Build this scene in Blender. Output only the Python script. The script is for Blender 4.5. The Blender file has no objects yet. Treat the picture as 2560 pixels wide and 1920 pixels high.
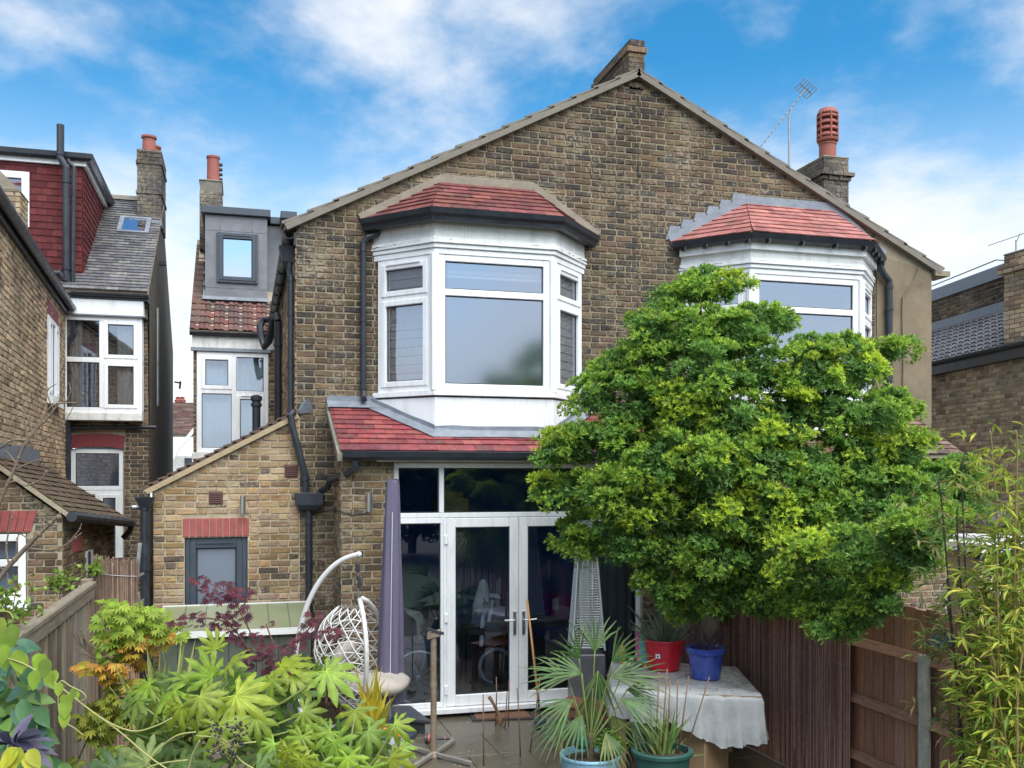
import bpy, math, random
import numpy as np
from mathutils import Vector, Matrix
random.seed(7); NR = np.random.default_rng(11)
S = bpy.context.scene
COL = S.collection
# ---------------------------------------------------------------- camera, sky, sun, exposure
CAM = Vector((-0.60, -11.26, 2.63)); TH = math.radians(15.7); FPX = 2400.0; U0, V0 = 1280.0, 1190.0
cd = bpy.data.cameras.new('camera'); co = bpy.data.objects.new('camera', cd); COL.objects.link(co)
co.location = CAM; co.rotation_euler = (math.pi/2, 0, -TH)
cd.sensor_width = 36; cd.lens = FPX/2560*36; cd.shift_y = (V0-960)/2560; cd.clip_start = 0.1; cd.clip_end = 600
S.camera = co
SUN_EL, SUN_AZ = math.radians(56), math.radians(163)     # compass angle measured clockwise from +Y
W = bpy.data.worlds.new('World'); S.world = W; W.use_nodes = True
nt = W.node_tree; nt.nodes.clear()
def N(t, typ, **kw):
    n = t.nodes.new(typ)
    for k, v in kw.items():
        if k.startswith('i_'):
            key = k[2:]; n.inputs[int(key) if key.isdigit() else key].default_value = v
        else: setattr(n, k, v)
    return n
wo = N(nt, 'ShaderNodeOutputWorld'); bg = N(nt, 'ShaderNodeBackground'); bg.inputs[1].default_value = 0.15
sky = N(nt, 'ShaderNodeTexSky', sky_type='NISHITA', sun_disc=False, sun_elevation=SUN_EL, sun_rotation=SUN_AZ, air_density=1.0, dust_density=0.6, ozone_density=3.0, altitude=0)
tc = N(nt, 'ShaderNodeTexCoord'); sep = N(nt, 'ShaderNodeSeparateXYZ'); nt.links.new(tc.outputs['Generated'], sep.inputs[0])
zz = N(nt, 'ShaderNodeMath', operation='ADD', i_1=0.22); nt.links.new(sep.outputs[2], zz.inputs[0])
zm = N(nt, 'ShaderNodeMath', operation='MAXIMUM', i_1=0.05); nt.links.new(zz.outputs[0], zm.inputs[0])
dx = N(nt, 'ShaderNodeMath', operation='DIVIDE'); dy = N(nt, 'ShaderNodeMath', operation='DIVIDE')
for d_, o_ in ((dx, 0), (dy, 1)):
    nt.links.new(sep.outputs[o_], d_.inputs[0]); nt.links.new(zm.outputs[0], d_.inputs[1])
cmb = N(nt, 'ShaderNodeCombineXYZ'); nt.links.new(dx.outputs[0], cmb.inputs[0]); nt.links.new(dy.outputs[0], cmb.inputs[1])
mp = N(nt, 'ShaderNodeMapping'); mp.inputs['Location'].default_value = (3.06, 11.30, 0); mp.inputs['Scale'].default_value = (1.0, 0.95, 1)
mp.inputs['Rotation'].default_value = (0, 0, math.radians(-40))
nt.links.new(cmb.outputs[0], mp.inputs[0])
n1 = N(nt, 'ShaderNodeTexNoise', i_Scale=1.4, i_Detail=7.0, i_Roughness=0.56, i_Distortion=0.1); nt.links.new(mp.outputs[0], n1.inputs[0])
n2 = N(nt, 'ShaderNodeTexNoise', i_Scale=4.5, i_Detail=6.0, i_Roughness=0.6, i_Distortion=0.2); nt.links.new(mp.outputs[0], n2.inputs[0])
ad = N(nt, 'ShaderNodeMath', operation='MULTIPLY_ADD', i_1=0.22); nt.links.new(n2.outputs[0], ad.inputs[0]); nt.links.new(n1.outputs[0], ad.inputs[2])
cr = N(nt, 'ShaderNodeValToRGB'); cr.color_ramp.elements[0].position = 0.515; cr.color_ramp.elements[1].position = 0.775
cr.color_ramp.interpolation = 'EASE'
nt.links.new(ad.outputs[0], cr.inputs[0])
# pale haze towards the horizon
hz = N(nt, 'ShaderNodeMapRange', i_1=0.04, i_2=0.40, i_3=0.90, i_4=0.0, interpolation_type='SMOOTHSTEP'); nt.links.new(sep.outputs[2], hz.inputs[0])
mx0 = N(nt, 'ShaderNodeMix', data_type='RGBA', blend_type='MULTIPLY'); mx0.inputs[0].default_value = 1.0
nt.links.new(sky.outputs[0], mx0.inputs[6]); mx0.inputs[7].default_value = (0.135, 0.50, 0.61, 1)
mx1 = N(nt, 'ShaderNodeMix', data_type='RGBA'); nt.links.new(hz.outputs[0], mx1.inputs[0]); nt.links.new(mx0.outputs[2], mx1.inputs[6]); mx1.inputs[7].default_value = (3.8, 4.0, 4.15, 1)
mx2 = N(nt, 'ShaderNodeMix', data_type='RGBA'); nt.links.new(cr.outputs[0], mx2.inputs[0]); nt.links.new(mx1.outputs[2], mx2.inputs[6]); mx2.inputs[7].default_value = (3.05, 3.15, 3.3, 1)
nt.links.new(mx2.outputs[2], bg.inputs[0]); nt.links.new(bg.outputs[0], wo.inputs[0])
sl = bpy.data.lights.new('sun', 'SUN'); sl.energy = 3.0; sl.angle = math.radians(70); sl.color = (1.0, 0.96, 0.9)
so = bpy.data.objects.new('sun', sl); COL.objects.link(so); so.location = (0, -10, 20)
sd = Vector((math.sin(SUN_AZ)*math.cos(SUN_EL), math.cos(SUN_AZ)*math.cos(SUN_EL), math.sin(SUN_EL)))
so.rotation_euler = sd.to_track_quat('Z', 'Y').to_euler()
S.view_settings.view_transform = 'Standard'; S.view_settings.look = 'None'; S.view_settings.gamma = 1.0; S.view_settings.exposure = 1.13
S.cycles.use_denoising = True
S.cycles.max_bounces = 8; S.cycles.transparent_max_bounces = 16
# ---------------------------------------------------------------- photograph geometry to metres
def ray(u, v):
    xc = (u-U0)/FPX
    return Vector((xc*math.cos(TH)+math.sin(TH), -xc*math.sin(TH)+math.cos(TH), (V0-v)/FPX))
def PY(u, v, Y): d = ray(u, v); return CAM + d*((Y-CAM.y)/d.y)
def PX(u, v, X): d = ray(u, v); return CAM + d*((X-CAM.x)/d.x)
def PZ(u, v, Z): d = ray(u, v); return CAM + d*((Z-CAM.z)/d.z)
def PD(u, v, z): return CAM + ray(u, v)*z
def depth(p): return (p[0]-CAM.x)*math.sin(TH)+(p[1]-CAM.y)*math.cos(TH)
def proj(p):
    z = depth(p); x = (p[0]-CAM.x)*math.cos(TH)-(p[1]-CAM.y)*math.sin(TH)
    return U0+FPX*x/z, V0-FPX*(p[2]-CAM.z)/z
GZ = -0.05
# ---------------------------------------------------------------- materials
MATS = {}
def mat(name, col=(.5,.5,.5), rough=.6, metal=0., var=0., vscale=8., bump=0., bscale=40., src=None, spec=.5, col2=None, stretch=(1,1,1), trans=0., coat=0., obj=False, grime=0.):
    if name in MATS: return MATS[name]
    m = bpy.data.materials.new(name); m.use_nodes = True; t = m.node_tree; b = t.nodes['Principled BSDF']
    b.inputs['Roughness'].default_value = rough; b.inputs['Metallic'].default_value = metal; b.inputs['Specular IOR Level'].default_value = spec
    b.inputs['Coat Weight'].default_value = coat
    L = t.links.new
    if src == 'attr': s = N(t, 'ShaderNodeAttribute', attribute_name='Col').outputs['Color']
    elif src == 'obj': s = N(t, 'ShaderNodeObjectInfo').outputs['Color']
    else:
        r = N(t, 'ShaderNodeRGB'); r.outputs[0].default_value = (*col, 1); s = r.outputs[0]
    if obj: pos = N(t, 'ShaderNodeTexCoord').outputs['Object']
    else: pos = N(t, 'ShaderNodeNewGeometry').outputs['Position']
    if stretch != (1,1,1):
        mpn = N(t, 'ShaderNodeMapping'); mpn.inputs['Scale'].default_value = stretch; L(pos, mpn.inputs[0]); pos = mpn.outputs[0]
    if var > 0:
        no = N(t, 'ShaderNodeTexNoise', i_Scale=vscale, i_Detail=6.0, i_Roughness=.65); L(pos, no.inputs[0])
        if col2 is not None:
            rp = N(t, 'ShaderNodeMapRange', i_1=.5-.22/max(var,.1)*.5, i_2=.5+.22/max(var,.1)*.5); L(no.outputs[0], rp.inputs[0])
            mm = N(t, 'ShaderNodeMix', data_type='RGBA'); L(rp.outputs[0], mm.inputs[0]); L(s, mm.inputs[6]); mm.inputs[7].default_value = (*col2, 1); s = mm.outputs[2]
        else:
            rp = N(t, 'ShaderNodeMapRange', i_1=.25, i_2=.75, i_3=1-var, i_4=1+var); L(no.outputs[0], rp.inputs[0])
            mm = N(t, 'ShaderNodeVectorMath', operation='SCALE'); L(s, mm.inputs[0]); L(rp.outputs[0], mm.inputs['Scale']); s = mm.outputs[0]
        rr = N(t, 'ShaderNodeMapRange', i_1=.3, i_2=.7, i_3=max(rough-.12,.02), i_4=min(rough+.12,1)); L(no.outputs[0], rr.inputs[0]); L(rr.outputs[0], b.inputs['Roughness'])
    if grime > 0:
        gp_ = N(t, 'ShaderNodeNewGeometry').outputs['Position']; gm = N(t, 'ShaderNodeMapping'); gm.inputs['Scale'].default_value = (9,9,1.1); L(gp_, gm.inputs[0]); gn = N(t, 'ShaderNodeTexNoise', i_Scale=1.6, i_Detail=6., i_Roughness=.65); L(gm.outputs[0], gn.inputs[0])
        gr = N(t, 'ShaderNodeMapRange', i_1=.5, i_2=.78, i_3=0., i_4=grime); L(gn.outputs[0], gr.inputs[0]); g2 = N(t, 'ShaderNodeMix', data_type='RGBA'); L(gr.outputs[0], g2.inputs[0]); L(s, g2.inputs[6]); g2.inputs[7].default_value = (.20,.18,.13,1); s = g2.outputs[2]
    if bump > 0:
        nb = N(t, 'ShaderNodeTexNoise', i_Scale=bscale, i_Detail=5.0, i_Roughness=.6); L(pos, nb.inputs[0])
        bn = N(t, 'ShaderNodeBump', i_Strength=min(1., bump), i_Distance=.01); L(nb.outputs[0], bn.inputs['Height']); L(bn.outputs[0], b.inputs['Normal'])
    L(s, b.inputs['Base Color'])
    if trans > 0:
        tr = N(t, 'ShaderNodeBsdfTranslucent'); L(s, tr.inputs[0]); ms = N(t, 'ShaderNodeMixShader', i_0=trans)
        L(b.outputs[0], ms.inputs[1]); L(tr.outputs[0], ms.inputs[2]); L(ms.outputs[0], t.nodes['Material Output'].inputs[0])
    MATS[name] = m; return m
def brick_mat(name, src, soot=(.035,.03,.028), sa=.5, tan=(.3,.22,.13), ta=.3, smear=.75):
    m = bpy.data.materials.new(name); m.use_nodes = True; t = m.node_tree; b = t.nodes['Principled BSDF']; L = t.links.new
    b.inputs['Roughness'].default_value = .88; b.inputs['Specular IOR Level'].default_value = .25
    s = N(t, 'ShaderNodeAttribute', attribute_name='Col').outputs['Color'] if src == 'attr' else N(t, 'ShaderNodeObjectInfo').outputs['Color']
    pos = N(t, 'ShaderNodeNewGeometry').outputs['Position']
    a = N(t, 'ShaderNodeTexNoise', i_Scale=26., i_Detail=5., i_Roughness=.7); L(pos, a.inputs[0])
    ra = N(t, 'ShaderNodeMapRange', i_1=.48, i_2=.66, i_3=0., i_4=sa); L(a.outputs[0], ra.inputs[0])
    m1 = N(t, 'ShaderNodeMix', data_type='RGBA'); L(ra.outputs[0], m1.inputs[0]); L(s, m1.inputs[6]); m1.inputs[7].default_value = (*soot, 1)
    c = N(t, 'ShaderNodeTexNoise', i_Scale=41., i_Detail=6., i_Roughness=.75, i_Distortion=.6); L(pos, c.inputs[0])
    rc = N(t, 'ShaderNodeMapRange', i_1=.56, i_2=.68, i_3=0., i_4=ta); L(c.outputs[0], rc.inputs[0])
    m2 = N(t, 'ShaderNodeMix', data_type='RGBA'); L(rc.outputs[0], m2.inputs[0]); L(m1.outputs[2], m2.inputs[6]); m2.inputs[7].default_value = (*tan, 1)
    sm = N(t, 'ShaderNodeTexNoise', i_Scale=15., i_Detail=6., i_Roughness=.8, i_Distortion=1.2); L(pos, sm.inputs[0])
    pa = N(t, 'ShaderNodeTexNoise', i_Scale=1.7, i_Detail=2.); L(pos, pa.inputs[0]); aa = N(t, 'ShaderNodeMath', operation='MULTIPLY_ADD', i_1=.45); L(pa.outputs[0], aa.inputs[0]); L(sm.outputs[0], aa.inputs[2])
    rs_ = N(t, 'ShaderNodeMapRange', i_1=.74, i_2=.86, i_3=0., i_4=smear); L(aa.outputs[0], rs_.inputs[0])
    m3 = N(t, 'ShaderNodeMix', data_type='RGBA'); L(rs_.outputs[0], m3.inputs[0]); L(m2.outputs[2], m3.inputs[6]); m3.inputs[7].default_value = (.34,.285,.20,1); m2 = m3
    big = N(t, 'ShaderNodeTexNoise', i_Scale=.9, i_Detail=4., i_Roughness=.6); L(pos, big.inputs[0])
    rb = N(t, 'ShaderNodeMapRange', i_1=.3, i_2=.7, i_3=.62, i_4=1.36); L(big.outputs[0], rb.inputs[0])
    sc = N(t, 'ShaderNodeVectorMath', operation='SCALE'); L(m2.outputs[2], sc.inputs[0]); L(rb.outputs[0], sc.inputs['Scale']); L(sc.outputs[0], b.inputs['Base Color'])
    bn = N(t, 'ShaderNodeBump', i_Strength=.8, i_Distance=.012); L(c.outputs[0], bn.inputs['Height']); L(bn.outputs[0], b.inputs['Normal'])
    MATS[name] = m; return m
def glass_mat(name, refl=.2, tint=(.9,.95,.95), rough=.0, bump=0.):
    m = bpy.data.materials.new(name); m.use_nodes = True; t = m.node_tree; t.nodes.remove(t.nodes['Principled BSDF']); L = t.links.new
    g = N(t, 'ShaderNodeBsdfGlossy', i_Roughness=rough); g.inputs[0].default_value = (.80,.86,1,1)
    tr = N(t, 'ShaderNodeBsdfTransparent'); tr.inputs[0].default_value = (*tint, 1)
    lw = N(t, 'ShaderNodeLayerWeight', i_Blend=.25); mr = N(t, 'ShaderNodeMapRange', i_1=0., i_2=1., i_3=refl, i_4=1.); L(lw.outputs['Fresnel'], mr.inputs[0])
    mr.inputs[1].default_value = .05
    ms = N(t, 'ShaderNodeMixShader'); L(mr.outputs[0], ms.inputs[0]); L(tr.outputs[0], ms.inputs[1]); L(g.outputs[0], ms.inputs[2]); L(ms.outputs[0], t.nodes['Material Output'].inputs[0])
    nb = N(t, 'ShaderNodeTexNoise', i_Scale=1.6, i_Detail=2.); pos = N(t, 'ShaderNodeNewGeometry').outputs['Position']; L(pos, nb.inputs[0])
    bn = N(t, 'ShaderNodeBump', i_Strength=.06+bump, i_Distance=.02); L(nb.outputs[0], bn.inputs['Height']); L(bn.outputs[0], g.inputs['Normal'])
    MATS[name] = m; return m
# ---------------------------------------------------------------- mesh builder
class MB:
    def __init__(s): s.v = []; s.f = []; s.c = []; s.col = None
    def add(s, pts, faces):
        o = len(s.v); s.v += [tuple(p) for p in pts]; s.f += [tuple(o+i for i in f) for f in faces]
        if s.col is not None: s.c += [s.col]*len(faces)
        return s
    def hexa(s, p): return s.add(p, [(3,2,1,0),(4,5,6,7),(0,1,5,4),(1,2,6,5),(2,3,7,6),(3,0,4,7)])
    def box(s, x0, x1, y0, y1, z0, z1):
        return s.hexa([(x0,y0,z0),(x1,y0,z0),(x1,y1,z0),(x0,y1,z0),(x0,y0,z1),(x1,y0,z1),(x1,y1,z1),(x0,y1,z1)])
    def fbox(s, F, x0, x1, d0, d1, z0, z1):      # box in a wall frame: x along wall, d outward, z up
        return s.hexa([F.p(x0,z0,d1),F.p(x1,z0,d1),F.p(x1,z0,d0),F.p(x0,z0,d0),F.p(x0,z1,d1),F.p(x1,z1,d1),F.p(x1,z1,d0),F.p(x0,z1,d0)])
    def prism(s, pts, off):                      # 3D polygon extruded by vector
        n = len(pts); off = Vector(off); q = [Vector(p)+off for p in pts]
        return s.add([*pts, *q], [tuple(range(n))[::-1], tuple(range(n, 2*n))]+[(i,(i+1)%n,n+(i+1)%n,n+i) for i in range(n)])
    def tube(s, path, r, n=8, cap=True):
        P = [Vector(p) for p in path]; m = len(P); rs = r if isinstance(r, (list, tuple)) else [r]*m
        if len(rs) != m: rs = list(np.interp(np.linspace(0,1,m), np.linspace(0,1,len(rs)), rs))
        o = len(s.v); ref = None; fs = []; pts = []
        for i in range(m):
            d = (P[min(i+1,m-1)]-P[max(i-1,0)])
            if d.length < 1e-9: d = Vector((0,0,1))
            d.normalize()
            if ref is None: ref = Vector((0,0,1)) if abs(d.z) < .9 else Vector((1,0,0))
            a = (ref - d*ref.dot(d))
            if a.length < 1e-6: a = d.orthogonal()
            a.normalize(); b = d.cross(a); ref = a
            for k in range(n):
                t = 2*math.pi*k/n; pts.append(P[i]+(a*math.cos(t)+b*math.sin(t))*rs[i])
        for i in range(m-1):
            for k in range(n): fs.append((i*n+k, i*n+(k+1)%n, (i+1)*n+(k+1)%n, (i+1)*n+k))
        if cap: fs += [tuple(range(n))[::-1], tuple(range((m-1)*n, m*n))]
        return s.add(pts, fs)
    def lathe(s, prof, c, n=24, sq=1.):          # prof: (r, z) list
        c = Vector(c); pts = []; fs = []; m = len(prof)
        for r, z in prof:
            for k in range(n): t = 2*math.pi*k/n; pts.append(c+Vector((r*math.cos(t), r*math.sin(t)*sq, z)))
        for i in range(m-1):
            for k in range(n): fs.append((i*n+k, i*n+(k+1)%n, (i+1)*n+(k+1)%n, (i+1)*n+k))
        fs += [tuple(range(n))[::-1], tuple(range((m-1)*n, m*n))]
        return s.add(pts, fs)
    def sweep(s, path, prof, closed=True):       # horizontal path (2D), profile of (outward, z)
        g = [[(*q, z) for q in offset(path, o)] for o, z in prof]; m = len(prof); n = len(path); pts = [p for r in g for p in r]; fs = []
        for i in range(m if closed else m-1):
            j = (i+1) % m
            for k in range(n-1): fs.append((i*n+k, i*n+k+1, j*n+k+1, j*n+k))
        if closed: fs += [tuple(i*n for i in range(m)), tuple(i*n+n-1 for i in range(m))[::-1]]
        return s.add(pts, fs)
    def grid(s, P):                              # P[i][j] points
        h = len(P); w = len(P[0]); return s.add([p for r in P for p in r], [(i*w+j, i*w+j+1, (i+1)*w+j+1, (i+1)*w+j) for i in range(h-1) for j in range(w-1)])
    def ball(s, c, r, n=10, m=6, sq=(1,1,1)):
        c = Vector(c); pr = []
        pts = [c+Vector((0,0,-r*sq[2]))]
        for i in range(1, m):
            a = -math.pi/2+math.pi*i/m
            for k in range(n): t = 2*math.pi*k/n; pts.append(c+Vector((r*math.cos(a)*math.cos(t)*sq[0], r*math.cos(a)*math.sin(t)*sq[1], r*math.sin(a)*sq[2])))
        pts.append(c+Vector((0,0,r*sq[2]))); fs = []
        for k in range(n): fs.append((0, 1+(k+1)%n, 1+k)); fs.append((len(pts)-1, 1+(m-2)*n+k, 1+(m-2)*n+(k+1)%n))
        for i in range(m-2):
            for k in range(n): fs.append((1+i*n+k, 1+i*n+(k+1)%n, 1+(i+1)*n+(k+1)%n, 1+(i+1)*n+k))
        return s.add(pts, fs)
    def mesh(s, name):
        me = bpy.data.meshes.new(name); me.from_pydata(s.v, [], s.f)
        if s.c:
            at = me.attributes.new('Col', 'FLOAT_COLOR', 'FACE'); at.data.foreach_set('color', np.array([(*c, 1) for c in s.c], dtype=np.float32).ravel())
        me.update(); return me
    def build(s, name, m, parent=None, smooth=False, bevel=0., kind=None, label=None):
        return link(name, s.mesh(name), m, parent, smooth, bevel, kind, label)
def offset(path, d):
    P = [Vector(p[:2]) for p in path]; out = []
    for i, p in enumerate(P):
        ns = []
        for a, b in ((i-1, i), (i, i+1)):
            if 0 <= a and b < len(P):
                t = (P[b]-P[a]).normalized(); ns.append(Vector((t.y, -t.x)))
        n = sum(ns, Vector((0,0)))/len(ns); n.normalize(); q = p+n*(d/max(.3, n.dot(ns[0]))); out.append((q.x, q.y))
    return out
def link(name, me, m, parent=None, smooth=False, bevel=0., kind=None, label=None):
    o = bpy.data.objects.new(name, me); COL.objects.link(o)
    if m is not None and not me.materials: me.materials.append(m if not isinstance(m, str) else MATS[m])
    if smooth: me.polygons.foreach_set('use_smooth', [True]*len(me.polygons)); me.update()
    if bevel > 0:
        md = o.modifiers.new('bevel', 'BEVEL'); md.width = bevel; md.segments = 1; md.limit_method = 'ANGLE'
    if parent is not None:
        o.parent = parent
        if parent.parent is None: o.matrix_parent_inverse = Matrix.Translation(-parent.location)
    if kind: o['kind'] = kind
    if label: o['label'] = label
    return o
def tag(o, label, cat, group=None):
    o['label'] = label; o['category'] = cat
    if group: o['group'] = group
    return o
def thing(name, loc, label, cat, group=None):
    o = bpy.data.objects.new(name, None); COL.objects.link(o); o.location = loc; o.empty_display_size = .2
    return tag(o, label, cat, group)
def struct(o): o['kind'] = 'structure'; return o
class Fr:                                        # wall frame
    def __init__(s, o, x, n): s.o = Vector(o); s.x = Vector(x).normalized(); s.n = Vector(n).normalized()
    def p(s, x, z, d=0.): return s.o + s.x*x + s.n*d + Vector((0,0,z))
FY = lambda Y: Fr((0, Y, 0), (1,0,0), (0,-1,0))  # wall facing the camera (-Y): x is world X
def pick(pal):
    c = random.choice(pal); k = random.uniform(.8, 1.2); return tuple(min(1, a*k*random.uniform(.95, 1.05)) for a in c)
# ---------------------------------------------------------------- brick walls
BRV = {}
def brick_geo(L, H=.060, D=.02, j=.0055):
    L = L-.005
    r = lambda: random.uniform(-j, j); b = .006
    q = [(-L/2, -H/2), (L/2, -H/2), (L/2, H/2), (-L/2, H/2)]
    out = [(x+r(), 0., z+r()) for x, z in q]; back = [(x, D, z) for x, _, z in out]
    fr = [(x*(1-2*b/L)+r()*.5, -b+r()*.8, z*(1-2*b/H)+r()*.5) for x, _, z in out]
    return fr+out+back, [(0,1,2,3)]+[(4+i,4+(i+1)%4,(i+1)%4,i) for i in range(4)]+[(8+i,8+(i+1)%4,4+(i+1)%4,4+i) for i in range(4)]
def brick_wall(F, ivals, z0, z1, parent, pal, ma, mo, n_ind=0, vis=None, proud=.0035, shift=0., bond='flemish'):
    """ivals(z) -> list of (xa, xb) in frame coordinates; individual bricks go to the largest ones in view"""
    B = MB(); cand = []; row = 0; z = z0+.0375
    ang = math.atan2(F.x.y, F.x.x)
    while z < z1:
        seq = [.215, .1025] if bond == 'flemish' else [.215]
        for xa, xb in ivals(z):
            per = sum(seq)+.01*len(seq)
            x = math.floor((xa-shift)/per)*per+shift-per + (per*.5 if row % 2 else 0) + (0.034 if bond == 'flemish' and row % 2 else 0); k = 0
            while x < xb:
                L = seq[k % len(seq)]; a, b = max(x, xa), min(x+L, xb)
                if b-a > .04: cand.append(((a+b)/2, z, b-a, abs(b-a-L) < 1e-4))
                x += L+.01; k += 1
        z += .075; row += 1
    ind = set()
    if n_ind:
        sc = []
        for i, (x, z, L, full) in enumerate(cand):
            p = F.p(x, z)
            u, v = proj(p)
            if full and 0 < u < 2560 and 0 < v < 1920 and (vis is None or vis(u, v)): sc.append((L/depth(p), i))
        sc.sort(reverse=True); ind = {i for _, i in sc[:n_ind]}
    for i, (x, z, L, full) in enumerate(cand):
        c = pick(pal); pr = proud+random.uniform(-.002, .003)
        if i in ind:
            key = (round(L, 3), random.randrange(5))
            if key not in BRV: m_ = MB(); m_.add(*brick_geo(L)); BRV[key] = m_.mesh('brick')
            me = BRV[key]
            mk = (key, mo.name)
            if mk not in BRV:
                me2 = me.copy(); me2.materials.clear(); me2.materials.append(mo); BRV[mk] = me2
            o = bpy.data.objects.new('brick', BRV[mk]); COL.objects.link(o); o.location = F.p(x, z, pr); o.rotation_euler = (0, random.uniform(-.006,.006), ang); o.color = (*c, 1); o.parent = parent
        else:
            B.col = c; v, f = brick_geo(L); B.add([F.p(x+a, z+h, pr-d) for a, d, h in v], f)
    if B.f: B.build('brickwork', ma, parent, kind='stuff')
def slab(B, F, x0, x1, z0, z1, holes, th=.22):   # wall slab cut round its openings
    xs = sorted({x0, x1, *[min(max(h[i], x0), x1) for h in holes for i in (0, 1)]}); zs = sorted({z0, z1, *[min(max(h[i], z0), z1) for h in holes for i in (2, 3)]})
    for xa, xb in zip(xs, xs[1:]):
        run = None
        for za, zb in zip(zs, zs[1:]):
            cx, cz = (xa+xb)/2, (za+zb)/2
            solid = not any(h[0] < cx < h[1] and h[2] < cz < h[3] for h in holes)
            if solid: run = (run[0], zb) if run else (za, zb)
            if run and (not solid): B.fbox(F, xa, xb, -th, 0, *run); run = None
        if run: B.fbox(F, xa, xb, -th, 0, *run)
def cut(x0, x1, holes, z):
    iv = [(x0, x1)]
    for a, b, c, d in holes:
        if c-.03 < z < d+.03:
            n = []
            for p, q in iv:
                if b <= p or a >= q: n.append((p, q))
                else:
                    if a-.008 > p: n.append((p, a-.008))
                    if b+.008 < q: n.append((b+.008, q))
            iv = n
    return iv
# ---------------------------------------------------------------- tiles on a sloping facet
def tiles(parent, eave_a, eave_b, poly, gauge, tw, m, pal, th=.014, name='tile', over=.02, maxind=300, half=True, sag=0.):
    """eave_a->eave_b runs left to right seen from outside; poly: 3D corners of the facet"""
    A = Vector(eave_a); e = (Vector(eave_b)-A).normalized(); P = [Vector(p) for p in poly]
    far = max(P, key=lambda p: ((p-A)-e*(p-A).dot(e)).length); sdir = (far-A)-e*(far-A).dot(e); H = sdir.length; sdir.normalize(); n = e.cross(sdir)
    if n.z < 0 and abs(n.z) > 1e-6: n = -n
    q = [((p-A).dot(e), (p-A).dot(sdir)) for p in P]
    def span(y):
        y = min(max(y, 1e-5), H-1e-5); xs = []
        for (x0, y0), (x1, y1) in zip(q, q[1:]+q[:1]):
            if (y0-y)*(y1-y) <= 0 and y0 != y1: xs.append(x0+(x1-x0)*(y-y0)/(y1-y0))
        return (min(xs), max(xs)) if xs else (0, 0)
    k = 0; rest = MB(); cnt = 0
    while k*gauge < H-.015:
        y0, y1 = k*gauge, min((k+1)*gauge+.03, H); lo0, hi0 = span(y0); lo1, hi1 = span(y1)
        x = math.floor(min(lo0, lo1)/tw)*tw + (tw*.5 if (half and k % 2) else 0) - tw
        while x < max(hi0, hi1):
            g = .0015; a0, b0 = max(x+g, lo0), min(x+tw-g, hi0); a1, b1 = max(x+g, lo1), min(x+tw-g, hi1)
            if b0-a0 > .012 or b1-a1 > .012:
                if b0 < a0: a0 = b0 = min(max((a0+b0)/2, lo0), hi0)
                if b1 < a1: a1 = b1 = min(max((a1+b1)/2, lo1), hi1)
                r = random.uniform(-.0025, .0025); yb = y0-(over if k == 0 else 0)+random.uniform(-.003,.003); lift = th*2+r
                pt = lambda xx, yy, h: A+e*xx+sdir*yy+n*h
                B = rest if cnt >= maxind else MB(); B.col = pick(pal)
                B.hexa([pt(a0,yb,lift-th), pt(b0,yb,lift-th), pt(b1,y1,.0), pt(a1,y1,.0), pt(a0,yb,lift), pt(b0,yb,lift+random.uniform(-.002,.002)), pt(b1,y1,th*.8), pt(a1,y1,th*.8)])
                if cnt < maxind: B.build(name, m, parent)
                cnt += 1
            x += tw
        k += 1
    if rest.f: rest.build(name+'_courses', m, parent, kind='stuff')
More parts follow.
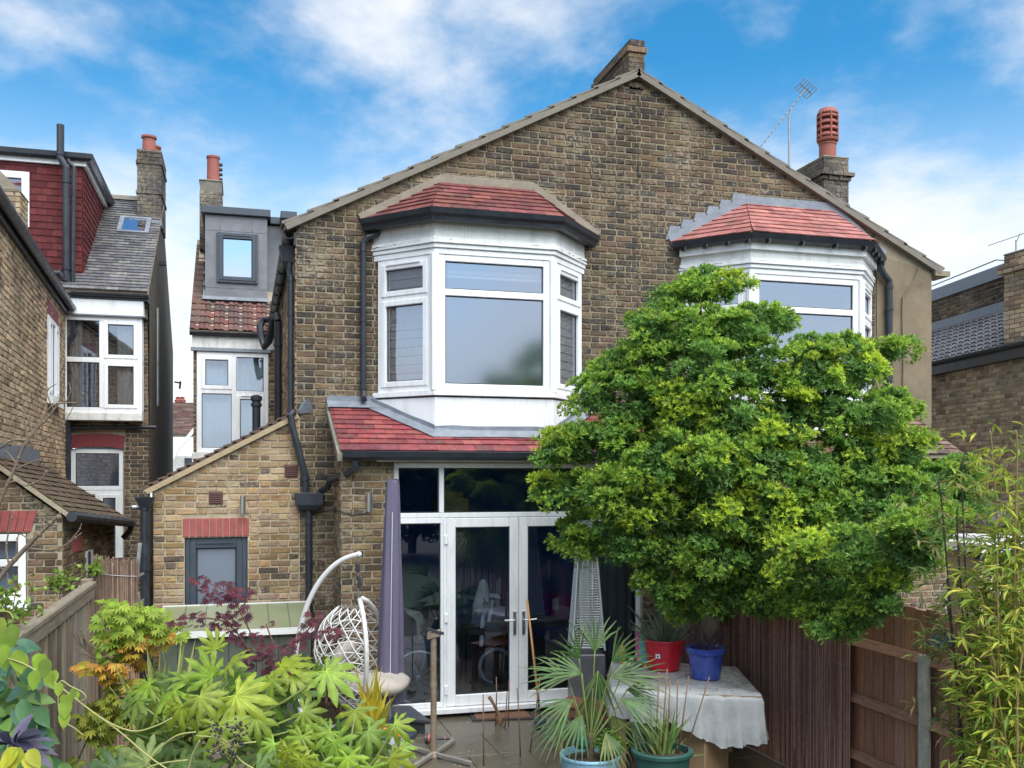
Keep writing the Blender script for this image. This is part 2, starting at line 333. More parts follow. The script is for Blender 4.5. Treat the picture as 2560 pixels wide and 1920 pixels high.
# ---------------------------------------------------------------- windows
def window(parent, F, x0, x1, z0, z1, cols=(), rows=(), fw=.06, d=.0, dep=.07, sash=(), sw=.05, glass='glass', fm='upvc', name='window', trickle=(), label=None):
    """frame with mullions at cols and, per column, transoms at rows[i]; sash holds (col,row) cells with an opening sash"""
    w = MB(); w.fbox(F, x0, x0+fw, d-dep, d, z0, z1); w.fbox(F, x1-fw, x1, d-dep, d, z0, z1); w.fbox(F, x0+fw, x1-fw, d-dep, d, z1-fw, z1); w.fbox(F, x0+fw, x1-fw, d-dep, d, z0, z0+fw)
    xs = [x0+fw/2, *cols, x1-fw/2]
    for c in cols: w.fbox(F, c-fw/2, c+fw/2, d-dep, d+.003, z0+fw, z1-fw)
    o = w.build(name, fm, parent, bevel=.006, label=label)
    for i in range(len(xs)-1):
        zr = list(rows[i]) if i < len(rows) else []
        a, b = xs[i]+fw/2, xs[i+1]-fw/2; zs = [z0+fw/2, *zr, z1-fw/2]
        for z in zr: MB().fbox(F, a, b, d-dep, d+.002, z-fw/2, z+fw/2).build('transom', fm, o, bevel=.005)
        for j in range(len(zs)-1):
            c0, c1 = zs[j]+fw/2, zs[j+1]-fw/2; q = (a, b, c0, c1)
            if (i, j) in sash:
                s = MB(); k = sw; dd = d+.014; e = .008
                s.fbox(F, a-e, a+k, d-dep*.6, dd, c0-e, c1+e); s.fbox(F, b-k, b+e, d-dep*.6, dd, c0-e, c1+e); s.fbox(F, a+k, b-k, d-dep*.6, dd, c1-k, c1+e); s.fbox(F, a+k, b-k, d-dep*.6, dd, c0-e, c0+k)
                s.build('sash', fm, o, bevel=.006); q = (a+k, b-k, c0+k, c1-k)
            if (i, j) in trickle: MB().fbox(F, q[0]+.02, q[1]-.03, d, d+.03, c1-.008, c1+.006).build('trickle_vent', fm, o)
            gz = MB(); g = .012; gd = d-.03
            gz.fbox(F, q[0], q[0]+g, gd-.004, gd+.006, q[2], q[3]); gz.fbox(F, q[1]-g, q[1], gd-.004, gd+.006, q[2], q[3]); gz.fbox(F, q[0]+g, q[1]-g, gd-.004, gd+.006, q[2], q[2]+g); gz.fbox(F, q[0]+g, q[1]-g, gd-.004, gd+.006, q[3]-g, q[3])
            gz.build('gasket', 'black_rubber', o)
            MB().add([F.p(q[0],q[2],gd), F.p(q[1],q[2],gd), F.p(q[1],q[3],gd), F.p(q[0],q[3],gd)], [(0,1,2,3)]).build('pane', glass, o)
    return o
def pipe(parent, path, r=.034, name='downpipe', m='black_upvc', collars=(), n=10):
    b = MB(); b.tube(path, r, n)
    for c in collars:
        c = Vector(c); b.tube([c-Vector((0,0,.02)), c+Vector((0,0,.02))], r*1.22, n)
    return b.build(name, m, parent, smooth=False)
def gutter_straight(parent, F, x0, x1, z, d, r=.055, name='gutter', m='black_upvc'):
    b = MB(); n = 9; prof = [(-r*math.cos(t)*1., -r*math.sin(t)) for t in [math.pi*i/(n-1) for i in range(n)]]
    inn = [(a*.88, c*.88) for a, c in prof[::-1]]; pr = prof+inn
    A = [F.p(x0, z+h, d+r+q) for q, h in pr]; Bq = [F.p(x1, z+h, d+r+q) for q, h in pr]; k = len(pr)
    b.add(A+Bq, [(i,(i+1)%k,k+(i+1)%k,k+i) for i in range(k)]+[tuple(range(k))[::-1], tuple(range(k,2*k))])
    return b.build(name, m, parent)
# ================================================================ materials used by the buildings
mat('upvc', (.80,.81,.82), .38, var=.05, vscale=3, grime=.28)
mat('render_white', (.74,.74,.72), .85, grime=.4, var=.10, vscale=5, bump=1., bscale=55)
mat('old_white', (.66,.65,.62), .8, var=.2, vscale=9, bump=.6, bscale=30, grime=.5)
mat('black_upvc', (.022,.027,.036), .38, var=.25, vscale=6)
mat('black_rubber', (.02,.02,.025), .6)
mat('dark_frame', (.045,.058,.075), .4, var=.1, vscale=5)
mat('lead', (.19,.21,.245), .5, metal=.15, var=.3, vscale=7, bump=.5, bscale=18)
mat('mortar', (.40,.33,.225), .95, var=.25, vscale=9, bump=.8, bscale=90)
mat('mortar_old', (.33,.28,.2), .95, var=.3, vscale=6, bump=.8, bscale=90)
mat('mortar_dark', (.27,.225,.15), .95, var=.3, vscale=6, bump=.8, bscale=90)
mat('fillet', (.25,.215,.165), .95, var=.25, vscale=8, bump=.7, bscale=60)
mat('verge', (.19,.17,.14), .9, var=.25, vscale=5, bump=.5, bscale=50)
mat('render_brown', (.20,.155,.10), .92, var=.4, vscale=2.2, bump=.6, bscale=120, grime=.5)
mat('pebbledash', (.10,.085,.068), .95, var=.45, vscale=5, bump=1., bscale=45)
mat('tile_attr', src='attr', rough=.62, grime=.35, var=.32, vscale=9, bump=.35, bscale=45, spec=.35)
mat('tile_matte', src='attr', rough=.9, var=.3, vscale=9, bump=.5, bscale=60, spec=.2)
mat('slate_attr', src='attr', rough=.5, var=.35, vscale=10, bump=.4, bscale=40)
mat('terracotta', (.29,.09,.068), .75, var=.25, vscale=8, bump=.3, bscale=40)
mat('red_paint', (.20,.028,.035), .6, var=.25, vscale=9, bump=.5, bscale=60)
mat('airbrick', (.10,.045,.04), .8, var=.2)
mat('steel', (.55,.56,.57), .28, metal=1.)
mat('alu', (.52,.54,.55), .42, metal=.9, var=.15)
mat('dormer_lead', (.16,.165,.18), .5, metal=.1, var=.3, vscale=3.5, bump=.35, bscale=12)
mat('room', (.42,.45,.52), .9); mat('room_floor', (.20,.14,.09), .5, var=.2, stretch=(1,8,1))
mat('blind', (.78,.77,.74), .9, var=.08, vscale=20, trans=.25)
mat('curtain', (.62,.60,.55), .9, var=.1, vscale=10, trans=.3)
mat('gold_brick', (.4,.3,.1), .6)
glass_mat('glass_mist', .50, (.85,.88,.93), rough=.16, bump=.1); glass_mat('glass', .36, (.88,.91,.95)); glass_mat('glass_dark', .17, (.76,.88,1.0)); glass_mat('glass_frost', .3, (.4,.48,.5), rough=.5); glass_mat('glass_sky', .92, (.3,.3,.3))
for nm, kw in (('bk_dark', dict(sa=.5, ta=.35, tan=(.25,.19,.12), smear=.7)), ('bk_mid', dict(sa=.4, ta=.35, tan=(.30,.22,.13))), ('bk_new', dict(sa=.28, soot=(.10,.07,.04), ta=.45, tan=(.52,.40,.25))), ('bk_pale', dict(sa=.25, soot=(.10,.07,.045), ta=.4, tan=(.44,.33,.2)))):
    brick_mat(nm, 'attr', **kw); brick_mat(nm+'_o', 'obj', **kw)
PAL_DARK = [(.10,.071,.048),(.115,.082,.053),(.145,.102,.062),(.068,.055,.046),(.095,.07,.05),(.185,.13,.075),(.12,.08,.056),(.055,.047,.044),(.15,.10,.066),(.07,.058,.05)]
PAL_MID = [(.13,.088,.052),(.19,.13,.07),(.10,.07,.048),(.24,.165,.085),(.16,.105,.07),(.21,.145,.09),(.075,.06,.05)]
PAL_NEW = [(.31,.19,.09),(.36,.24,.12),(.28,.18,.09),(.22,.145,.085),(.38,.27,.16),(.31,.21,.13),(.10,.075,.058),(.35,.235,.15),(.30,.19,.08),(.34,.25,.17),(.26,.17,.10)]
PAL_LEFT = [(.46,.33,.20),(.52,.39,.25),(.38,.27,.17),(.24,.17,.115),(.50,.37,.24)]
PAL_PALE = [(.46,.34,.21),(.52,.39,.25),(.40,.28,.17),(.26,.18,.12),(.50,.39,.27)]
T_PORCH = [(.205,.042,.046),(.23,.05,.05),(.19,.038,.044),(.165,.036,.042),(.25,.064,.06),(.13,.034,.04)]
T_BAY = [(.155,.045,.04),(.135,.036,.036),(.19,.058,.048),(.11,.034,.035),(.165,.048,.048)]
T_BAY2 = [(.31,.115,.10),(.35,.135,.115),(.28,.10,.092),(.33,.13,.12)]
T_HUNG = [(.115,.028,.029),(.128,.033,.032),(.105,.026,.028)]
T_SLATE = [(.15,.145,.15),(.125,.12,.125),(.18,.17,.165),(.105,.10,.11)]
T_BROWN = [(.115,.056,.046),(.135,.066,.052),(.085,.052,.046),(.105,.064,.054),(.125,.05,.043)]
T_OLD = [(.11,.07,.06),(.14,.085,.07),(.09,.065,.06),(.17,.12,.10),(.12,.06,.055)]
RX = 4.2
def zroof(x): return 5.48+(7.66-5.48)*x/RX if x <= RX else 7.66-(7.66-5.48)*(x-RX)/(8.6-RX)
# ================================================================ ground
mat('paving', (.065,.053,.03), .36, var=.4, vscale=2.4, col2=(.14,.122,.09), bump=.4, bscale=25)
mat('soil', (.05,.038,.028), .95, var=.3, vscale=6, bump=1., bscale=20)
mat('lawn', (.045,.08,.02), .95, var=.4, vscale=4, bump=1., bscale=60)
struct(MB().add([(-160,-160,GZ-.06),(160,-160,GZ-.06),(160,160,GZ-.06),(-160,160,GZ-.06)], [(0,1,2,3)]).build('ground', 'soil'))
pat = struct(MB().box(-1.85, 4.2, -6.2, 0, GZ-.05, GZ-.008).build('patio', mat('joint', (.06,.05,.035), .9, var=.2)))
for i in range(10):
    for j in range(8):
        x0 = -1.84+i*.605+(.3 if j % 2 else 0); y0 = -.02-(j+1)*.76
        x1 = min(x0+.597, 4.19)
        if x1-x0 > .1:
            z = GZ+random.uniform(-.003,.003); MB().box(x0, x1, y0, y0+.752, GZ-.03, z).build('paving_slab', 'paving', pat, bevel=.004)
# ================================================================ the two halves of the gabled house
def gable_half(H, x0, x1, holes, n_ind, vis, render=None):
    F = FY(0); B = MB(); slab(B, F, x0, x1, GZ-.1, 5.45, holes)
    pts = [(x0,0,5.45),(x1,0,5.45),(x1,0,zroof(x1)),(RX,0,zroof(RX)),(x0,0,zroof(x0))]
    pts = [p for i, p in enumerate(pts) if i == 0 or (Vector(p)-Vector(pts[i-1])).length > 1e-4]
    if (Vector(pts[0])-Vector(pts[-1])).length < .02: pts.pop()
    B.prism(pts, (0,.22,0))
    w = B.build('gable_wall', 'mortar_dark', H)
    xe = render if render else x1
    def iv(z):
        a, b = x0, xe
        if z > 5.45:
            if x0 < RX-.01: a = max(a, (z-5.48)/((7.66-5.48)/RX)+.02)
            else: b = min(b, 8.6-(z-5.48)*(8.6-RX)/(7.66-5.48)-.02)
        return cut(a, b, holes, z) if b-a > .05 else []
    brick_wall(F, iv, GZ, 7.6, w, PAL_DARK, MATS['bk_dark'], MATS['bk_dark_o'], n_ind, vis)
    return w
H1 = thing('brick_house', (2.1, 0, GZ), 'dark brown brick gable house half with red tiled bay and white patio doors', 'house')
H2 = thing('brick_house', (6.4, 0, GZ), 'dark brown brick gable house half behind the big green tree, with louvred chimney pot', 'house')
hole1 = [(.98,3.42,3.42,5.2),(1.05,3.95,-.2,2.7)]
W1 = gable_half(H1, 0, RX, hole1, 190, lambda u, v: not (900 < u < 1480 and 380 < v < 1120))
hole2 = [(4.98,7.5,3.42,5.25)]
W2 = gable_half(H2, RX, 8.6, hole2, 120, lambda u, v: v < 640 and not (1690 < u and v > 480), render=7.7)
MB().prism([(7.72,0,GZ),(8.6,0,GZ),(8.6,0,5.44),(8.2,0,5.55),(7.9,0,5.6),(7.72,0,5.6)], (0,-.022,0)).build('render_coat', 'render_brown', W2)
# roof slopes, verge tiles and mortar
def roof_side(H, x0, x1):
    B = MB(); dz = .02; xa, xb = min(x0, x1), max(x0, x1); s = -1 if x0 < RX else 1
    xo = x0+s*.14; zo = zroof(x0)-.14*(7.66-5.48)/RX*.98
    B.prism([(xo,-.05,zo+dz),(RX,-.05,7.66+dz),(RX,-.05,7.74),(xo,-.05,zo+.09)] if s < 0 else [(RX,-.05,7.66+dz),(xo,-.05,zo+dz),(xo,-.05,zo+.09),(RX,-.05,7.74)], (0,6.9,0))
    R = B.build('roof', 'verge', H)
    n = 15; d = Vector((RX-xo, 0, 7.74-zo-.09)); L = d.length; d.normalize(); up = Vector((-d.z,0,d.x)) if d.x > 0 else Vector((d.z,0,-d.x))
    o = Vector((xo,-.085,zo+.085))
    for i in range(n):
        a = o+d*(L*i/n-.02); b = o+d*(L*(i+1)/n+.04)
        lift = .035+random.uniform(-.004,.004)
        p = [a+up*(lift-.03), b-up*.012, b+up*.010, a+up*lift]
        MB().prism(p, (0,.30,0)).build('verge_tile', 'verge', R)
    up2 = up
    B = MB(); B.prism([o+up*(-.075), o+d*L+up*(-.075), o+d*L+up*.0, o+up*.0], (0,.1,0)); B.build('verge_mortar', 'verge', R)
    return R
R1 = roof_side(H1, 0, RX); R2 = roof_side(H2, 8.6, RX)
# small kneeler block at the right eave, end of the eaves gutter
MB().box(8.62, 8.86, -.08, .25, 5.40, 5.47).build('eaves_end', 'mortar_dark', H2)
# raised party wall along the ridge
pw = MB().box(4.10, 4.30, .0, 1.15, 7.5, 7.98).build('ridge_stack', 'mortar_dark', R1)
for z, o in ((7.98,.035),(8.06,.0)):
    y = -.03
    while y < 1.2:
        B = MB(); B.col = pick(PAL_DARK); B.box(4.10-o, 4.30+o, y, y+.21, z+.004, z+.074); B.build('brick', 'bk_dark', pw); y += .22
for k in range(7):
    z = 7.55+k*.062
    for y, L in ((-.008,.2),(.21,.1),(.32,.2),(.53,.1),(.64,.2),(.85,.1),(.96,.18)):
        B = MB(); B.col = pick(PAL_DARK); B.box(4.092, 4.308, y, y+L, z, z+.054); B.build('brick', 'bk_dark', pw)
# ---- side wall of the left half, along the passage
SF = Fr((0,0,0), (0,-1,0), (-1,0,0))
B = MB(); B.box(.0, .2, .22, 6.8, GZ, 5.4); sw = B.build('side_wall', 'mortar', H1)
brick_wall(SF, lambda z: [(-6.78,-.01)], 2.4, 5.38, sw, PAL_LEFT, MATS['bk_pale'], MATS['bk_pale_o'])
gutter_straight(H1, SF, -6.7, .02, 5.40, .02, .06)
B = MB()
for y in (.4,1.2,2.0,2.8,3.6,4.4,5.2): B.fbox(SF, -y-.02, -y+.02, .01, .15, 5.33, 5.41)
B.box(-.03, .0, .0, 6.7, 5.28, 5.42); B.build('fascia', 'black_upvc', H1)
hp = MB(); hp.add([(-.19,.15,5.30),(-.0,.15,5.30),(0,.33,5.30),(-.19,.33,5.30),(-.15,.18,5.12),(-.03,.18,5.12),(-.03,.3,5.12),(-.15,.3,5.12)], [(0,1,2,3),(7,6,5,4),(0,4,5,1),(1,5,6,2),(2,6,7,3),(3,7,4,0)]); hp.build('hopper', 'black_upvc', H1)
pipe(H1, [(-.07,.22,5.14),(-.07,.22,5.02),(-.06,.12,4.94),(-.06,.12,3.36)], .035, collars=[(-.06,.12,4.5),(-.06,.12,3.9),(-.06,.12,4.9)])
pipe(H1, [(-.08,3.6,4.95),(-.08,3.6,2.9)], .055, 'soil_pipe', collars=[(-.08,3.6,4.6),(-.08,3.6,3.9),(-.08,3.6,3.2)])
B = MB(); B.tube([(-.08,3.6,4.95),(-.09,3.7,5.06),(-.14,3.9,5.04),(-.2,4.1,4.72),(-.26,4.3,4.66),(-.30,4.4,4.8),(-.33,4.5,5.0),(-.28,4.6,5.12),(-.16,4.5,5.12)], .055, 10); B.build('pipe_bend', 'black_upvc', H1)
# ---- first floor bays
def bay(H, xc, wf, ww, b, zt, T0, T1, pal, style, side_blind):
    path = [(xc-ww,0),(xc-wf,-b),(xc+wf,-b),(xc+ww,0)]
    ba = MB()
    def band(z0, z1, o, m, nm, B=None, back=.0):
        p = offset(path, o); p = [(p[0][0],-.004),p[1],p[2],(p[3][0],-.004)]
        q = MB(); q.prism([(x,y,z0) for x, y in p], (0,0,z1-z0)); return q.build(nm, m, B, bevel=.004)
    root = band(3.0, 3.52, .0, 'upvc', 'bay_window', H)
    band(3.54, 3.60, .035, 'upvc', 'sill', root)
    band(5.135, 5.20, .012, 'upvc', 'head', root); band(5.203, 5.25, .035, 'upvc', 'moulding', root); band(5.253, 5.285, .06, 'upvc', 'moulding', root)
    band(5.29, 5.555, .02, 'render_white', 'render_band', root)
    lp = offset(path, .045); B = MB()               # ragged drip of the roughcast
    for (xa, ya), (xb, yb) in zip(lp, lp[1:]):
        n = 14
        for k in range(n):
            t0, t1 = k/n, (k+1)/n; B.hexa([(xa+(xb-xa)*t0, ya+(yb-ya)*t0, 5.285+random.uniform(-.012,.012)), (xa+(xb-xa)*t1, ya+(yb-ya)*t1, 5.285+random.uniform(-.012,.012)), (xa+(xb-xa)*t1, ya+(yb-ya)*t1+.03, 5.30), (xa+(xb-xa)*t0, ya+(yb-ya)*t0+.03, 5.30),
              (xa+(xb-xa)*t0, ya+(yb-ya)*t0+.012, 5.325), (xa+(xb-xa)*t1, ya+(yb-ya)*t1+.012, 5.325), (xa+(xb-xa)*t1, ya+(yb-ya)*t1+.03, 5.33), (xa+(xb-xa)*t0, ya+(yb-ya)*t0+.03, 5.33)])
    B.build('render_drip', 'render_white', root)
    P = [Vector((*p, 0)) for p in path]
    for k in range(3):
        d = P[k+1]-P[k]; L = d.length; n = Vector((d.y,-d.x,0)); F = Fr(P[k], d, n)
        if k == 1: w = window(root, F, .045, L-.045, 3.60, 5.135, rows=[[zt]], fw=.075, d=.0, glass='glass_mist')
        else: w = window(root, F, .05 if k == 0 else .045, L-.045 if k == 0 else L-.05, 3.60, 5.135, rows=[[zt-.03]], fw=.065, sash=[(0,0),(0,1)], sw=.055, trickle=[(0,1)], glass='glass' if side_blind else 'glass_mist')
        # pleated blind behind the glass
        if k != 1 and side_blind:
            B = MB(); z = 3.62
            while z < 5.1: B.fbox(F, .12, L-.12, -.085-random.uniform(0,.006), -.075, z, z+.090); z += .095 if int(z*100) % 2 else .1
            B.build('blind', 'blind', w)
        elif k == 1 and side_blind:
            B = MB(); z = 4.95
            while z < 5.1: B.fbox(F, .12, L-.12, -.16, -.15, z, z+.055); z += .065
            B.fbox(F, .1, L-.1, -.165, -.14, 4.905, 4.935); B.build('blind', 'blind', w)
        elif k == 2:
            B = MB(); pts = [F.p(.1+.4*i/12, 3.62, -.2+.03*math.sin(i*2.1)) for i in range(13)]; B.grid([pts, [p+Vector((0,0,1.5)) for p in pts]]); B.build('curtain', 'curtain', w, smooth=True)
    for q in (1, 2):
        c = P[q]; MB().tube([c+Vector((0,.01,3.6)), c+Vector((0,.01,5.135))], .052, 8).build('corner_post', 'upvc', root)
    # roof
    e = .16; ze = 5.605
    E = [Vector((xc-ww-e,-.002,ze)), Vector((xc-wf-.07,-b-e,ze)), Vector((xc+wf+.07,-b-e,ze)), Vector((xc+ww+e,-.002,ze))]; T0 = Vector((*T0,)); T1 = Vector((*T1,))
    dk = MB(); dn = Vector((0,.0,-.02)); dk.add([E[0]+dn,E[1]+dn,E[2]+dn,E[3]+dn,T1+dn,T0+dn], [(0,1,5),(1,2,4,5),(2,3,4),(0,5,4,3),(0,3,2,1)]); rf = dk.build('bay_roof', 'mortar_old', root)
    g, tw = .128, .22
    tm = 'tile_attr'
    tiles(rf, E[0], E[1], [E[0],E[1],T0], g, tw, MATS[tm], pal); tiles(rf, E[1], E[2], [E[1],E[2],T1,T0], g, tw, MATS[tm], pal); tiles(rf, E[2], E[3], [E[2],E[3],T1], g, tw, MATS[tm], pal)
    gp = [(xc-ww-.10,-.02),(xc-wf-.04,-b-.10),(xc+wf+.04,-b-.10),(xc+ww+.10,-.02)]
    if style == 'ogee':
        MB().sweep(gp, [(-.10,5.500),(.02,5.470),(.055,5.480),(.065,5.520),(.10,5.550),(.115,5.605),(.10,5.610),(.09,5.565),(.0,5.525),(-.10,5.565)]).build('gutter', 'black_upvc', root)
    else:
        MB().sweep(gp, [(-.06,5.560),(-.02,5.520),(.03,5.505),(.075,5.530),(.10,5.590),(.088,5.595),(.03,5.545),(-.05,5.595)]).build('gutter', 'black_upvc', root)
        MB().sweep(offset(path,.05), [(-.04,5.425),(.02,5.425),(.02,5.555),(-.04,5.555)]).build('fascia', 'upvc', root)
        B = MB(); pp = offset(gp, .03)
        for (xa, ya), (xb, yb) in zip(pp, pp[1:]):
            for t in (.12,.4,.68,.93): x, y = xa+(xb-xa)*t, ya+(yb-ya)*t; B.box(x-.012, x+.012, y-.07, y+.02, 5.480, 5.525)
        B.build('gutter_bracket', 'black_upvc', root)
    return root, E, T0, T1
bay1, E, T0, T1 = bay(H1, 2.19, .70, 1.30, .62, 4.71, (1.69,-.002,6.14), (2.80,-.002,6.14), T_BAY, 'ogee', True)
def strip(pts, w0, w1, y, th, m, parent, nm):     # band on the wall plane following a line, w outward
    n = len(pts); A = []; C = []
    off0 = offset([(p[0], p[2]) for p in pts], w0); off1 = offset([(p[0], p[2]) for p in pts], w1)
    B = MB()
    for k in range(n-1):
        B.hexa([(off0[k][0],y-th,off0[k][1]),(off0[k+1][0],y-th,off0[k+1][1]),(off0[k+1][0],y,off0[k+1][1]),(off0[k][0],y,off0[k][1]),(off1[k][0],y-th,off1[k][1]),(off1[k+1][0],y-th,off1[k+1][1]),(off1[k+1][0],y,off1[k+1][1]),(off1[k][0],y,off1[k][1])])
    return B.build(nm, m, parent)
strip([E[0],T0,T1,E[3]], .03, -.075, -.01, .05, 'fillet', bay1, 'mortar_fillet')
bay2, E, T0, T1 = bay(H2, 6.24, .79, 1.42, .64, 4.71, (5.74,-.002,6.19), (7.0,-.002,6.19), T_BAY2, 'round', False)
strip([E[0],T0,T1,E[3]], .05, -.10, -.008, .03, 'lead', bay2, 'lead_flashing')
for i in range(6):                                  # stepped lead up the left rake
    t = (i+.5)/6; p = E[0].lerp(T0, t); MB().prism([(p.x-.16,-.02,p.z-.02),(p.x+.06,-.02,p.z+.06),(p.x+.06,-.02,p.z+.165),(p.x-.10,-.02,p.z+.165)], (0,-.012,0)).build('stepped_flashing', 'lead', bay2)
# rooms behind the bays
for H, x0, x1 in ((H1,.25,4.05),(H2,4.4,8.4)):
    B = MB(); y0, y1, z0, z1 = .23, 3.6, 3.2, 5.5
    B.add([(x0,y0,z0),(x1,y0,z0),(x1,y1,z0),(x0,y1,z0),(x0,y0,z1),(x1,y0,z1),(x1,y1,z1),(x0,y1,z1)], [(0,1,2,3),(4,7,6,5),(1,2,6,5),(2,3,7,6),(3,0,4,7)]); B.build('bedroom', 'room', H)
# downpipes beside the bays
pipe(H1, [(.92,-.09,5.50),(.92,-.09,5.46),(.88,-.08,5.43),(.80,-.06,5.40),(.755,-.05,5.34),(.755,-.05,5.22),(.755,-.05,3.62),(.755,-.07,3.54),(.755,-.14,3.51)], .034, collars=[(.755,-.05,5.26),(.755,-.05,4.45),(.755,-.05,3.66)])
pipe(H2, [(7.72,-.10,5.54),(7.72,-.10,5.44),(7.78,-.09,5.36),(7.87,-.08,5.28),(7.87,-.08,5.18),(7.87,-.08,3.4)], .045, collars=[(7.87,-.08,5.2),(7.87,-.08,4.9),(7.87,-.08,4.3),(7.87,-.08,3.75)])
pipe(H2, [(8.38,-.04,5.5),(8.30,-.04,5.32),(8.12,-.04,5.08),(8.11,-.04,4.9),(8.13,-.04,4.2),(8.12,-.04,3.72)], .011, 'cable', 'render_brown', n=6)
# ---- ground floor projection with patio doors
YE = -.8; PZ0, PS = 3.46, .57
zp = lambda y: PZ0+PS*y
FE = FY(YE); ehole = [(1.0,3.93,-.2,2.775)]
B = MB(); slab(B, FE, .43, RX-.02, GZ-.1, 2.86, ehole); B.box(.43, .64, YE+.22, -.005, GZ-.1, 2.86)
B.prism([(.432,YE+.01,2.86),(.432,-.005,2.86),(.432,-.005,3.38)], (.2,0,0)); wE = B.build('extension_wall', 'mortar_old', H1)
brick_wall(FE, lambda z: cut(.43, RX-.03, ehole, z), GZ, 2.84, wE, PAL_MID, MATS['bk_mid'], MATS['bk_mid_o'], 60, lambda u, v: u < 1000)
brick_wall(Fr((.43,0,0),(0,-1,0),(-1,0,0)), lambda z: [(.0 if z < 2.86 else .0, min(-YE, (3.40-z)/.57+.0))], GZ, 3.35, wE, PAL_MID, MATS['bk_mid'], MATS['bk_mid_o'])
A_, B_, C_, D_ = (.40,-.97,zp(-.97)), (RX,-.97,zp(-.97)), (RX,-.01,zp(-.01)), (.36,-.01,zp(-.01))
rp = MB().prism([A_, B_, C_, D_], (0,0,-.05)).build('porch_roof', 'mortar_old', H1)
tiles(rp, A_, B_, [A_, B_, C_, D_], .115, .21, MATS['tile_attr'], T_PORCH, over=.04)
MB().prism([(.37,-1.0,zp(-1.0)-.02),(.33,-.01,zp(0)-.02),(.33,-.01,zp(0)-.10),(.37,-1.0,zp(-1)-.10)], (.05,0,0)).build('verge_mortar', 'verge', rp)
B = MB(); B.box(.34, .93, -.03, -.006, 3.42, 3.56); B.add([(.34,-.032,3.5),(1.0,-.032,3.5),(1.0,-.16,3.42),(.34,-.16,3.42)], [(0,1,2,3)]); B.build('lead_flashing', 'lead', rp)
B = MB(); pth = [(.84,-.0),(1.49,-.62),(2.89,-.62),(3.54,-.0)]; o1 = offset(pth,.012); o2 = offset(pth,.13); n = 6; up = []; lo = []; dn = []
for (a, b), (c, d) in zip(zip(o1, o2), zip(o1[1:], o2[1:])):
    for k in range(n+1):
        t = k/n; x, y = a[0]+(c[0]-a[0])*t, a[1]+(c[1]-a[1])*t; x2, y2 = b[0]+(d[0]-b[0])*t, b[1]+(d[1]-b[1])*t
        up.append((x,y,zp(y)+.10+random.uniform(-.006,.006))); lo.append((x,y,zp(y)+.05)); dn.append((x2,y2,zp(y2)+.036+random.uniform(-.004,.004)))
B.grid([up, lo, dn]); o_ = B.build('lead_apron', 'lead', rp); md = o_.modifiers.new('t', 'SOLIDIFY'); md.thickness = .005
MB().sweep([(.42,-.95),(RX,-.95)], [(-.03,2.86),(.0,2.815),(.06,2.80),(.10,2.83),(.115,2.89),(.10,2.895),(.06,2.84),(0,2.86)]).build('gutter', 'black_upvc', H1)
B = MB(); B.box(.80, RX-.02, YE-.10, YE-.012, 2.785, 2.84); B.box(.66, RX-.02, YE-.14, YE-.102, 2.80, 2.87); B.box(.45, RX-.02, YE-.13, YE-.005, 2.872, 2.89); B.build('fascia', 'old_white', H1)
dr = window(H1, FE, 1.0, 3.93, 2.165, 2.775, cols=(1.535,3.29), fw=.055, d=-.03, glass='glass_dark', name='transom_light')
window(H1, FE, 1.0, 1.585, .055, 2.163, fw=.06, d=-.03, glass='glass_dark', name='side_light')
window(H1, FE, 3.27, 3.93, .055, 2.163, fw=.06, d=-.03, glass='glass_dark', name='side_light')
MB().fbox(FE, .97, 3.97, -.1, .05, GZ+.045, .053).build('door_sill', 'upvc', H1, bevel=.006)
for s, (a, b) in enumerate(((1.588,2.425),(2.43,3.267))):
    D = MB(); k = .105; d0, d1 = -.1, -.018
    D.fbox(FE, a, a+k, d0, d1, .06, 2.16); D.fbox(FE, b-k, b, d0, d1, .06, 2.16); D.fbox(FE, a+k, b-k, d0, d1, 2.055, 2.16); D.fbox(FE, a+k, b-k, d0, d1, .06, .185)
    D = D.build('patio_door', 'upvc', H1, bevel=.007)
    gz = MB(); q = (a+k, b-k, .185, 2.055); g = .012
    gz.fbox(FE, q[0], q[0]+g, -.06, -.04, q[2], q[3]); gz.fbox(FE, q[1]-g, q[1], -.06, -.04, q[2], q[3]); gz.fbox(FE, q[0]+g, q[1]-g, -.06, -.04, q[2], q[2]+g); gz.fbox(FE, q[0]+g, q[1]-g, -.06, -.04, q[3]-g, q[3]); gz.build('gasket', 'black_rubber', D)
    MB().add([FE.p(q[0],q[2],-.05),FE.p(q[1],q[2],-.05),FE.p(q[1],q[3],-.05),FE.p(q[0],q[3],-.05)], [(0,1,2,3)]).build('pane', 'glass_dark', D)
    hx = b-.05 if s == 0 else a+.05; sg = -1 if s == 0 else 1
    Hn = MB(); Hn.fbox(FE, hx-.018, hx+.018, -.018, -.004, .83, 1.10); Hn.tube([FE.p(hx,1.0,-.01), FE.p(hx,1.0,.045), FE.p(hx+sg*.02,1.0,.055), FE.p(hx+sg*.14,1.005,.05)], .011, 8); Hn.build('handle', 'steel', D, bevel=.003)
    for z in (.25,1.05,1.92):
        hx2 = a-.008 if s == 0 else b+.008; Hg = MB(); Hg.fbox(FE, hx2-.018, hx2+.018, -.03, .008, z-.05, z+.05); Hg.build('hinge', 'upvc', D, bevel=.004)
for x, u in ((1.57,0),(3.27,0)): MB().fbox(FE, x-.015, x+.015, -.1, -.012, .056, 2.16).build('door_post', 'upvc', H1)
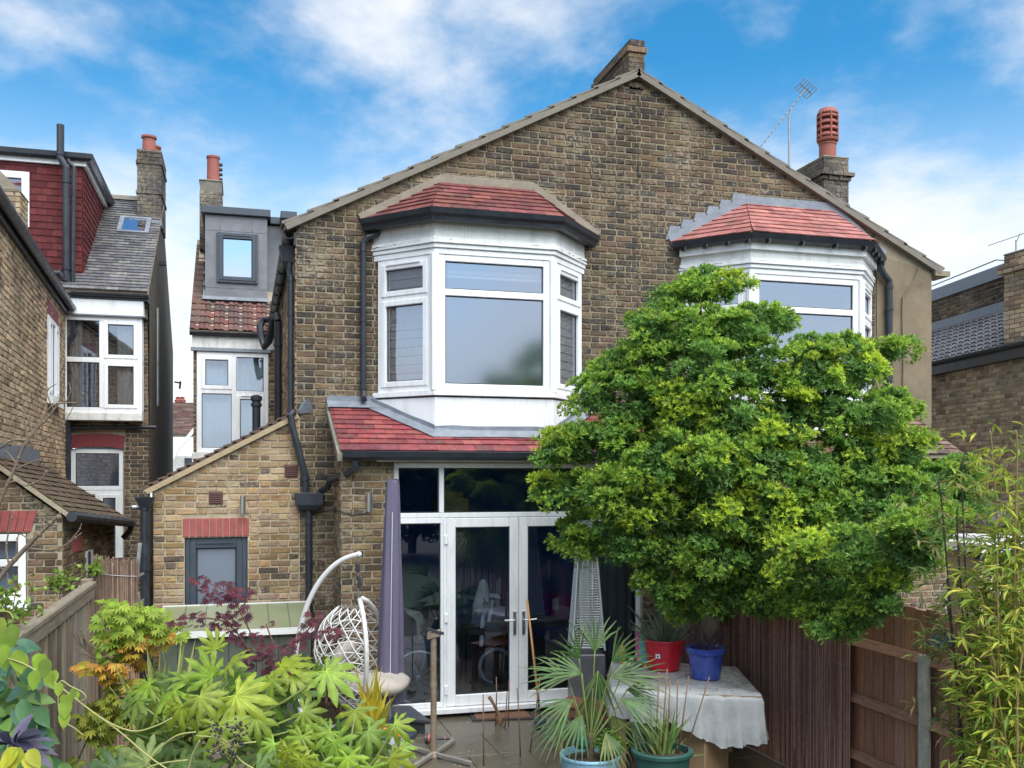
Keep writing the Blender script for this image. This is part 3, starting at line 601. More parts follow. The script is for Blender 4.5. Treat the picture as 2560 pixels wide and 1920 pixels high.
# room behind the doors
B = MB(); x0, x1, y0, y1, z0, z1 = .66, 4.1, YE+.24, 4.6, GZ+.05, 2.85
B.add([(x0,y0,z0),(x1,y0,z0),(x1,y1,z0),(x0,y1,z0),(x0,y0,z1),(x1,y0,z1),(x1,y1,z1),(x0,y1,z1)], [(4,7,6,5),(1,2,6,5),(2,3,7,6),(3,0,4,7)]); B.build('living_room', mat('room_blue', (.15,.33,.80), .8), H1)
MB().box(x0, x1, YE+.23, y1, z0-.02, z0+.004).build('room_floor', 'room_floor', H1)
B = MB(); pts = [Vector((3.36+.54*k/18, YE+.26+.03*math.sin(k*1.6), .1)) for k in range(19)]; B.grid([pts, [p_+Vector((0,0,2.02)) for p_ in pts]]); B.build('curtain', mat('curtain_grey', (.40,.43,.42), .9, trans=.2), H1, smooth=True)
# rainwater goods at the junction with the lean-to
HPX = .135
hb = MB(); hb.add([(HPX-.16,-.17,2.44),(HPX+.16,-.17,2.44),(HPX+.16,-.02,2.44),(HPX-.16,-.02,2.44),(HPX-.15,-.17,2.30),(HPX+.15,-.17,2.30),(HPX+.15,-.02,2.30),(HPX-.15,-.02,2.30),(HPX-.08,-.13,2.24),(HPX+.08,-.13,2.24),(HPX+.08,-.03,2.24),(HPX-.08,-.03,2.24)], [(0,1,2,3),(0,4,5,1),(1,5,6,2),(2,6,7,3),(3,7,4,0),(4,8,9,5),(5,9,10,6),(6,10,11,7),(7,11,8,4),(11,10,9,8)]); hb.build('hopper', 'black_upvc', H1, bevel=.004)
pipe(H1, [(HPX,-.07,2.26),(HPX,-.07,.1),(HPX+.02,-.12,.02)], .036, collars=[(HPX,-.07,2.1),(HPX,-.07,1.1)])
pipe(H1, [(-.03,-.09,3.36),(-.07,-.10,3.32),(-.05,-.10,3.18),(.095,-.09,2.62),(.10,-.09,2.40)], .04, collars=[(.093,-.09,2.6)])
pipe(H1, [(.56,-.99,2.80),(.56,-.97,2.70),(.50,-.85,2.66),(.34,-.40,2.58),(.33,-.25,2.50),(.27,-.12,2.46),(.22,-.09,2.40)], .036)
MB().prism([(.0,-.03,3.33),(.19,-.03,3.37),(.13,-.10,3.52),(.05,-.06,3.46)], (0,-.01,0)).build('lead_scrap', 'lead', H1)
# wall light and its cable
def wall_light(parent, p):
    p = Vector(p); B = MB(); B.tube([p+Vector((0,-.06,-.1)), p+Vector((0,-.06,.1))], .03, 14); B.box(p.x-.02, p.x+.02, p.y-.05, p.y, p.z-.03, p.z+.03); return B.build('wall_light', 'steel', parent)
wl = wall_light(H1, PY(922,1256,YE)); p = wl.data.vertices[0].co
pts = [PY(610,1280,-.01), PY(625,1292,-.012), PY(700,1296,-.012), PY(745,1294,-.012), Vector((.42,-.012,2.245)), Vector((.42,-.5,2.245)), Vector((.42,YE-.012,2.25)), PY(880,1288,YE-.012), PY(915,1284,YE-.012), PY(921,1274,YE-.02)]
pipe(H1, pts, .006, 'cable', 'black_rubber', n=6)
# ---- right half: ground floor roof that shows beyond the tree
A_, B_, C_, D_ = (RX+.02,-.97,zp(-.97)), (8.3,-.97,zp(-.97)), (8.3,-.01,zp(-.01)), (RX+.02,-.01,zp(-.01))
rp2 = MB().prism([A_, B_, C_, D_], (0,0,-.05)).build('porch_roof', 'mortar_old', H2); tiles(rp2, A_, B_, [A_, B_, C_, D_], .115, .23, MATS['tile_matte'], T_OLD)
w2e = MB().box(RX+.03, 8.2, YE, -.005, GZ-.1, 2.86).build('extension_wall', 'mortar_old', H2)
brick_wall(FE, lambda z: [(RX+.05, 8.18)], GZ, 2.84, w2e, PAL_MID, MATS['bk_mid'], MATS['bk_mid_o'])
MB().box(7.62, 7.95, -.16, -.02, 3.44, 3.52).build('lead_flashing', 'lead', rp2)
# ---- right chimney on the body of the house, and the aerial
bd = MB().box(8.62, 10.2, 3.9, 9.0, GZ, 6.9).build('rear_body', 'mortar_old', H2)
PAL_SOOT = [(.095,.085,.08),(.12,.105,.09),(.075,.066,.064),(.14,.11,.085)]
def chimney(parent, x0, x1, y0, y1, z0, z1, corb, pal=PAL_SOOT, ma='bk_dark', nm='chimney'):
    rest = MB(); c = MB().box(x0, x1, y0, y1, z0, z1).build(nm, mat('mortar_soot', (.17,.15,.125), .95, var=.3, vscale=8, bump=.6), parent); z = z0
    while z < z1-.02:
        o = .008
        for (ca, cb, co) in corb:
            if ca <= z+.02 < cb: o = co
        for F, L in ((Fr((x0,y0,0),(1,0,0),(0,-1,0)), x1-x0), (Fr((x0,y1,0),(0,-1,0),(-1,0,0)), y1-y0), (Fr((x1,y0,0),(0,1,0),(1,0,0)), y1-y0)):
            x = -o-(.11 if int(round(z/.075)) % 2 else 0)
            while x < L+o-.02:
                a, b = max(x, -o), min(x+.215, L+o)
                if b-a > .03:
                    seen = F.n.dot(CAM-F.p(a, z)) > 0; q = MB() if seen else rest; q.col = pick(pal); q.fbox(F, a, b-.01, -.05, o+random.uniform(-.002,.002), z, z+.065)
                    if seen: q.build('brick', ma, c, bevel=.004)
                x += .225
        z += .075
    if rest.f: rest.build('brickwork', ma, c, kind='stuff')
    MB().box(x0-.02, x1+.02, y0-.02, y1+.02, z1, z1+.03).build('flaunching', 'fillet', c, bevel=.012)
    return c
c2 = chimney(H2, 9.58, 10.08, 4.0, 5.3, 6.9, 8.43, [(7.45,7.52,.045),(8.02,8.10,.04),(8.10,8.18,.09)])
def pot_louvre(c, z, parent):
    B = MB(); B.lathe([(.155,0),(.15,.28),(.165,.30),(.165,.32),(.13,.33)], (c[0],c[1],z), 20); B.lathe([(.13,.33),(.19,.36),(.2,.40),(.16,.42)], (c[0],c[1],z), 20)
    for k in range(4):
        z0 = .44+k*.115; B.lathe([(.13,z0),(.19,z0-.01),(.20,z0+.01),(.15,z0+.075),(.12,z0+.075)], (c[0],c[1],z), 20)
    B.lathe([(.12,.86),(.185,.85),(.19,.87),(.15,.95),(.10,.965)], (c[0],c[1],z), 20); B.lathe([(.10,.4),(.10,.9)], (c[0],c[1],z), 12)
    for k in range(6): t = k*math.pi/3+.3; B.tube([(c[0]+.18*math.cos(t),c[1]+.18*math.sin(t),z+.40),(c[0]+.18*math.cos(t),c[1]+.18*math.sin(t),z+.88)], .018, 6)
    return B.build('chimney_pot', 'terracotta', parent)
pot_louvre((9.80,4.22), 8.44, c2)
mat('aerial', (.30,.31,.33), .5, metal=.5)
def aerial(top, z0, dirv, L, sc, label, cat='aerial'):
    T = thing('aerial', (top[0],top[1],z0), label, cat); t = Vector(top)
    MB().tube([(t.x,t.y,z0), t], .022*sc, 8).build('mast', 'aerial', T)
    d = Vector(dirv).normalized(); a = t-d*L*.62+Vector((0,0,.12*sc)); b = t+d*L*.38+Vector((0,0,.12*sc)); sd_ = d.cross(Vector((0,0,1))).normalized()
    B = MB(); B.tube([a, b], .013*sc, 6); B.tube([t-Vector((0,0,.1*sc)), t+d*.12*sc+Vector((0,0,.16*sc))], .014*sc, 6)
    for k in range(12): p = a.lerp(b, k/13); B.tube([p-sd_*.09*sc, p+sd_*.09*sc], .006*sc, 5)
    B.build('boom', 'aerial', T)
    R = MB(); up = sd_.cross(d).normalized(); c = b
    for k in range(6): q = c+up*(-.17+.068*k)*sc; R.tube([q-sd_*.26*sc, q+sd_*.26*sc], .008*sc, 5)
    for k in (-1,-.05,.05,1): R.tube([c+sd_*.26*sc*k-up*.17*sc, c+sd_*.26*sc*k+up*.17*sc], .009*sc, 5)
    R.build('reflector', 'aerial', T)
aerial((8.86,4.0,9.10), 6.9, (.62,-.10,.80), 1.35, .85, 'thin television aerial on a mast beside the louvred chimney pot')
# ================================================================ lean-to in the side return
LT = thing('lean_to_extension', (-.75, 0, GZ), 'yellow brick lean-to extension with sloping tiled roof and grey framed window', 'extension')
LX0, LX1 = -1.54, .035
zl = lambda x: 2.47+(3.30-2.47)*(x-LX0)/(0.02-LX0)
lh = [(-1.215,-.54,.82,1.945)]; lint = (-1.235,-.52,1.945,2.165)
LF = FY(-.016)
B = MB(); slab(B, LF, LX0, LX1, GZ-.1, 2.46, lh, th=.2); B.prism([(LX0,-.016,2.46),(LX1,-.016,2.46),(LX1,-.016,zl(LX1))], (0,.2,0)); B.box(LX0, LX0+.2, .19, 6.7, GZ, 2.45)
lw = B.build('wall', 'mortar', LT)
brick_wall(LF, lambda z: cut(LX0 if z < 2.45 else LX0+(z-2.44)/((3.30-2.47)/(0.02-LX0)), LX1-.01, lh+[lint], z), GZ, 3.26, lw, PAL_NEW, MATS['bk_new'], MATS['bk_new_o'], 300, lambda u, v: v < 1530, shift=.05)
mat('lintel_red', (.30,.075,.07), .85, var=.25, vscale=20, bump=.6, bscale=60)
for k in range(10):
    x = lint[0]+.003+k*.0715; MB().box(x, x+.0625, -.026, .03, 1.952, 2.158).build('lintel_brick', 'lintel_red', lw, bevel=.004)
window(LT, LF, -1.212, -.543, .82, 1.942, fw=.06, d=-.03, sash=[(0,0)], sw=.06, glass='glass_frost', fm='dark_frame', trickle=[(0,0)])
MB().fbox(LF, -1.21, -.545, -.19, -.17, .82, 1.94).build('room_screen', 'room', LT)
# roof
B = MB(); B.prism([(LX0-.09,-.05,zl(LX0-.09)+.03),(-.0,-.05,zl(-.0)+.03),(-.0,-.05,zl(0)+.055),(LX0-.09,-.05,zl(LX0-.09)+.055)], (0,6.7,0)); lr = B.build('roof', 'tile_matte_plain' if 'tile_matte_plain' in MATS else mat('tile_matte_plain', (.10,.062,.05), .9, var=.3, vscale=9, bump=.5), LT)
d = Vector((-.0-(LX0-.12), 0, zl(0)-zl(LX0-.12))); L = d.length; d.normalize(); up = Vector((-d.z,0,d.x)); o = Vector((LX0-.12,-.075,zl(LX0-.12)+.06)); n = 17
for i in range(n):
    a = o+d*(L*i/n-.012); b = o+d*(L*(i+1)/n+.03)
    for j in range(3):
        q = [a+up*.006, b-up*.010, b+up*.018, a+up*.046]; MB().prism([p+Vector((0,.17*j+.002,0)) for p in q], (0,.165,0)).build('roof_tile', mat('tile_brown_plain', (.105,.066,.052), .9, var=.4, vscale=7, bump=.5), lr)
MB().prism([o+up*(-.06)+d*.05, o+d*L+up*(-.06), o+d*L-up*.005, o+d*.02-up*.005], (0,.09,0)).build('verge_mortar', mat('verge_tan', (.36,.28,.17), .95, var=.2, vscale=9, bump=.6, bscale=60), lr)
for u, v in ((728,1178),(540,1245)):
    p = PY(u, v, -.016); q = MB(); q.box(p.x-.075, p.x+.075, -.03, .02, p.z-.075, p.z+.075); q = q.build('air_vent', 'airbrick', LT)
    for k in range(6): z = p.z-.055+k*.021; MB().hexa([(p.x-.06,-.046,z),(p.x+.06,-.046,z),(p.x+.06,-.030,z+.006),(p.x-.06,-.030,z+.006),(p.x-.06,-.044,z+.006),(p.x+.06,-.044,z+.006),(p.x+.06,-.030,z+.016),(p.x-.06,-.030,z+.016)]).build('slat', 'airbrick', q)
wall_light(LT, PY(607,1263,-.016))
pipe(LT, [(-1.62,-.10,2.32),(-1.62,-.10,GZ)], .045, collars=[(-1.62,-.10,1.62),(-1.62,-.10,2.28)])
B = MB(); B.add([(-1.72,-.19,2.40),(-1.52,-.19,2.40),(-1.52,-.03,2.40),(-1.72,-.03,2.40),(-1.67,-.15,2.28),(-1.57,-.15,2.28),(-1.57,-.05,2.28),(-1.67,-.05,2.28)], [(0,1,2,3),(0,4,5,1),(1,5,6,2),(2,6,7,3),(3,7,4,0),(7,6,5,4)]); B.build('hopper', 'black_upvc', LT)
pipe(LT, [(-1.56,-.06,2.50),(-1.56,-.06,2.36)], .012, 'overflow_pipe', 'upvc')
pipe(LT, [(-1.62,-.1,2.30),(-1.75,-.1,2.29)], .02, 'overflow_pipe', 'alu')
p = PY(641,1050,1.0); B = MB(); B.lathe([(.05,-.3),(.05,.16),(.065,.17),(.065,.2),(.055,.21),(.055,.235),(.07,.245),(.07,.29),(.03,.31)], (p.x,1.0,p.z), 16); B.build('flue', 'black_upvc', LT)
# ================================================================ rear body of the left half: dormer, window, chimney
RB = thing('rear_house_block', (-.7, 6.8, GZ), 'set-back house block with grey lead dormer and white four-pane window', 'house')
YB = 6.8; FB = FY(YB); bh = [(-1.38,-.14,3.02,4.86)]
B = MB(); slab(B, FB, -1.44, .4, GZ, 5.2, bh, th=.25); B.box(-1.44, -1.2, YB+.25, 12.5, GZ, 5.2); B.prism([(-1.44,YB+.1,5.2),(-1.44,12.5,5.2),(-1.44,9.7,7.6)], (.2,0,0)); rw = B.build('wall', 'mortar', RB)
brick_wall(FB, lambda z: cut(-1.44, .0, bh, z), 2.0, 4.95, rw, PAL_MID, MATS['bk_mid'], MATS['bk_mid_o'])
wn = window(RB, FB, -1.38, -.14, 3.05, 4.86, cols=(-.74,), rows=[[4.15],[4.12]], fw=.085, d=.06, sash=[(0,1),(1,0)], sw=.06, trickle=[(1,0)], glass='glass')
B = MB()
for i, (a, b) in enumerate(((-1.34,-.80),(-.68,-.18))):
    pts = [FB.p(a+(b-a)*k/16, 3.1, -.12+.02*math.sin(k*1.9+i)) for k in range(17)]; B.grid([pts, [q+Vector((0,0,1.75)) for q in pts]])
B.build('net_curtain', mat('net', (.55,.68,.72), .9, var=.06), wn, smooth=True)
MB().fbox(FB, -1.46, -.10, -.02, .14, 2.93, 3.045).build('window_sill', 'old_white', RB, bevel=.01)
MB().fbox(FB, -1.46, .0, .0, .03, 4.93, 5.14).build('render_band', 'old_white', RB); MB().fbox(FB, -1.48, -.1, .0, .10, 4.865, 4.925).build('head', 'lead', RB)
gutter_straight(RB, FB, -1.5, .0, 5.20, .03, .055); MB().fbox(FB, -1.5, .0, .0, .05, 5.145, 5.22).build('fascia', 'black_upvc', RB)
e0 = Vector((-1.5, YB-.12, 5.22)); e1 = Vector((.0, YB-.12, 5.22)); sl_ = Vector((0, .80, .60)).normalized()
top = 3.9; rr = MB().prism([e0, e1, e1+sl_*top, e0+sl_*top], (0,.03,-.05)).build('roof', 'mortar_old', RB)
mat('tile_inter', src='attr', rough=.85, var=.3, vscale=9, bump=.4, bscale=40)
def pantiles(parent, o, e, sdir, L, H, g, tw, pal, m, nm='roof_tile', maxn=300):
    n = e.cross(sdir).normalized(); n = n if n.z > 0 else -n; cnt = 0; rest = MB()
    for r in range(int(H/g)):
        for c in range(int(L/tw+.5)):
            base = o+e*(c*tw)+sdir*(r*g); q = MB() if cnt < maxn else rest; q.col = pick(pal)
            prof = [(0,.035),(.10,.05),(.22,.05),(.34,.03),(.42,.018),(.62,.018),(.68,.045),(.82,.05),(.94,.045),(1.0,.03)]
            lo_ = [base+e*(tw*a)+n*(h) for a, h in prof]; hi_ = [base+e*(tw*a)+sdir*(g+.03)+n*(h-.026) for a, h in prof]; bo = [p-n*.018 for p in lo_]
            q.grid([bo, lo_, hi_])
            if cnt < maxn: q.build(nm, m, parent)
            cnt += 1
    if rest.f: rest.build(nm+'_courses', m, parent, kind='stuff')
pantiles(rr, e0, Vector((1,0,0)), sl_, 1.5, 1.3, .24, .25, T_BROWN, MATS['tile_inter'])
B = MB()
for k in range(1, 15): a = e0+sl_*(k*.24); B.hexa([a+Vector((0,0,.0)), a+Vector((.18,0,0)), a+Vector((.18,0,0))+sl_*.26, a+sl_*.26, a+Vector((0,0,.05)), a+Vector((.18,0,.05)), a+Vector((.18,0,.02))+sl_*.26, a+Vector((0,0,.02))+sl_*.26])
B.build('verge_tile', 'tile_brown_plain', rr)
YD = 7.66; FD = FY(YD)
dm = MB(); dm.box(-1.27, -.14, YD, 10., 5.9, 7.55); dm.box(-.14, .42, YD+.34, 10., 5.9, 7.5); dm = dm.build('dormer', 'dormer_lead', RB)
for x in (-1.0,-.42): MB().fbox(FD, x-.008, x+.008, 0, .012, 7.28, 7.54).build('seam', 'dormer_lead', dm)
for z in (6.18,7.26): MB().fbox(FD, -1.265, -.145, 0, .006, z, z+.008).build('seam', 'dormer_lead', dm)
window(dm, FD, -1.06, -.31, 6.28, 7.22, fw=.05, d=.05, sash=[(0,0)], sw=.06, glass='glass_sky', fm='dark_frame', trickle=[(0,0)])
B = MB(); B.box(-1.34, -.08, YD-.08, 10., 7.56, 7.70); B.box(-.078, .46, YD+.26, 10., 7.52, 7.66); B.box(.1, .4, YD-.3, YD+.2, 7.5, 7.64); B.build('dormer_fascia', 'dark_frame', dm, bevel=.01)
MB().add([(-1.32,YD-.012,6.02),(-.1,YD-.012,6.02),(-.1,YD-.16,5.93),(-1.32,YD-.16,5.93)], [(0,1,2,3)]).build('lead_apron', 'lead', dm)
B = MB()
for k in range(7): z = 6.0+k*.22; B.prism([(-1.275,YD+.02,z),(-1.275,YD+.12+k*.29,z),(-1.275,YD+.12+k*.29,z+.2)], (-.03,0,0))
B.build('soaker', 'lead', dm)
cl = chimney(RB, -1.42, -1.0, 9.1, 10.1, 7.2, 8.60, [(8.4,8.6,-.02)], nm='chimney_stack')
MB().lathe([(.125,0),(.12,.5),(.135,.5),(.135,.54),(.10,.54)], (-1.17,9.3,8.62), 18).build('chimney_pot', 'terracotta', cl)
for k in range(4): MB().tube([(-1.05,9.3,8.7+k*.1),(-1.0,9.32,8.72+k*.1)], .035, 8).build('cowl', 'black_rubber', cl)
# ================================================================ left neighbour
LN = thing('neighbour_house', (-4, 6.8, GZ), 'neighbouring house with red tile-hung dormer, slate roof and net-curtained bay', 'house')
ln_h = [(-3.47,-2.60,1.2,3.13)]
FN = FY(6.8); B = MB(); slab(B, FN, -3.6, -2.2, GZ, 5.78, ln_h, th=.25)
nw = B.build('wall', 'mortar_old', LN)
brick_wall(FN, lambda z: cut(-3.58, -2.2, ln_h+[(-3.5,-2.58,3.10,3.40)], z), .6, 5.6, nw, PAL_DARK, MATS['bk_dark'], MATS['bk_dark_o'], 40, lambda u, v: u > 320 and v > 1050)
sdw = MB(); sdw.add([(-2.2,7.05,GZ),(-2.2,13.2,GZ),(-2.2,13.2,5.6),(-2.2,10.0,8.25),(-2.2,6.75,5.75)], [(0,1,2,3,4)]); sdw.build('side_wall', 'pebbledash', LN)
brick_wall(Fr((-2.2,6.8,0),(0,1,0),(1,0,0)), lambda z: [(0,.30 if int(z/.075) % 2 else .42)], GZ, 3.4, nw, PAL_DARK, MATS['bk_dark'], MATS['bk_dark_o'])
# arch of painted bricks
for k in range(9):
    x0 = -3.47+k*.097; zz_ = lambda x: 3.10+.045*(1-((x+3.03)/.45)**2); x1 = x0+.094
    MB().prism([(x0,6.785,zz_(x0)),(x1,6.785,zz_(x1)),(x1+(x1+3.03)*.05,6.785,zz_(x1)+.225),(x0+(x0+3.03)*.05,6.785,zz_(x0)+.225)], (0,.06,0)).build('arch_brick', 'red_paint', nw)
window(LN, FN, -3.46, -2.61, 2.38, 3.10, fw=.075, d=-.04, glass='glass')
window(LN, FN, -3.46, -2.61, .6, 2.375, cols=(-3.04,), rows=[[],[]], fw=.07, d=-.04, sash=[(1,0)], sw=.06, glass='glass')
MB().fbox(FN, -3.6, -2.21, -1.6, -1.4, .6, 3.2).build('room_back', 'room', LN)
# boxed first floor window
YW = 6.52; FW = FY(YW)
bx_ = MB().box(-3.56, -2.27, YW-.04, 6.79, 3.58, 3.72).build('bay_window', 'old_white', LN, bevel=.01)
window(bx_, FW, -3.56, -2.27, 3.72, 5.38, cols=(-2.92,), rows=[[4.62],[4.62]], fw=.085, d=.0, sash=[(1,0),(1,1)], sw=.055, glass='glass')
window(bx_, Fr((-2.27,YW+.0,0),(0,1,0),(1,0,0)), .02, .26, 3.72, 5.38, rows=[[4.62]], fw=.06, d=.0, glass='glass')
B = MB(); B.box(-3.56, -2.25, YW-.02, 6.79, 5.40, 5.66); B.build('fascia', 'upvc', bx_); MB().box(-3.57, -2.2, YW-.06, 6.79, 5.375, 5.398).build('head', 'lead', bx_)
B = MB()
for a, b, ph in ((-3.5,-3.25,0),(-2.68,-2.36,1)):
    pts = [FW.p(a+(b-a)*k/14, 3.74, -.12+.03*math.sin(k*1.7+ph)) for k in range(15)]; B.grid([pts, [q+Vector((0,0,1.6)) for q in pts]])
B.build('curtain', 'curtain', bx_, smooth=True)
B = MB(); B.add([(-3.56,6.9,3.7),(-2.3,6.9,3.7),(-2.3,9,3.7),(-3.56,9,3.7),(-3.56,6.9,5.5),(-2.3,6.9,5.5),(-2.3,9,5.5),(-3.56,9,5.5)], [(0,1,2,3),(4,7,6,5),(2,3,7,6),(1,2,6,5),(3,0,4,7)]); B.build('bedroom', 'room', LN)
gutter_straight(LN, FN, -3.4, -2.16, 5.76, .28, .06); MB().box(-3.5, -2.18, 6.48, 6.8, 5.665, 5.72).build('soffit', 'black_upvc', LN)
e0 = Vector((-3.6,6.42,5.80)); e1 = Vector((-2.17,6.42,5.80)); tp0 = Vector((-3.6,10.0,8.32)); tp1 = Vector((-2.17,10.0,8.32))
nr = MB().prism([e0, e1, tp1, tp0], (0,.03,-.06)).build('slate_roof', 'mortar_old', LN)
tiles(nr, e0, e1, [e0, e1, tp1, tp0], .125, .19, MATS['slate_attr'], T_SLATE, th=.02, name='slate')
MB().prism([tp0+Vector((0,-.1,.0)), tp0+Vector((0,0,.11)), tp0+Vector((0,.1,.0))], (1.43,0,0)).build('ridge', 'verge', nr)
rt = MB(); c = Vector((-2.55,10,8.47))
for k in range(12): t0, t1 = 2*math.pi*k/12, 2*math.pi*(k+1)/12; rt.tube([c+Vector((.07*math.cos(t0),0,.07*math.sin(t0))), c+Vector((.07*math.cos(t1),0,.07*math.sin(t1)))], .025, 6)
rt.build('ridge_finial', 'terracotta', nr)
# skylight
sdir = (tp0-e0).normalized(); nn = Vector((0,-sdir.z,sdir.y)); so_ = e0+sdir*2.55+Vector((.68,0,0))
def onr(x, y, h): return so_+Vector((x,0,0))+sdir*y+nn*h
B = MB()
for a, b, c_, d_ in ((0,.08,0,.8),(.5,.58,0,.8),(.08,.5,0,.07),(.08,.5,.73,.8)): B.hexa([onr(a,c_,0),onr(b,c_,0),onr(b,d_,0),onr(a,d_,0),onr(a,c_,.07),onr(b,c_,.07),onr(b,d_,.07),onr(a,d_,.07)])
sk = B.build('skylight', 'lead', nr); MB().add([onr(.08,.07,.05),onr(.5,.07,.05),onr(.5,.73,.05),onr(.08,.73,.05)], [(0,1,2,3)]).build('pane', 'glass_sky', sk)
c3 = chimney(LN, -2.62, -2.18, 9.3, 10.5, 7.7, 9.15, [(8.3,8.37,.03),(8.85,8.93,.03),(8.93,9.15,.015)], nm='chimney_stack')
for x, y in ((-2.42,9.5),(-2.38,10.1)): MB().lathe([(.14,0),(.12,.3),(.15,.31),(.15,.35),(.11,.35)], (x,y,9.17), 18).build('chimney_pot', 'terracotta', c3)
MB().box(-2.75, -2.15, 9.05, 9.32, 7.62, 7.72).build('lead_apron', 'lead', c3)
# tile-hung dormer
DX, DY = -3.285, 6.9
dmb = MB(); dmb.box(-5.4, DX-.02, DY+.02, 10.0, 5.7, 8.06); dmb = dmb.build('dormer', 'mortar_old', LN)
a = Vector((-4.75,DY,5.84)); b = Vector((DX,DY,5.84)); tiles(dmb, a, b, [a, b, b+Vector((0,0,2.2)), a+Vector((0,0,2.2))], .118, .165, MATS['tile_matte'], T_HUNG, th=.013, name='hung_tile')
a = Vector((DX,DY,5.84)); tiles(dmb, a, a+Vector((0,1,0)), [a, a+Vector((0,3.0,2.2)), a+Vector((0,0,2.2))], .118, .165, MATS['tile_matte'], T_HUNG, th=.013, name='hung_tile')
MB().sweep([(-5.2,DY-.04),(DX+.04,DY-.04),(DX+.04,10.0)], [(-.02,8.02),(.03,8.02),(.03,8.12),(-.02,8.12)]).build('fascia', 'upvc', dmb)
MB().sweep([(-5.2,DY-.06),(DX+.06,DY-.06),(DX+.06,10.0)], [(-.03,8.15),(0,8.10),(.07,8.09),(.12,8.13),(.13,8.21),(.11,8.21),(.0,8.19)]).build('gutter', 'black_upvc', dmb)
MB().sweep([(-5.2,DY-.02),(DX+.02,DY-.02),(DX+.02,10.0)], [(-.4,8.22),(.05,8.22),(.05,8.25),(-.4,8.25)]).build('roof_edge', 'dormer_lead', dmb)
window(dmb, FY(DY), -4.9, -4.12, 6.9, 7.85, cols=(), rows=[], fw=.07, d=.05, sash=[(0,0)], glass='glass')
# soil stack and downpipe in front of the dormer
pz = lambda u, v: PY(u, v, 6.6)
P_ = [pz(151,312), pz(151,395), pz(166,420), pz(166,690), pz(170,712), pz(184,735), pz(184,780), pz(184,835), pz(176,850), pz(170,880), pz(167,1200)]
pipe(LN, P_, .062, 'soil_pipe', collars=[pz(166,455), pz(166,672), pz(166,700), pz(151,385), pz(184,745), pz(184,830), pz(168,1060), pz(168,985)])
P_ = [pz(170,398), pz(172,405), pz(185,418), pz(184,500), pz(182,720)]; pipe(LN, P_, .036, collars=[pz(184,500)])
pipe(LN, [pz(110,683), pz(150,683), pz(160,695)], .05, 'waste_pipe', collars=[])
pipe(LN, [PX(394,770,-2.18), PX(394,1015,-2.18)], .03, 'conduit', 'alu'); pipe(LN, [PY(180,1070,6.7), PY(280,1068,6.7), PY(390,1068,6.7)], .03, 'waste_pipe')
B = MB(); p = PX(398,658,-2.18); B.box(p.x, p.x+.12, p.y-.06, p.y+.06, p.z-.04, p.z+.04); B.build('security_light', 'black_rubber', LN)
p = PX(436,955,-2.18); B = MB(); B.tube([p, p+Vector((.14,0,-.02))], .02, 6); B.tube([p+Vector((.14,0,.02)), p+Vector((.12,0,-.16))], .025, 6); B.build('vent_pipe', 'black_rubber', LN)
# the outrigger wall of that house, running towards the viewer
OF = Fr((-3.52,6.8,0), (.0587,-1,0), (1,.0587,0)); OF = Fr((-3.52,6.8,0), (-.0587,1,0), (1,.0587,0)); OF.o = Vector((-3.08,-.7,0)); OL = 7.5
oh = [(OL-2.62,OL-1.35,3.78,5.02)]
B = MB(); slab(B, OF, 0, OL, GZ, 5.45, oh, th=.25); ow = B.build('outrigger_wall', 'mortar', LN)
brick_wall(OF, lambda z: cut(0, OL, oh, z), 2.3, 5.42, ow, PAL_LEFT, MATS['bk_pale'], MATS['bk_pale_o'], 130, lambda u, v: u < 150)
ww_ = window(LN, OF, oh[0][0]+.01, oh[0][1]-.01, 3.80, 5.01, cols=(OL-2.2,OL-1.78), fw=.07, d=.03, sash=[(0,0),(2,0)], sw=.05, glass='glass')
MB().fbox(OF, oh[0][0]-.05, oh[0][1]+.05, -.05, .09, 3.70, 3.785).build('window_sill', 'upvc', ww_); MB().fbox(OF, oh[0][0], oh[0][1], -.24, -.2, 3.8, 5.0).build('room_back', 'room', LN)
for k in range(15): x = oh[0][0]-.06+k*.093; MB().fbox(OF, x, x+.085, -.02, .014, 5.03, 5.24).build('lintel_brick', 'red_paint', ow)
gutter_straight(LN, OF, -1.5, OL-.25, 5.50, .05, .065); MB().fbox(OF, -1.5, OL-.2, .0, .05, 5.38, 5.50).build('fascia', 'black_upvc', LN)
B = MB(); B.hexa([OF.p(-1.5,5.52,.12),OF.p(OL,5.52,.12),OF.p(OL,7.3,-2.6),OF.p(-1.5,7.3,-2.6),OF.p(-1.5,5.56,.12),OF.p(OL,5.56,.12),OF.p(OL,7.34,-2.6),OF.p(-1.5,7.34,-2.6)]); B.build('outrigger_roof', 'slate_plain' if 'slate_plain' in MATS else mat('slate_plain', (.08,.075,.08), .6, var=.3), LN)
# brick stub of the neighbour's chimney at the very edge of the picture
q = PY(16,500,3.0); c4 = chimney(LN, q.x-.45, q.x+.16, 3.0, 3.5, 5.5, 6.45, [], pal=PAL_LEFT, ma='bk_pale')
MB().hexa([(q.x-.46,2.98,6.48),(q.x+.17,2.98,6.48),(q.x+.17,3.5,6.48),(q.x-.46,3.5,6.48),(q.x-.46,2.98,6.85),(q.x-.2,2.98,6.85),(q.x-.2,3.5,6.85),(q.x-.46,3.5,6.85)]).build('haunch', 'fillet', c4)
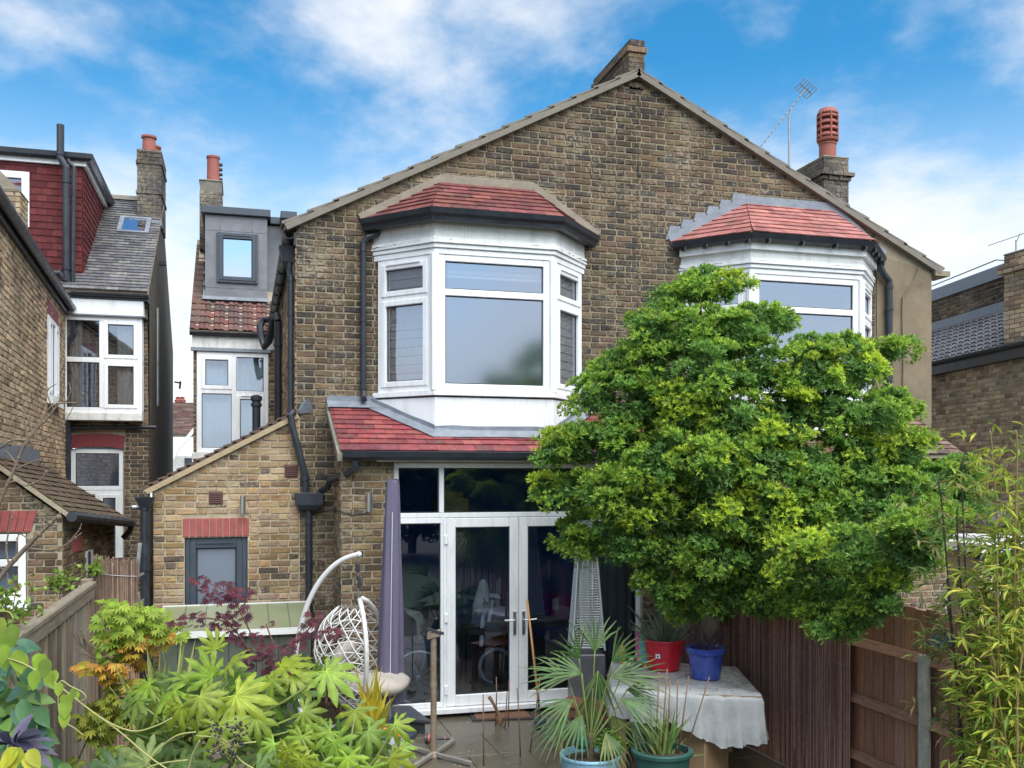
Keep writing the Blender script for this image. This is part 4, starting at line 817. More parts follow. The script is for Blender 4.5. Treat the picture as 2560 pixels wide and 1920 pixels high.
# ---- low outbuilding with the sagging tile roof
OB = thing('outbuilding', (-2.7, -.15, GZ), 'low brick outbuilding with mossy brown tile roof beside the grey fence', 'outbuilding')
ob_h = [(-3.3,-2.78,1.32,2.03)]; FO = FY(-.15)
B = MB(); slab(B, FO, -3.3, -2.44, GZ, 2.2, ob_h, th=.22); B.prism([(-3.3,-.15,2.2),(-2.44,-.15,2.2),(-3.3,-.15,2.86)], (0,.22,0)); B.prism([(-2.44,.06,GZ),(-2.28,2.75,GZ),(-2.28,2.75,2.0),(-2.44,.06,2.2)], (-.2,0,0)); obw = B.build('wall', 'mortar_old', OB)
brick_wall(FO, lambda z: cut(-3.3, -2.44 if z < 2.2 else -2.44-(z-2.2)/.77, ob_h+[(-3.3,-2.73,2.03,2.28)], z), GZ, 2.8, obw, PAL_MID, MATS['bk_mid'], MATS['bk_mid_o'], 80)
OS = Fr((-2.44,-.15,0), (.16,2.9,0), (2.9,-.16,0)); brick_wall(OS, lambda z: cut(0, 2.9, [(1.15,1.45,-1,1.75)], z), GZ, 2.05, obw, PAL_MID, MATS['bk_mid'], MATS['bk_mid_o'], 80)
for k in range(7): x = -3.26+k*.075; MB().prism([(x,-.17,2.045),(x+.066,-.17,2.045),(x+.068+.01*k,-.17,2.265),(x+.01*(k-1),-.17,2.265)], (0,.05,0)).build('arch_brick', 'lintel_red', obw)
for k in range(8): x = .42+k*.06; MB().fbox(OS, x, x+.052, -.02, .018, 1.78, 1.98).build('arch_brick', 'lintel_red', obw)
window(OB, FO, -3.3, -2.79, 1.33, 2.02, rows=[[1.72]], fw=.075, d=.02, glass='glass_dark'); MB().fbox(FO, -3.4, -2.75, -.02, .08, 1.22, 1.325).build('window_sill', 'upvc', OB, bevel=.008)
MB().fbox(FO, -3.3, -2.8, -.22, -.2, 1.3, 2.03).build('room_back', 'room', OB)
D = MB().fbox(OS, 1.17, 1.43, -.06, .03, 0, 1.74).build('door_frame', 'upvc', OB); MB().fbox(OS, 1.15, 1.19, .03, .05, 0, 1.74).build('door_edge', 'dark_frame', D)
ea, eb = Vector((-2.36,-.24,2.24)), Vector((-2.10,2.9,2.02)); ta, tb = Vector((-3.16,-.24,2.86)), Vector((-3.22,2.9,2.80))
orf = MB().prism([ea, eb, tb, ta], (0,0,-.06)).build('roof', 'mortar_old', OB)
T_MOSS = [(.10,.075,.05),(.12,.085,.06),(.085,.065,.05),(.11,.09,.06),(.13,.08,.06)]
k = 0; g = .1; SL = (ta-ea).length
while k*g < SL:                                      # courses follow the twisted roof
    y0, y1 = k*g/SL, min(1, ((k+1)*g+.03)/SL); n = 19
    a0, b0, a1, b1 = ea.lerp(ta, y0), eb.lerp(tb, y0), ea.lerp(ta, y1), eb.lerp(tb, y1); nv = Vector((.61,0,.79))
    for i in range(n):
        s0, s1 = max(0, (i-(.5 if k % 2 else 0))/n), min(1, (i+.94-(.5 if k % 2 else 0))/n); j = random.uniform(-.006,.008)
        q = MB(); q.col = pick(T_MOSS); q.hexa([a0.lerp(b0,s0)+nv*(.012+j), a0.lerp(b0,s1)+nv*(.012+j), a1.lerp(b1,s1), a1.lerp(b1,s0), a0.lerp(b0,s0)+nv*(.028+j), a0.lerp(b0,s1)+nv*(.028+j*.5), a1.lerp(b1,s1)+nv*.012, a1.lerp(b1,s0)+nv*.012]); q.build('roof_tile', 'tile_matte', orf)
    k += 1
B = MB(); B.tube([ea+Vector((.03,-.02,-.04)), eb+Vector((.03,.02,-.04))], .055, 10); B.build('gutter', 'black_upvc', OB)
B = MB(); B.tube([eb+Vector((.03,0,-.06)), eb+Vector((.0,.02,-.16)), eb+Vector((-.08,.0,-.25))], .04, 8); B.build('downpipe', 'black_upvc', OB)
for k in range(5): y = k*.55; MB().prism([(-3.13-.02*y,y-.2,2.80),(-3.13-.02*y,y+.36,2.78),(-3.12-.02*y,y+.34,2.97+random.uniform(-.03,.03)),(-3.12-.02*y,y-.2,2.98)], (.012,0,0)).build('lead_flashing', 'lead', orf)
# ================================================================ far house in the gap
FH = thing('far_house', (-3.2, 26, GZ), 'distant house with brown tile roof and white gable board seen through the gap', 'house')
yq = 26.; fw_ = MB(); a = PY(425,1180,yq); b = PY(500,1180,yq)
fw_.box(a.x-3, b.x+3, yq, yq+6, GZ, PY(425,1140,yq).z); fw_ = fw_.build('wall', 'old_white', FH)
p0, p1 = PY(380,1085,yq-.2), PY(520,1085,yq-.2); q0, q1 = PY(380,1007,yq+3), PY(520,1007,yq+3)
fr_ = MB().prism([p0, p1, q1, q0], (0,.1,-.1)).build('roof', 'mortar_old', FH); tiles(fr_, p0, p1, [p0, p1, q1, q0], .12, .3, MATS['tile_matte'], T_OLD, maxind=80)
MB().prism([PY(424,1148,yq-.6), PY(430,1135,yq-.6), PY(484,1068,yq-.6), PY(484,1082,yq-.6), PY(446,1125,yq-.6), PY(434,1150,yq-.6)], (0,.3,0)).build('barge_board', 'upvc', FH)
MB().box(*sorted((PY(462,1,yq).x, PY(480,1,yq).x)), yq-.05, yq+.05, PY(462,1165,yq).z, PY(462,1145,yq).z).build('window', 'dark_frame', FH)
for u in (445,456): B = MB(); p = PY(u,1000,yq+3); B.lathe([(.12,-.1),(.14,0),(.07,.04),(.1,.1),(.03,.14)], p, 10); B.build('ridge_finial', 'terracotta', FH)
# ================================================================ right neighbour
RN = thing('neighbour_house', (9.5, 4.5, GZ), 'pale brick house side with dark grey pantile roof beyond the rendered corner', 'house')
dirr = (Vector(ray(1074,1190))).normalized(); dirr.z = 0; dirr.normalize()
base = PD(2600, 1190, 14.8); base.z = 0
RF = Fr(base, dirr, (dirr.y,-dirr.x,0)); RF.n = -RF.n if RF.n.x > 0 else RF.n; RF = Fr(base+dirr*9, -dirr, RF.n)
B = MB(); slab(B, RF, 0, 10, GZ, 4.66, [], th=.25); rw_ = B.build('wall', 'mortar', RN)
brick_wall(RF, lambda z: [(3.5, 10)], 1.2, 4.6, rw_, PAL_PALE, MATS['bk_pale'], MATS['bk_pale_o'], 290, lambda u, v: u > 2330 and v < 1280, bond='flemish')
MB().fbox(RF, 0, 10, .0, .12, 4.50, 4.66).build('fascia', 'black_upvc', RN); gutter_straight(RN, RF, 0, 10, 4.73, .06, .07)
rdir = (-RF.n*1.45+Vector((0,0,1.12))).normalized(); ro = RF.p(10, 4.76, .12)
rf_ = MB().prism([RF.p(0,4.7,.12), RF.p(10,4.7,.12), RF.p(10,4.7,.12)+rdir*2.0, RF.p(0,4.7,.12)+rdir*2.0], (0,0,-.05)).build('roof', 'slate_plain', RN)
pantiles(rf_, RF.p(3.2,4.68,.12), RF.x.copy(), rdir, 6.8-.55, 1.6, .16, .21, [(.075,.075,.085),(.06,.06,.07),(.09,.09,.1)], mat('tile_grey', src='attr', rough=.5, var=.15, vscale=8))
tt = RF.p(0,4.7,.12)+rdir*1.62; dn_ = -RF.n
pq = Fr(tt-Vector((0,0,tt.z)), RF.x, RF.n); B = MB(); B.fbox(pq, 0, 9.7, -.3, .0, tt.z-.1, tt.z+.62); par = B.build('parapet', 'mortar_dark', RN)
brick_wall(pq, lambda z: [(3, 9.65)], tt.z+.16, tt.z+.60, par, PAL_DARK, MATS['bk_dark'], MATS['bk_dark_o'])
MB().fbox(pq, 0, 9.72, -.35, .05, tt.z+.60, tt.z+.84).build('coping', 'lead', par); MB().fbox(pq, 0, 9.6, .0, .03, tt.z-.06, tt.z+.15).build('lead_flashing', 'lead', par)
p = RF.p(8.5, 0, .0); RNc = chimney(RN, p.x-.02, p.x+.9, p.y-.5, p.y+.3, 4.7, 6.2, [(5.85,5.92,.05),(5.92,6.0,.08)], pal=PAL_PALE, ma='bk_pale')
for k in range(3): q = Vector((p.x+.10+k*.2, p.y-.515, 5.62)); MB().box(q.x-.10, q.x+.09, q.y-.02, q.y+.02, q.z-.035, q.z+.035).build('red_course_brick', 'terracotta', RNc)
q = PD(2540,600,24.); aerial((q.x,q.y,q.z), 5.0, (.7,-.3,.25), 1.1, .8, 'small television aerial above the right-hand neighbour roof')
MB().tube([PD(2330,715,19.), PD(2490,650,17.), PD(2520,652,16.5)], .012, 5).build('roof_wire', 'aerial', RN)
# low rear addition with a white fascia
q0 = PD(2445,1380,12.5); ad_ = MB().box(q0.x, q0.x+2.2, q0.y, q0.y+1.8, GZ, q0.z-.02).build('rear_addition', 'mortar', RN)
FA = FY(q0.y); brick_wall(Fr((q0.x,q0.y,0),(1,0,0),(0,-1,0)), lambda z: [(0,2.2)], .3, q0.z-.05, ad_, PAL_PALE, MATS['bk_pale'], MATS['bk_pale_o'])
MB().box(q0.x-.05, q0.x+2.3, q0.y-.12, q0.y+1.85, q0.z, q0.z+.11).build('fascia', 'upvc', ad_); MB().box(q0.x-.06, q0.x+2.3, q0.y-.1, q0.y, q0.z-.09, q0.z-.02).build('gutter', 'black_upvc', ad_)
window(ad_, FA, q0.x+.15, q0.x+.75, q0.z-.55, q0.z-.15, fw=.05, d=.03, glass='glass')
MB().hexa([PD(2385,1292,13.5), PD(2600,1352,12.), PD(2600,1352,12.)+Vector((.6,1.5,.4)), PD(2385,1292,13.5)+Vector((.6,1.5,.4))]+[p+Vector((0,0,.06)) for p in (PD(2385,1292,13.5), PD(2600,1352,12.), PD(2600,1352,12.)+Vector((.6,1.5,.4)), PD(2385,1292,13.5)+Vector((.6,1.5,.4)))]).build('lower_roof', 'slate_plain', RN)
# ================================================================ fences and screens
RV = Vector((math.cos(TH), -math.sin(TH), 0)); CV = Vector((-math.sin(TH), -math.cos(TH), 0)); UP = Vector((0,0,1))
mat('fence_grey', (.21,.175,.13), .9, var=.45, vscale=5, bump=.7, bscale=30, stretch=(8,8,.6), src='obj')
mat('fence_brown', (.16,.075,.042), .85, var=.35, vscale=5, bump=.6, bscale=30, stretch=(8,8,.7), src='obj')
mat('fence_rail', (.20,.165,.12), .9, var=.4, vscale=6, bump=.6, bscale=30, stretch=(8,.8,8))
mat('rail_brown', (.24,.125,.08), .9, var=.4, vscale=6, bump=.6, bscale=30, stretch=(8,.8,8))
mat('concrete', (.36,.36,.30), .9, var=.3, vscale=14, bump=.8, bscale=60)
mat('reed', src='attr', rough=.8, var=.25, vscale=20, spec=.3)
LFN = thing('garden_fence', (-1.96,-4,GZ), 'weathered grey vertical board fence with capping rail at far left', 'fence')
FT = 1.66
y = -1.72; k = 0
bm_ = {}
while y > -8.2:
    w = random.choice((.095,.1,.09,.07)); key = (w, k % 3)
    if key not in bm_: bm_[key] = MB().box(0, .018, -w, -.004, GZ, FT-.03).mesh('board'); bm_[key].materials.append(MATS['fence_grey'])
    o = link('board', bm_[key], None, LFN); o.location = (-1.955+(.0 if k % 2 else .014)+random.uniform(-.002,.002), y, random.uniform(-.01,0)); c = pick([(.21,.17,.125),(.25,.21,.16),(.16,.125,.09),(.19,.15,.10),(.27,.235,.19)]); o.color = (*c, 1)
    y -= w*.96; k += 1
for a, b in ((-1.7,-3.05),(-3.05,-4.9),(-4.9,-8.2)):
    MB().box(-1.985, -1.895, b+.004, a, FT-.045, FT).build('capping', 'fence_rail', LFN, bevel=.008); MB().box(-1.938, -1.905, b+.004, a, FT-.14, FT-.048).build('rail', 'fence_rail', LFN, bevel=.004)
MB().box(-2.03, -1.93, -1.70, -1.60, GZ, FT+.02).build('post', 'fence_rail', LFN, bevel=.008)
# right fence
RFN = thing('garden_fence', (4.34,-4,GZ), 'brown stained board fence panels with horizontal rails beside the bamboo', 'fence')
y = -.9; k = 0
bm2 = {}
while y > -8.6:
    w = .135; key = k % 3
    if key not in bm2: bm2[key] = MB().hexa([(0,-w,GZ),(.018,-w,GZ),(.008,0,GZ),(0,0,GZ),(0,-w,1.62),(.018,-w,1.62),(.008,0,1.62),(0,0,1.62)]).mesh('board'); bm2[key].materials.append(MATS['fence_brown'])
    o = link('board', bm2[key], None, RFN); o.location = (4.34,y,random.uniform(-.01,.01)); c = pick([(.32,.15,.085),(.36,.18,.10),(.25,.12,.07),(.30,.16,.10)]); o.color = (*c, 1); y -= w*.93; k += 1
for z in (.32,.79,1.26):
    for a, b in ((-.9,-3.0),(-3.0,-5.18),(-5.28,-8.6)): MB().hexa([(4.27,b,z-.035),(4.335,b,z-.035),(4.335,a,z-.035),(4.27,a,z-.035),(4.31,b,z+.035),(4.335,b,z+.035),(4.335,a,z+.035),(4.31,a,z+.035)]).build('rail', 'rail_brown', RFN, bevel=.005)
B = MB(); n = 9; z0 = GZ; P = []
for i in range(n+1): z = GZ+(1.30-GZ)*i/n; j = random.uniform(-.006,.006); P.append([(4.24+j,-5.275,z),(4.30+j,-5.275,z),(4.30+j,-5.195,z),(4.24+j,-5.195,z),(4.24+j,-5.275,z)])
B.grid(P); B.add(P[-1][:4], [(0,1,2,3)]); B.build('concrete_post', 'concrete', RFN, bevel=.008)
sp = PX(2345,1600,4.22); B = MB(); B.hexa([(4.20,sp.y-.10,sp.z-.06),(4.20,sp.y+.10,sp.z-.06),(4.30,sp.y+.10,sp.z+.02),(4.30,sp.y-.10,sp.z+.02),(4.20,sp.y-.10,sp.z-.045),(4.20,sp.y+.10,sp.z-.045),(4.30,sp.y+.10,sp.z+.05),(4.30,sp.y-.10,sp.z+.05)])
slt = B.build('solar_light', mat('solar', (.02,.03,.055), .2, var=.1)); tag(slt, 'small dark solar light panel fixed to brown fence behind bamboo', 'solar light')
def reeds(name, label, pts_fn, n, pal, r=(.004,.007), wires=()):
    T = thing(name, pts_fn(.5)[0], label, 'screen'); B = MB()
    for i in range(n):
        t = (i+random.random())/n; a, b = pts_fn(t); j = Vector((random.uniform(-.012,.012), random.uniform(-.012,.012), 0)); m_ = a.lerp(b, .5)+Vector((random.uniform(-.008,.008), random.uniform(-.008,.008), 0)); top = b+j+Vector((0,0,random.uniform(-.07,.05)))
        B.col = pick(pal); rr = random.uniform(*r); B.tube([a+j*.5, m_, top], [rr, rr, rr*.8], 4, cap=False)
    B.build('reeds', 'reed', T, kind='stuff')
    for z in wires: W_ = MB(); W_.tube([pts_fn(k/12)[0].lerp(pts_fn(k/12)[1], z) + (CV*.02) for k in range(13)], .003, 4); W_.build('wire', 'aerial', T)
    return T
q0, q1 = PD(236,1500,9.3), PD(346,1500,9.3)
def rl(t):
    p = q0.lerp(q1, t)+CV*(.10*math.sin(t*math.pi)); return Vector((p.x,p.y,GZ)), Vector((p.x,p.y,1.84-.05*t))+CV*.02
reeds('reed_screen', 'small brown reed screen roll between grey fence and brick lean-to', rl, 190, [(.26,.17,.12),(.20,.13,.095),(.33,.23,.16),(.15,.10,.08)], wires=(.93,.6))
def rr_(t):
    y = -1.0-(3.36*t); return Vector((4.245,y,GZ)), Vector((4.245+.01*math.sin(t*9),y,1.78))
reeds('reed_screen', 'tall dark brown reed screening along the right boundary under the tree', rr_, 560, [(.24,.125,.095),(.17,.09,.072),(.29,.16,.12),(.12,.068,.056),(.34,.20,.15)], r=(.0035,.0075), wires=(.3,.6,.85))
# ladder end behind the reed roll
ld = thing('ladder', PD(348,1520,9.75)*1., 'white metal ladder end leaning beside the brick lean-to', 'ladder'); ld.location.z = GZ
for du in (0, 9): a = PD(345+du*.2,1358,9.75+du*.04); b = PD(338,1440,9.75+du*.04); b2 = a+(b-a)*((a.z-GZ)/(a.z-b.z)); dd = Vector((.03,0,0)); MB().hexa([b2,b2+dd,b2+dd+Vector((0,.05,0)),b2+Vector((0,.05,0)),a,a+dd,a+dd+Vector((0,.05,0)),a+Vector((0,.05,0))]).build('stile', 'alu', ld)
for k in range(6): z = .2+k*.28; a = PD(340,1440,9.75); MB().tube([(a.x,a.y,z),(a.x+.03,a.y+.4,z)], .014, 6).build('rung', 'alu', ld)
# ================================================================ green garden store
mat('store_lid', (.17,.185,.11), .42, var=.12, vscale=2); mat('store_body', (.07,.085,.062), .6, var=.15); mat('store_trim', (.62,.63,.6), .5)
GS = thing('garden_store', (-.7,-.6,GZ), 'green garden storage box with sloping olive lid under the grey window', 'storage box')
sx0, sx1, sy0, sy1 = -1.40, .10, -.95, -.22
lid = MB().hexa([(sx0-.02,sy0-.04,1.02),(sx1+.02,sy0-.04,1.02),(sx1+.02,sy1,1.185),(sx0-.02,sy1,1.185),(sx0-.02,sy0-.04,1.045),(sx1+.02,sy0-.04,1.045),(sx1+.02,sy1,1.21),(sx0-.02,sy1,1.21)]).build('lid', 'store_lid', GS, bevel=.004)
for k in range(1,7): x = sx0+(sx1-sx0)*k/7; MB().hexa([(x-.004,sy0-.03,1.0485),(x+.004,sy0-.03,1.0485),(x+.004,sy1-.01,1.2110),(x-.004,sy1-.01,1.2110),(x-.004,sy0-.03,1.0505),(x+.004,sy0-.03,1.0505),(x+.004,sy1-.01,1.213),(x-.004,sy1-.01,1.213)]).build('groove', 'store_body', lid)
MB().box(sx0-.03, sx1+.03, sy0-.065, sy0-.043, .985, 1.05).build('front_trim', 'store_trim', lid); MB().box(sx0-.03, sx1+.03, sy1+.001, sy1+.015, 1.18, 1.222).build('back_trim', 'store_trim', lid)
for k in range(9): x = sx0+(sx1-sx0)*k/9; MB().box(x+.003, x+(sx1-sx0)/9-.003, sy0, sy0+.02, GZ+.03, .99).build('front_board', 'store_body', GS)
B = MB(); B.box(sx0, sx1, sy0+.022, sy1, GZ, .98); B.build('body', 'store_body', GS)
# ================================================================ hanging egg chair
mat('chair_tube', (.55,.54,.53), .45, var=.05); mat('rattan', (.58,.565,.54), .6, var=.12, vscale=30); mat('cushion', (.36,.32,.285), .9, var=.08, vscale=6, bump=.3, bscale=150); mat('strap', (.025,.025,.03), .7)
EC = thing('hanging_chair', PD(870,1850,9.7), 'pale woven hanging egg chair with beige cushions on curved white stand', 'chair'); EC.location.z = GZ
cz = 9.7; st = [(897,1386),(880,1390),(855,1400),(828,1420),(800,1452),(778,1490),(762,1530),(750,1575),(740,1630),(738,1680),(744,1740),(757,1790),(775,1830)]
def smooth(P, n=6):
    P = [Vector(p) for p in P]; out = []
    for i in range(len(P)-1):
        p0, p1, p2, p3 = P[max(i-1,0)], P[i], P[i+1], P[min(i+2,len(P)-1)]
        for k in range(n):
            t = k/n; out.append(.5*((2*p1)+(p2-p0)*t+(2*p0-5*p1+4*p2-p3)*t*t+(3*p1-p0-3*p2+p3)*t**3))
    return out+[P[-1]]
sp_ = smooth([PD(u,v,cz) for u, v in st], 4); B = MB(); B.tube(sp_, .026, 12); B.ball(sp_[0], .032, 10, 6); B.build('stand', 'chair_tube', EC, smooth=True)
c0 = sp_[-1].copy(); c0.z = GZ+.03; ctr = PD(880,1800,cz); ctr.z = GZ+.03; ring = [ctr+Vector((.52*math.cos(t),.52*math.sin(t),0)) for t in [2*math.pi*k/40 for k in range(41)]]
B = MB(); B.tube(ring, .022, 8); B.tube([sp_[-1], c0], .026, 8); B.tube([c0, ctr+(ctr-c0)*.6], .022, 8); B.build('base_ring', 'chair_tube', EC, smooth=True)
ap = PD(896,1494,cz); B = MB(); B.tube(smooth([sp_[1]-Vector((0,0,.02)), PD(896,1405,cz), PD(894,1412,cz)]), .008, 6)
B.build('hook', 'steel', EC); B = MB(); B.tube(smooth([PD(893,1410,cz), PD(895,1422,cz), PD(893,1430,cz)]), [.022]*13, 8); B.tube(smooth([PD(895,1440,cz), PD(899,1455,cz), PD(897,1470,cz)]), .018, 8); B.build('strap', 'strap', EC)
B = MB(); B.tube([PD(895,1428,cz), PD(896,1442,cz)], .008, 6); B.tube([PD(896,1470,cz), ap], .009, 6); B.build('carabiner', 'steel', EC)
# shell: teardrop around a tilted axis, open to the front right
axd = (PD(900,1800,cz)-ap); EH = axd.length; axd.normalize(); opn = (RV*.98+CV*.05).normalized(); opn = (opn-axd*opn.dot(axd)).normalized(); sid = axd.cross(opn)
def er(s): return .45*math.sin(math.pi*min(1, s)**.80)**.80*(1.0-.12*(s-.6)) if 0 < s < 1 else 0.
def esh(s, ph, k=1.): r = er(s)*k; return ap+axd*(EH*s)+opn*(-math.cos(ph)*r*.95)+sid*(math.sin(ph)*r)
PHM = math.radians(112)
B = MB()
for fam in (1, -1):
    for i in range(30):
        ph0 = -PHM*2.6+5.2*PHM*i/30; pts = []
        for k in range(25):
            s = .07+.90*k/24; ph = ph0+fam*2.9*s+.10*math.sin(i*7+k*.5)
            if abs(ph) < PHM: pts.append(esh(s, ph, 1+.012*fam))
            else:
                if len(pts) > 2: B.tube(pts, .006, 5, cap=False)
                pts = []
        if len(pts) > 2: B.tube(pts, .006, 5, cap=False)
for s in (.16,.24,.32,.40,.48,.56,.64,.72,.80): B.tube([esh(s+.02*math.sin(k*.8), -PHM+2*PHM*k/24) for k in range(25)], .0055, 5)
B.build('woven_shell', 'rattan', EC, smooth=True)
for sg in (-1, 1):
    pts = [esh(.01+.97*k/30, sg*PHM) for k in range(31)]; B = MB(); B.tube(pts, [.022+.004*(k % 2) for k in range(31)], 10); B.tube([p+sid*sg*.022 for p in pts[3:-2]], [.013+.003*(k % 2) for k in range(26)], 8); B.build('rim', 'rattan', EC, smooth=True)
B = MB()
for k in range(9): s = .80+.02*k; B.tube([esh(s, -math.pi+2*math.pi*j/30, .98) for j in range(31)], .006, 5)
B.build('woven_base', 'rattan', EC, smooth=True)
def cushion(c, ax, ay, az, n=18, m=10, pw=.55):
    P = []
    for i in range(m+1):
        t = -math.pi/2+math.pi*i/m; row = []
        for j in range(n+1):
            f = 2*math.pi*j/n; e = lambda v: math.copysign(abs(v)**pw, v); row.append(c+ax*(e(math.cos(t))*e(math.cos(f)))+ay*(e(math.cos(t))*e(math.sin(f)))+az*math.sin(t)*(1-.12*math.cos(3*f)))
        P.append(row)
    return P
sc_ = esh(.70, 0, .25); B = MB(); B.grid(cushion(sc_+opn*.22+UP*.0, opn*.36, sid*.33, (UP*.92-opn*.18)*.10)); B.build('seat_cushion', 'cushion', EC, smooth=True)
sc2 = esh(.55, .0, .45); B = MB(); B.grid(cushion(sc2-opn*.02, (axd*.9-opn*.35)*.26, sid*.30, opn*.10)); B.build('back_cushion', 'cushion', EC, smooth=True)
# ================================================================ closed parasol
mat('parasol', (.115,.10,.16), .85, var=.12, vscale=12, bump=.3, bscale=180); mat('piping', (.6,.58,.62), .7)
pp = PD(982,1700,9.9); PR = thing('parasol', (pp.x,pp.y,GZ), 'closed parasol in mauve grey cover standing by the patio doors', 'parasol'); ztop = PD(978,1203,9.9).z
def cov(t, f):
    r = .062+(.125-.062)*min(1, (1-t)*1.15)**.8; r *= 1+.17*math.sin(5*f+1.2)*(1-t*.4)+.06*math.sin(9*f+t*6)+.03*math.sin(13*f-t*9); return r
P = [[Vector((pp.x+cov(t,f)*math.cos(f)-.03*(1-t), pp.y+cov(t,f)*math.sin(f), .30+(ztop-.30)*t+(.03*math.sin(2*f) if t > .97 else 0))) for f in [2*math.pi*k/40 for k in range(41)]] for t in [i/30 for i in range(31)]]
B = MB(); B.grid(P); B.build('cover', 'parasol', PR, smooth=True)
B = MB(); B.lathe([(.05,-.08),(.055,-.02),(.045,.005),(.02,.01)], (pp.x,pp.y,ztop), 16); B.build('top_cap', 'parasol', PR)
B = MB(); fa = math.atan2(CV.y, CV.x)+.12; B.tube([Vector((pp.x+(cov(t,fa)+.004)*math.cos(fa)-.03*(1-t), pp.y+(cov(t,fa)+.004)*math.sin(fa), .30+(ztop-.30)*t)) for t in [i/24*.86 for i in range(25)]], .004, 5); B.build('zip', 'piping', PR)
MB().tube([(pp.x-.03,pp.y,GZ+.05),(pp.x-.03,pp.y,.4)], .024, 10).build('pole', 'alu', PR)
MB().lathe([(.28,0),(.28,.04),(.06,.09),(.05,.2),(.03,.2)], (pp.x-.03,pp.y,GZ), 24).build('base', 'dark_frame', PR)
# ================================================================ pyramid patio heater
mat('chrome', (.68,.70,.72), .32, metal=.35); mat('heater_tube', (.75,.76,.75), .25, var=.05)
hp0 = PD(1466,1600,10.0); HT = thing('patio_heater', (hp0.x,hp0.y,GZ), 'chrome pyramid patio heater with wire grille in front of the doors', 'heater')
zb, zt_, rb, rt_ = .86, 2.05, .235, .11
def hc(k, z): a = math.radians(33)+k*math.pi/2; r = rb+(rt_-rb)*(z-zb)/(zt_-zb); return Vector((hp0.x+r*math.cos(a)*1.0, hp0.y+r*math.sin(a), z))
B = MB()
for k in range(4): B.tube([hc(k,zb-.02), hc(k,zt_)], .012, 8)
B.build('frame', 'chrome', HT)
for k in range(4):
    B = MB(); n = 46
    for i in range(n): z = zb+(zt_-zb)*(i+.5)/n; B.tube([hc(k,z), hc(k+1,z)], .0046, 4)
    for f in (.25,.5,.75): B.tube([hc(k,zb).lerp(hc(k+1,zb),f), hc(k,zt_).lerp(hc(k+1,zt_),f)], .004, 4)
    B.build('grille', 'chrome', HT)
MB().tube([(hp0.x,hp0.y,zb),(hp0.x,hp0.y,zt_)], .055, 18).build('glass_tube', 'heater_tube', HT, smooth=True)
B = MB(); B.add([(*(hc(k,zb).xy+(hc(k,zb).xy-hp0.xy)*.05), z) for z in (GZ+.04,.80) for k in range(4)], [(3,2,1,0),(4,5,6,7)]+[(k,(k+1)%4,4+(k+1)%4,4+k) for k in range(4)]); B.build('base_box', 'steel_dull' if 'steel_dull' in MATS else mat('steel_dull', (.20,.20,.21), .4, metal=.6, var=.1), HT, bevel=.01)
B = MB(); B.add([(*(hc(k,zt_).xy+(hc(k,zt_).xy-hp0.xy)*.9), z) for z in (zt_,zt_+.03) for k in range(4)]+[(hp0.x,hp0.y,zt_+.14)], [(3,2,1,0)]+[(k,(k+1)%4,4+(k+1)%4,4+k) for k in range(4)]+[(4+k,4+(k+1)%4,8) for k in range(4)]); B.build('hood', 'chrome', HT)
# ================================================================ table under a plastic sheet
mat('ply', (.33,.22,.12), .75, var=.2, vscale=5, stretch=(6,6,.6)); mat('sheet', (.56,.57,.57), .28, var=.22, vscale=5, bump=1., bscale=9, trans=.3); mat('litter', src='attr', rough=.9)
TZ = .75
c_fl, c_fr, c_br, c_bl = PZ(1528,1724,TZ), PZ(1906,1738,TZ), PZ(1842,1668,TZ), PZ(1532,1648,TZ)
TB = thing('table', c_fl.lerp(c_br,.5), 'garden table with a plywood box leg, covered by white plastic sheet', 'table'); TB.location.z = GZ
MB().prism([c_fl-UP*.012, c_fr-UP*.012, c_br-UP*.012, c_bl-UP*.012], (0,0,-.03)).build('table_top', 'ply', TB)
pa = PZ(1690,1915,GZ+.12); 
pb0 = PD(1686,1800,8.55); pb1 = PD(1762,1800,8.3); pb2 = PD(1822,1800,8.62)
B = MB()
for a, b in ((pb0,pb1),(pb1,pb2)):
    dv = (b-a); dv.z = 0; nn_ = Vector((-dv.y,dv.x,0)).normalized()*.02; a2, b2 = a+dv*.01, b-dv*.01; MB().hexa([(a2.x,a2.y,GZ),(b2.x,b2.y,GZ),(b2.x+nn_.x,b2.y+nn_.y,GZ),(a2.x+nn_.x,a2.y+nn_.y,GZ),(a2.x,a2.y,TZ-.045),(b2.x,b2.y,TZ-.045),(b2.x+nn_.x,b2.y+nn_.y,TZ-.045),(a2.x+nn_.x,a2.y+nn_.y,TZ-.045)]).build('box_leg', 'ply', TB, bevel=.004)
for c in (c_fl,c_bl,c_br): q = c.lerp(c_fl.lerp(c_br,.5),.15); MB().box(q.x-.03,q.x+.03,q.y-.03,q.y+.03,GZ,TZ-.045).build('leg', 'ply', TB)
SH = MB(); per = []
def addp(a, b, n, da, db, wav):
    for k in range(n): t = k/n; per.append((a.lerp(b,t), da+(db-da)*t, wav))
addp(c_bl, c_fl, 10, .12, .20, .02); addp(c_fl, c_fl.lerp(c_fr,.38), 16, .22, .30, .03); addp(c_fl.lerp(c_fr,.38), c_fl.lerp(c_fr,.72), 14, .25, .46, .035); addp(c_fl.lerp(c_fr,.72), c_fr, 14, .46, .40, .03); addp(c_fr, c_br, 14, .42, .30, .03); addp(c_br, c_bl, 12, .2, .12, .01); per.append(per[0])
cen = c_fl.lerp(c_br,.5); rows = []
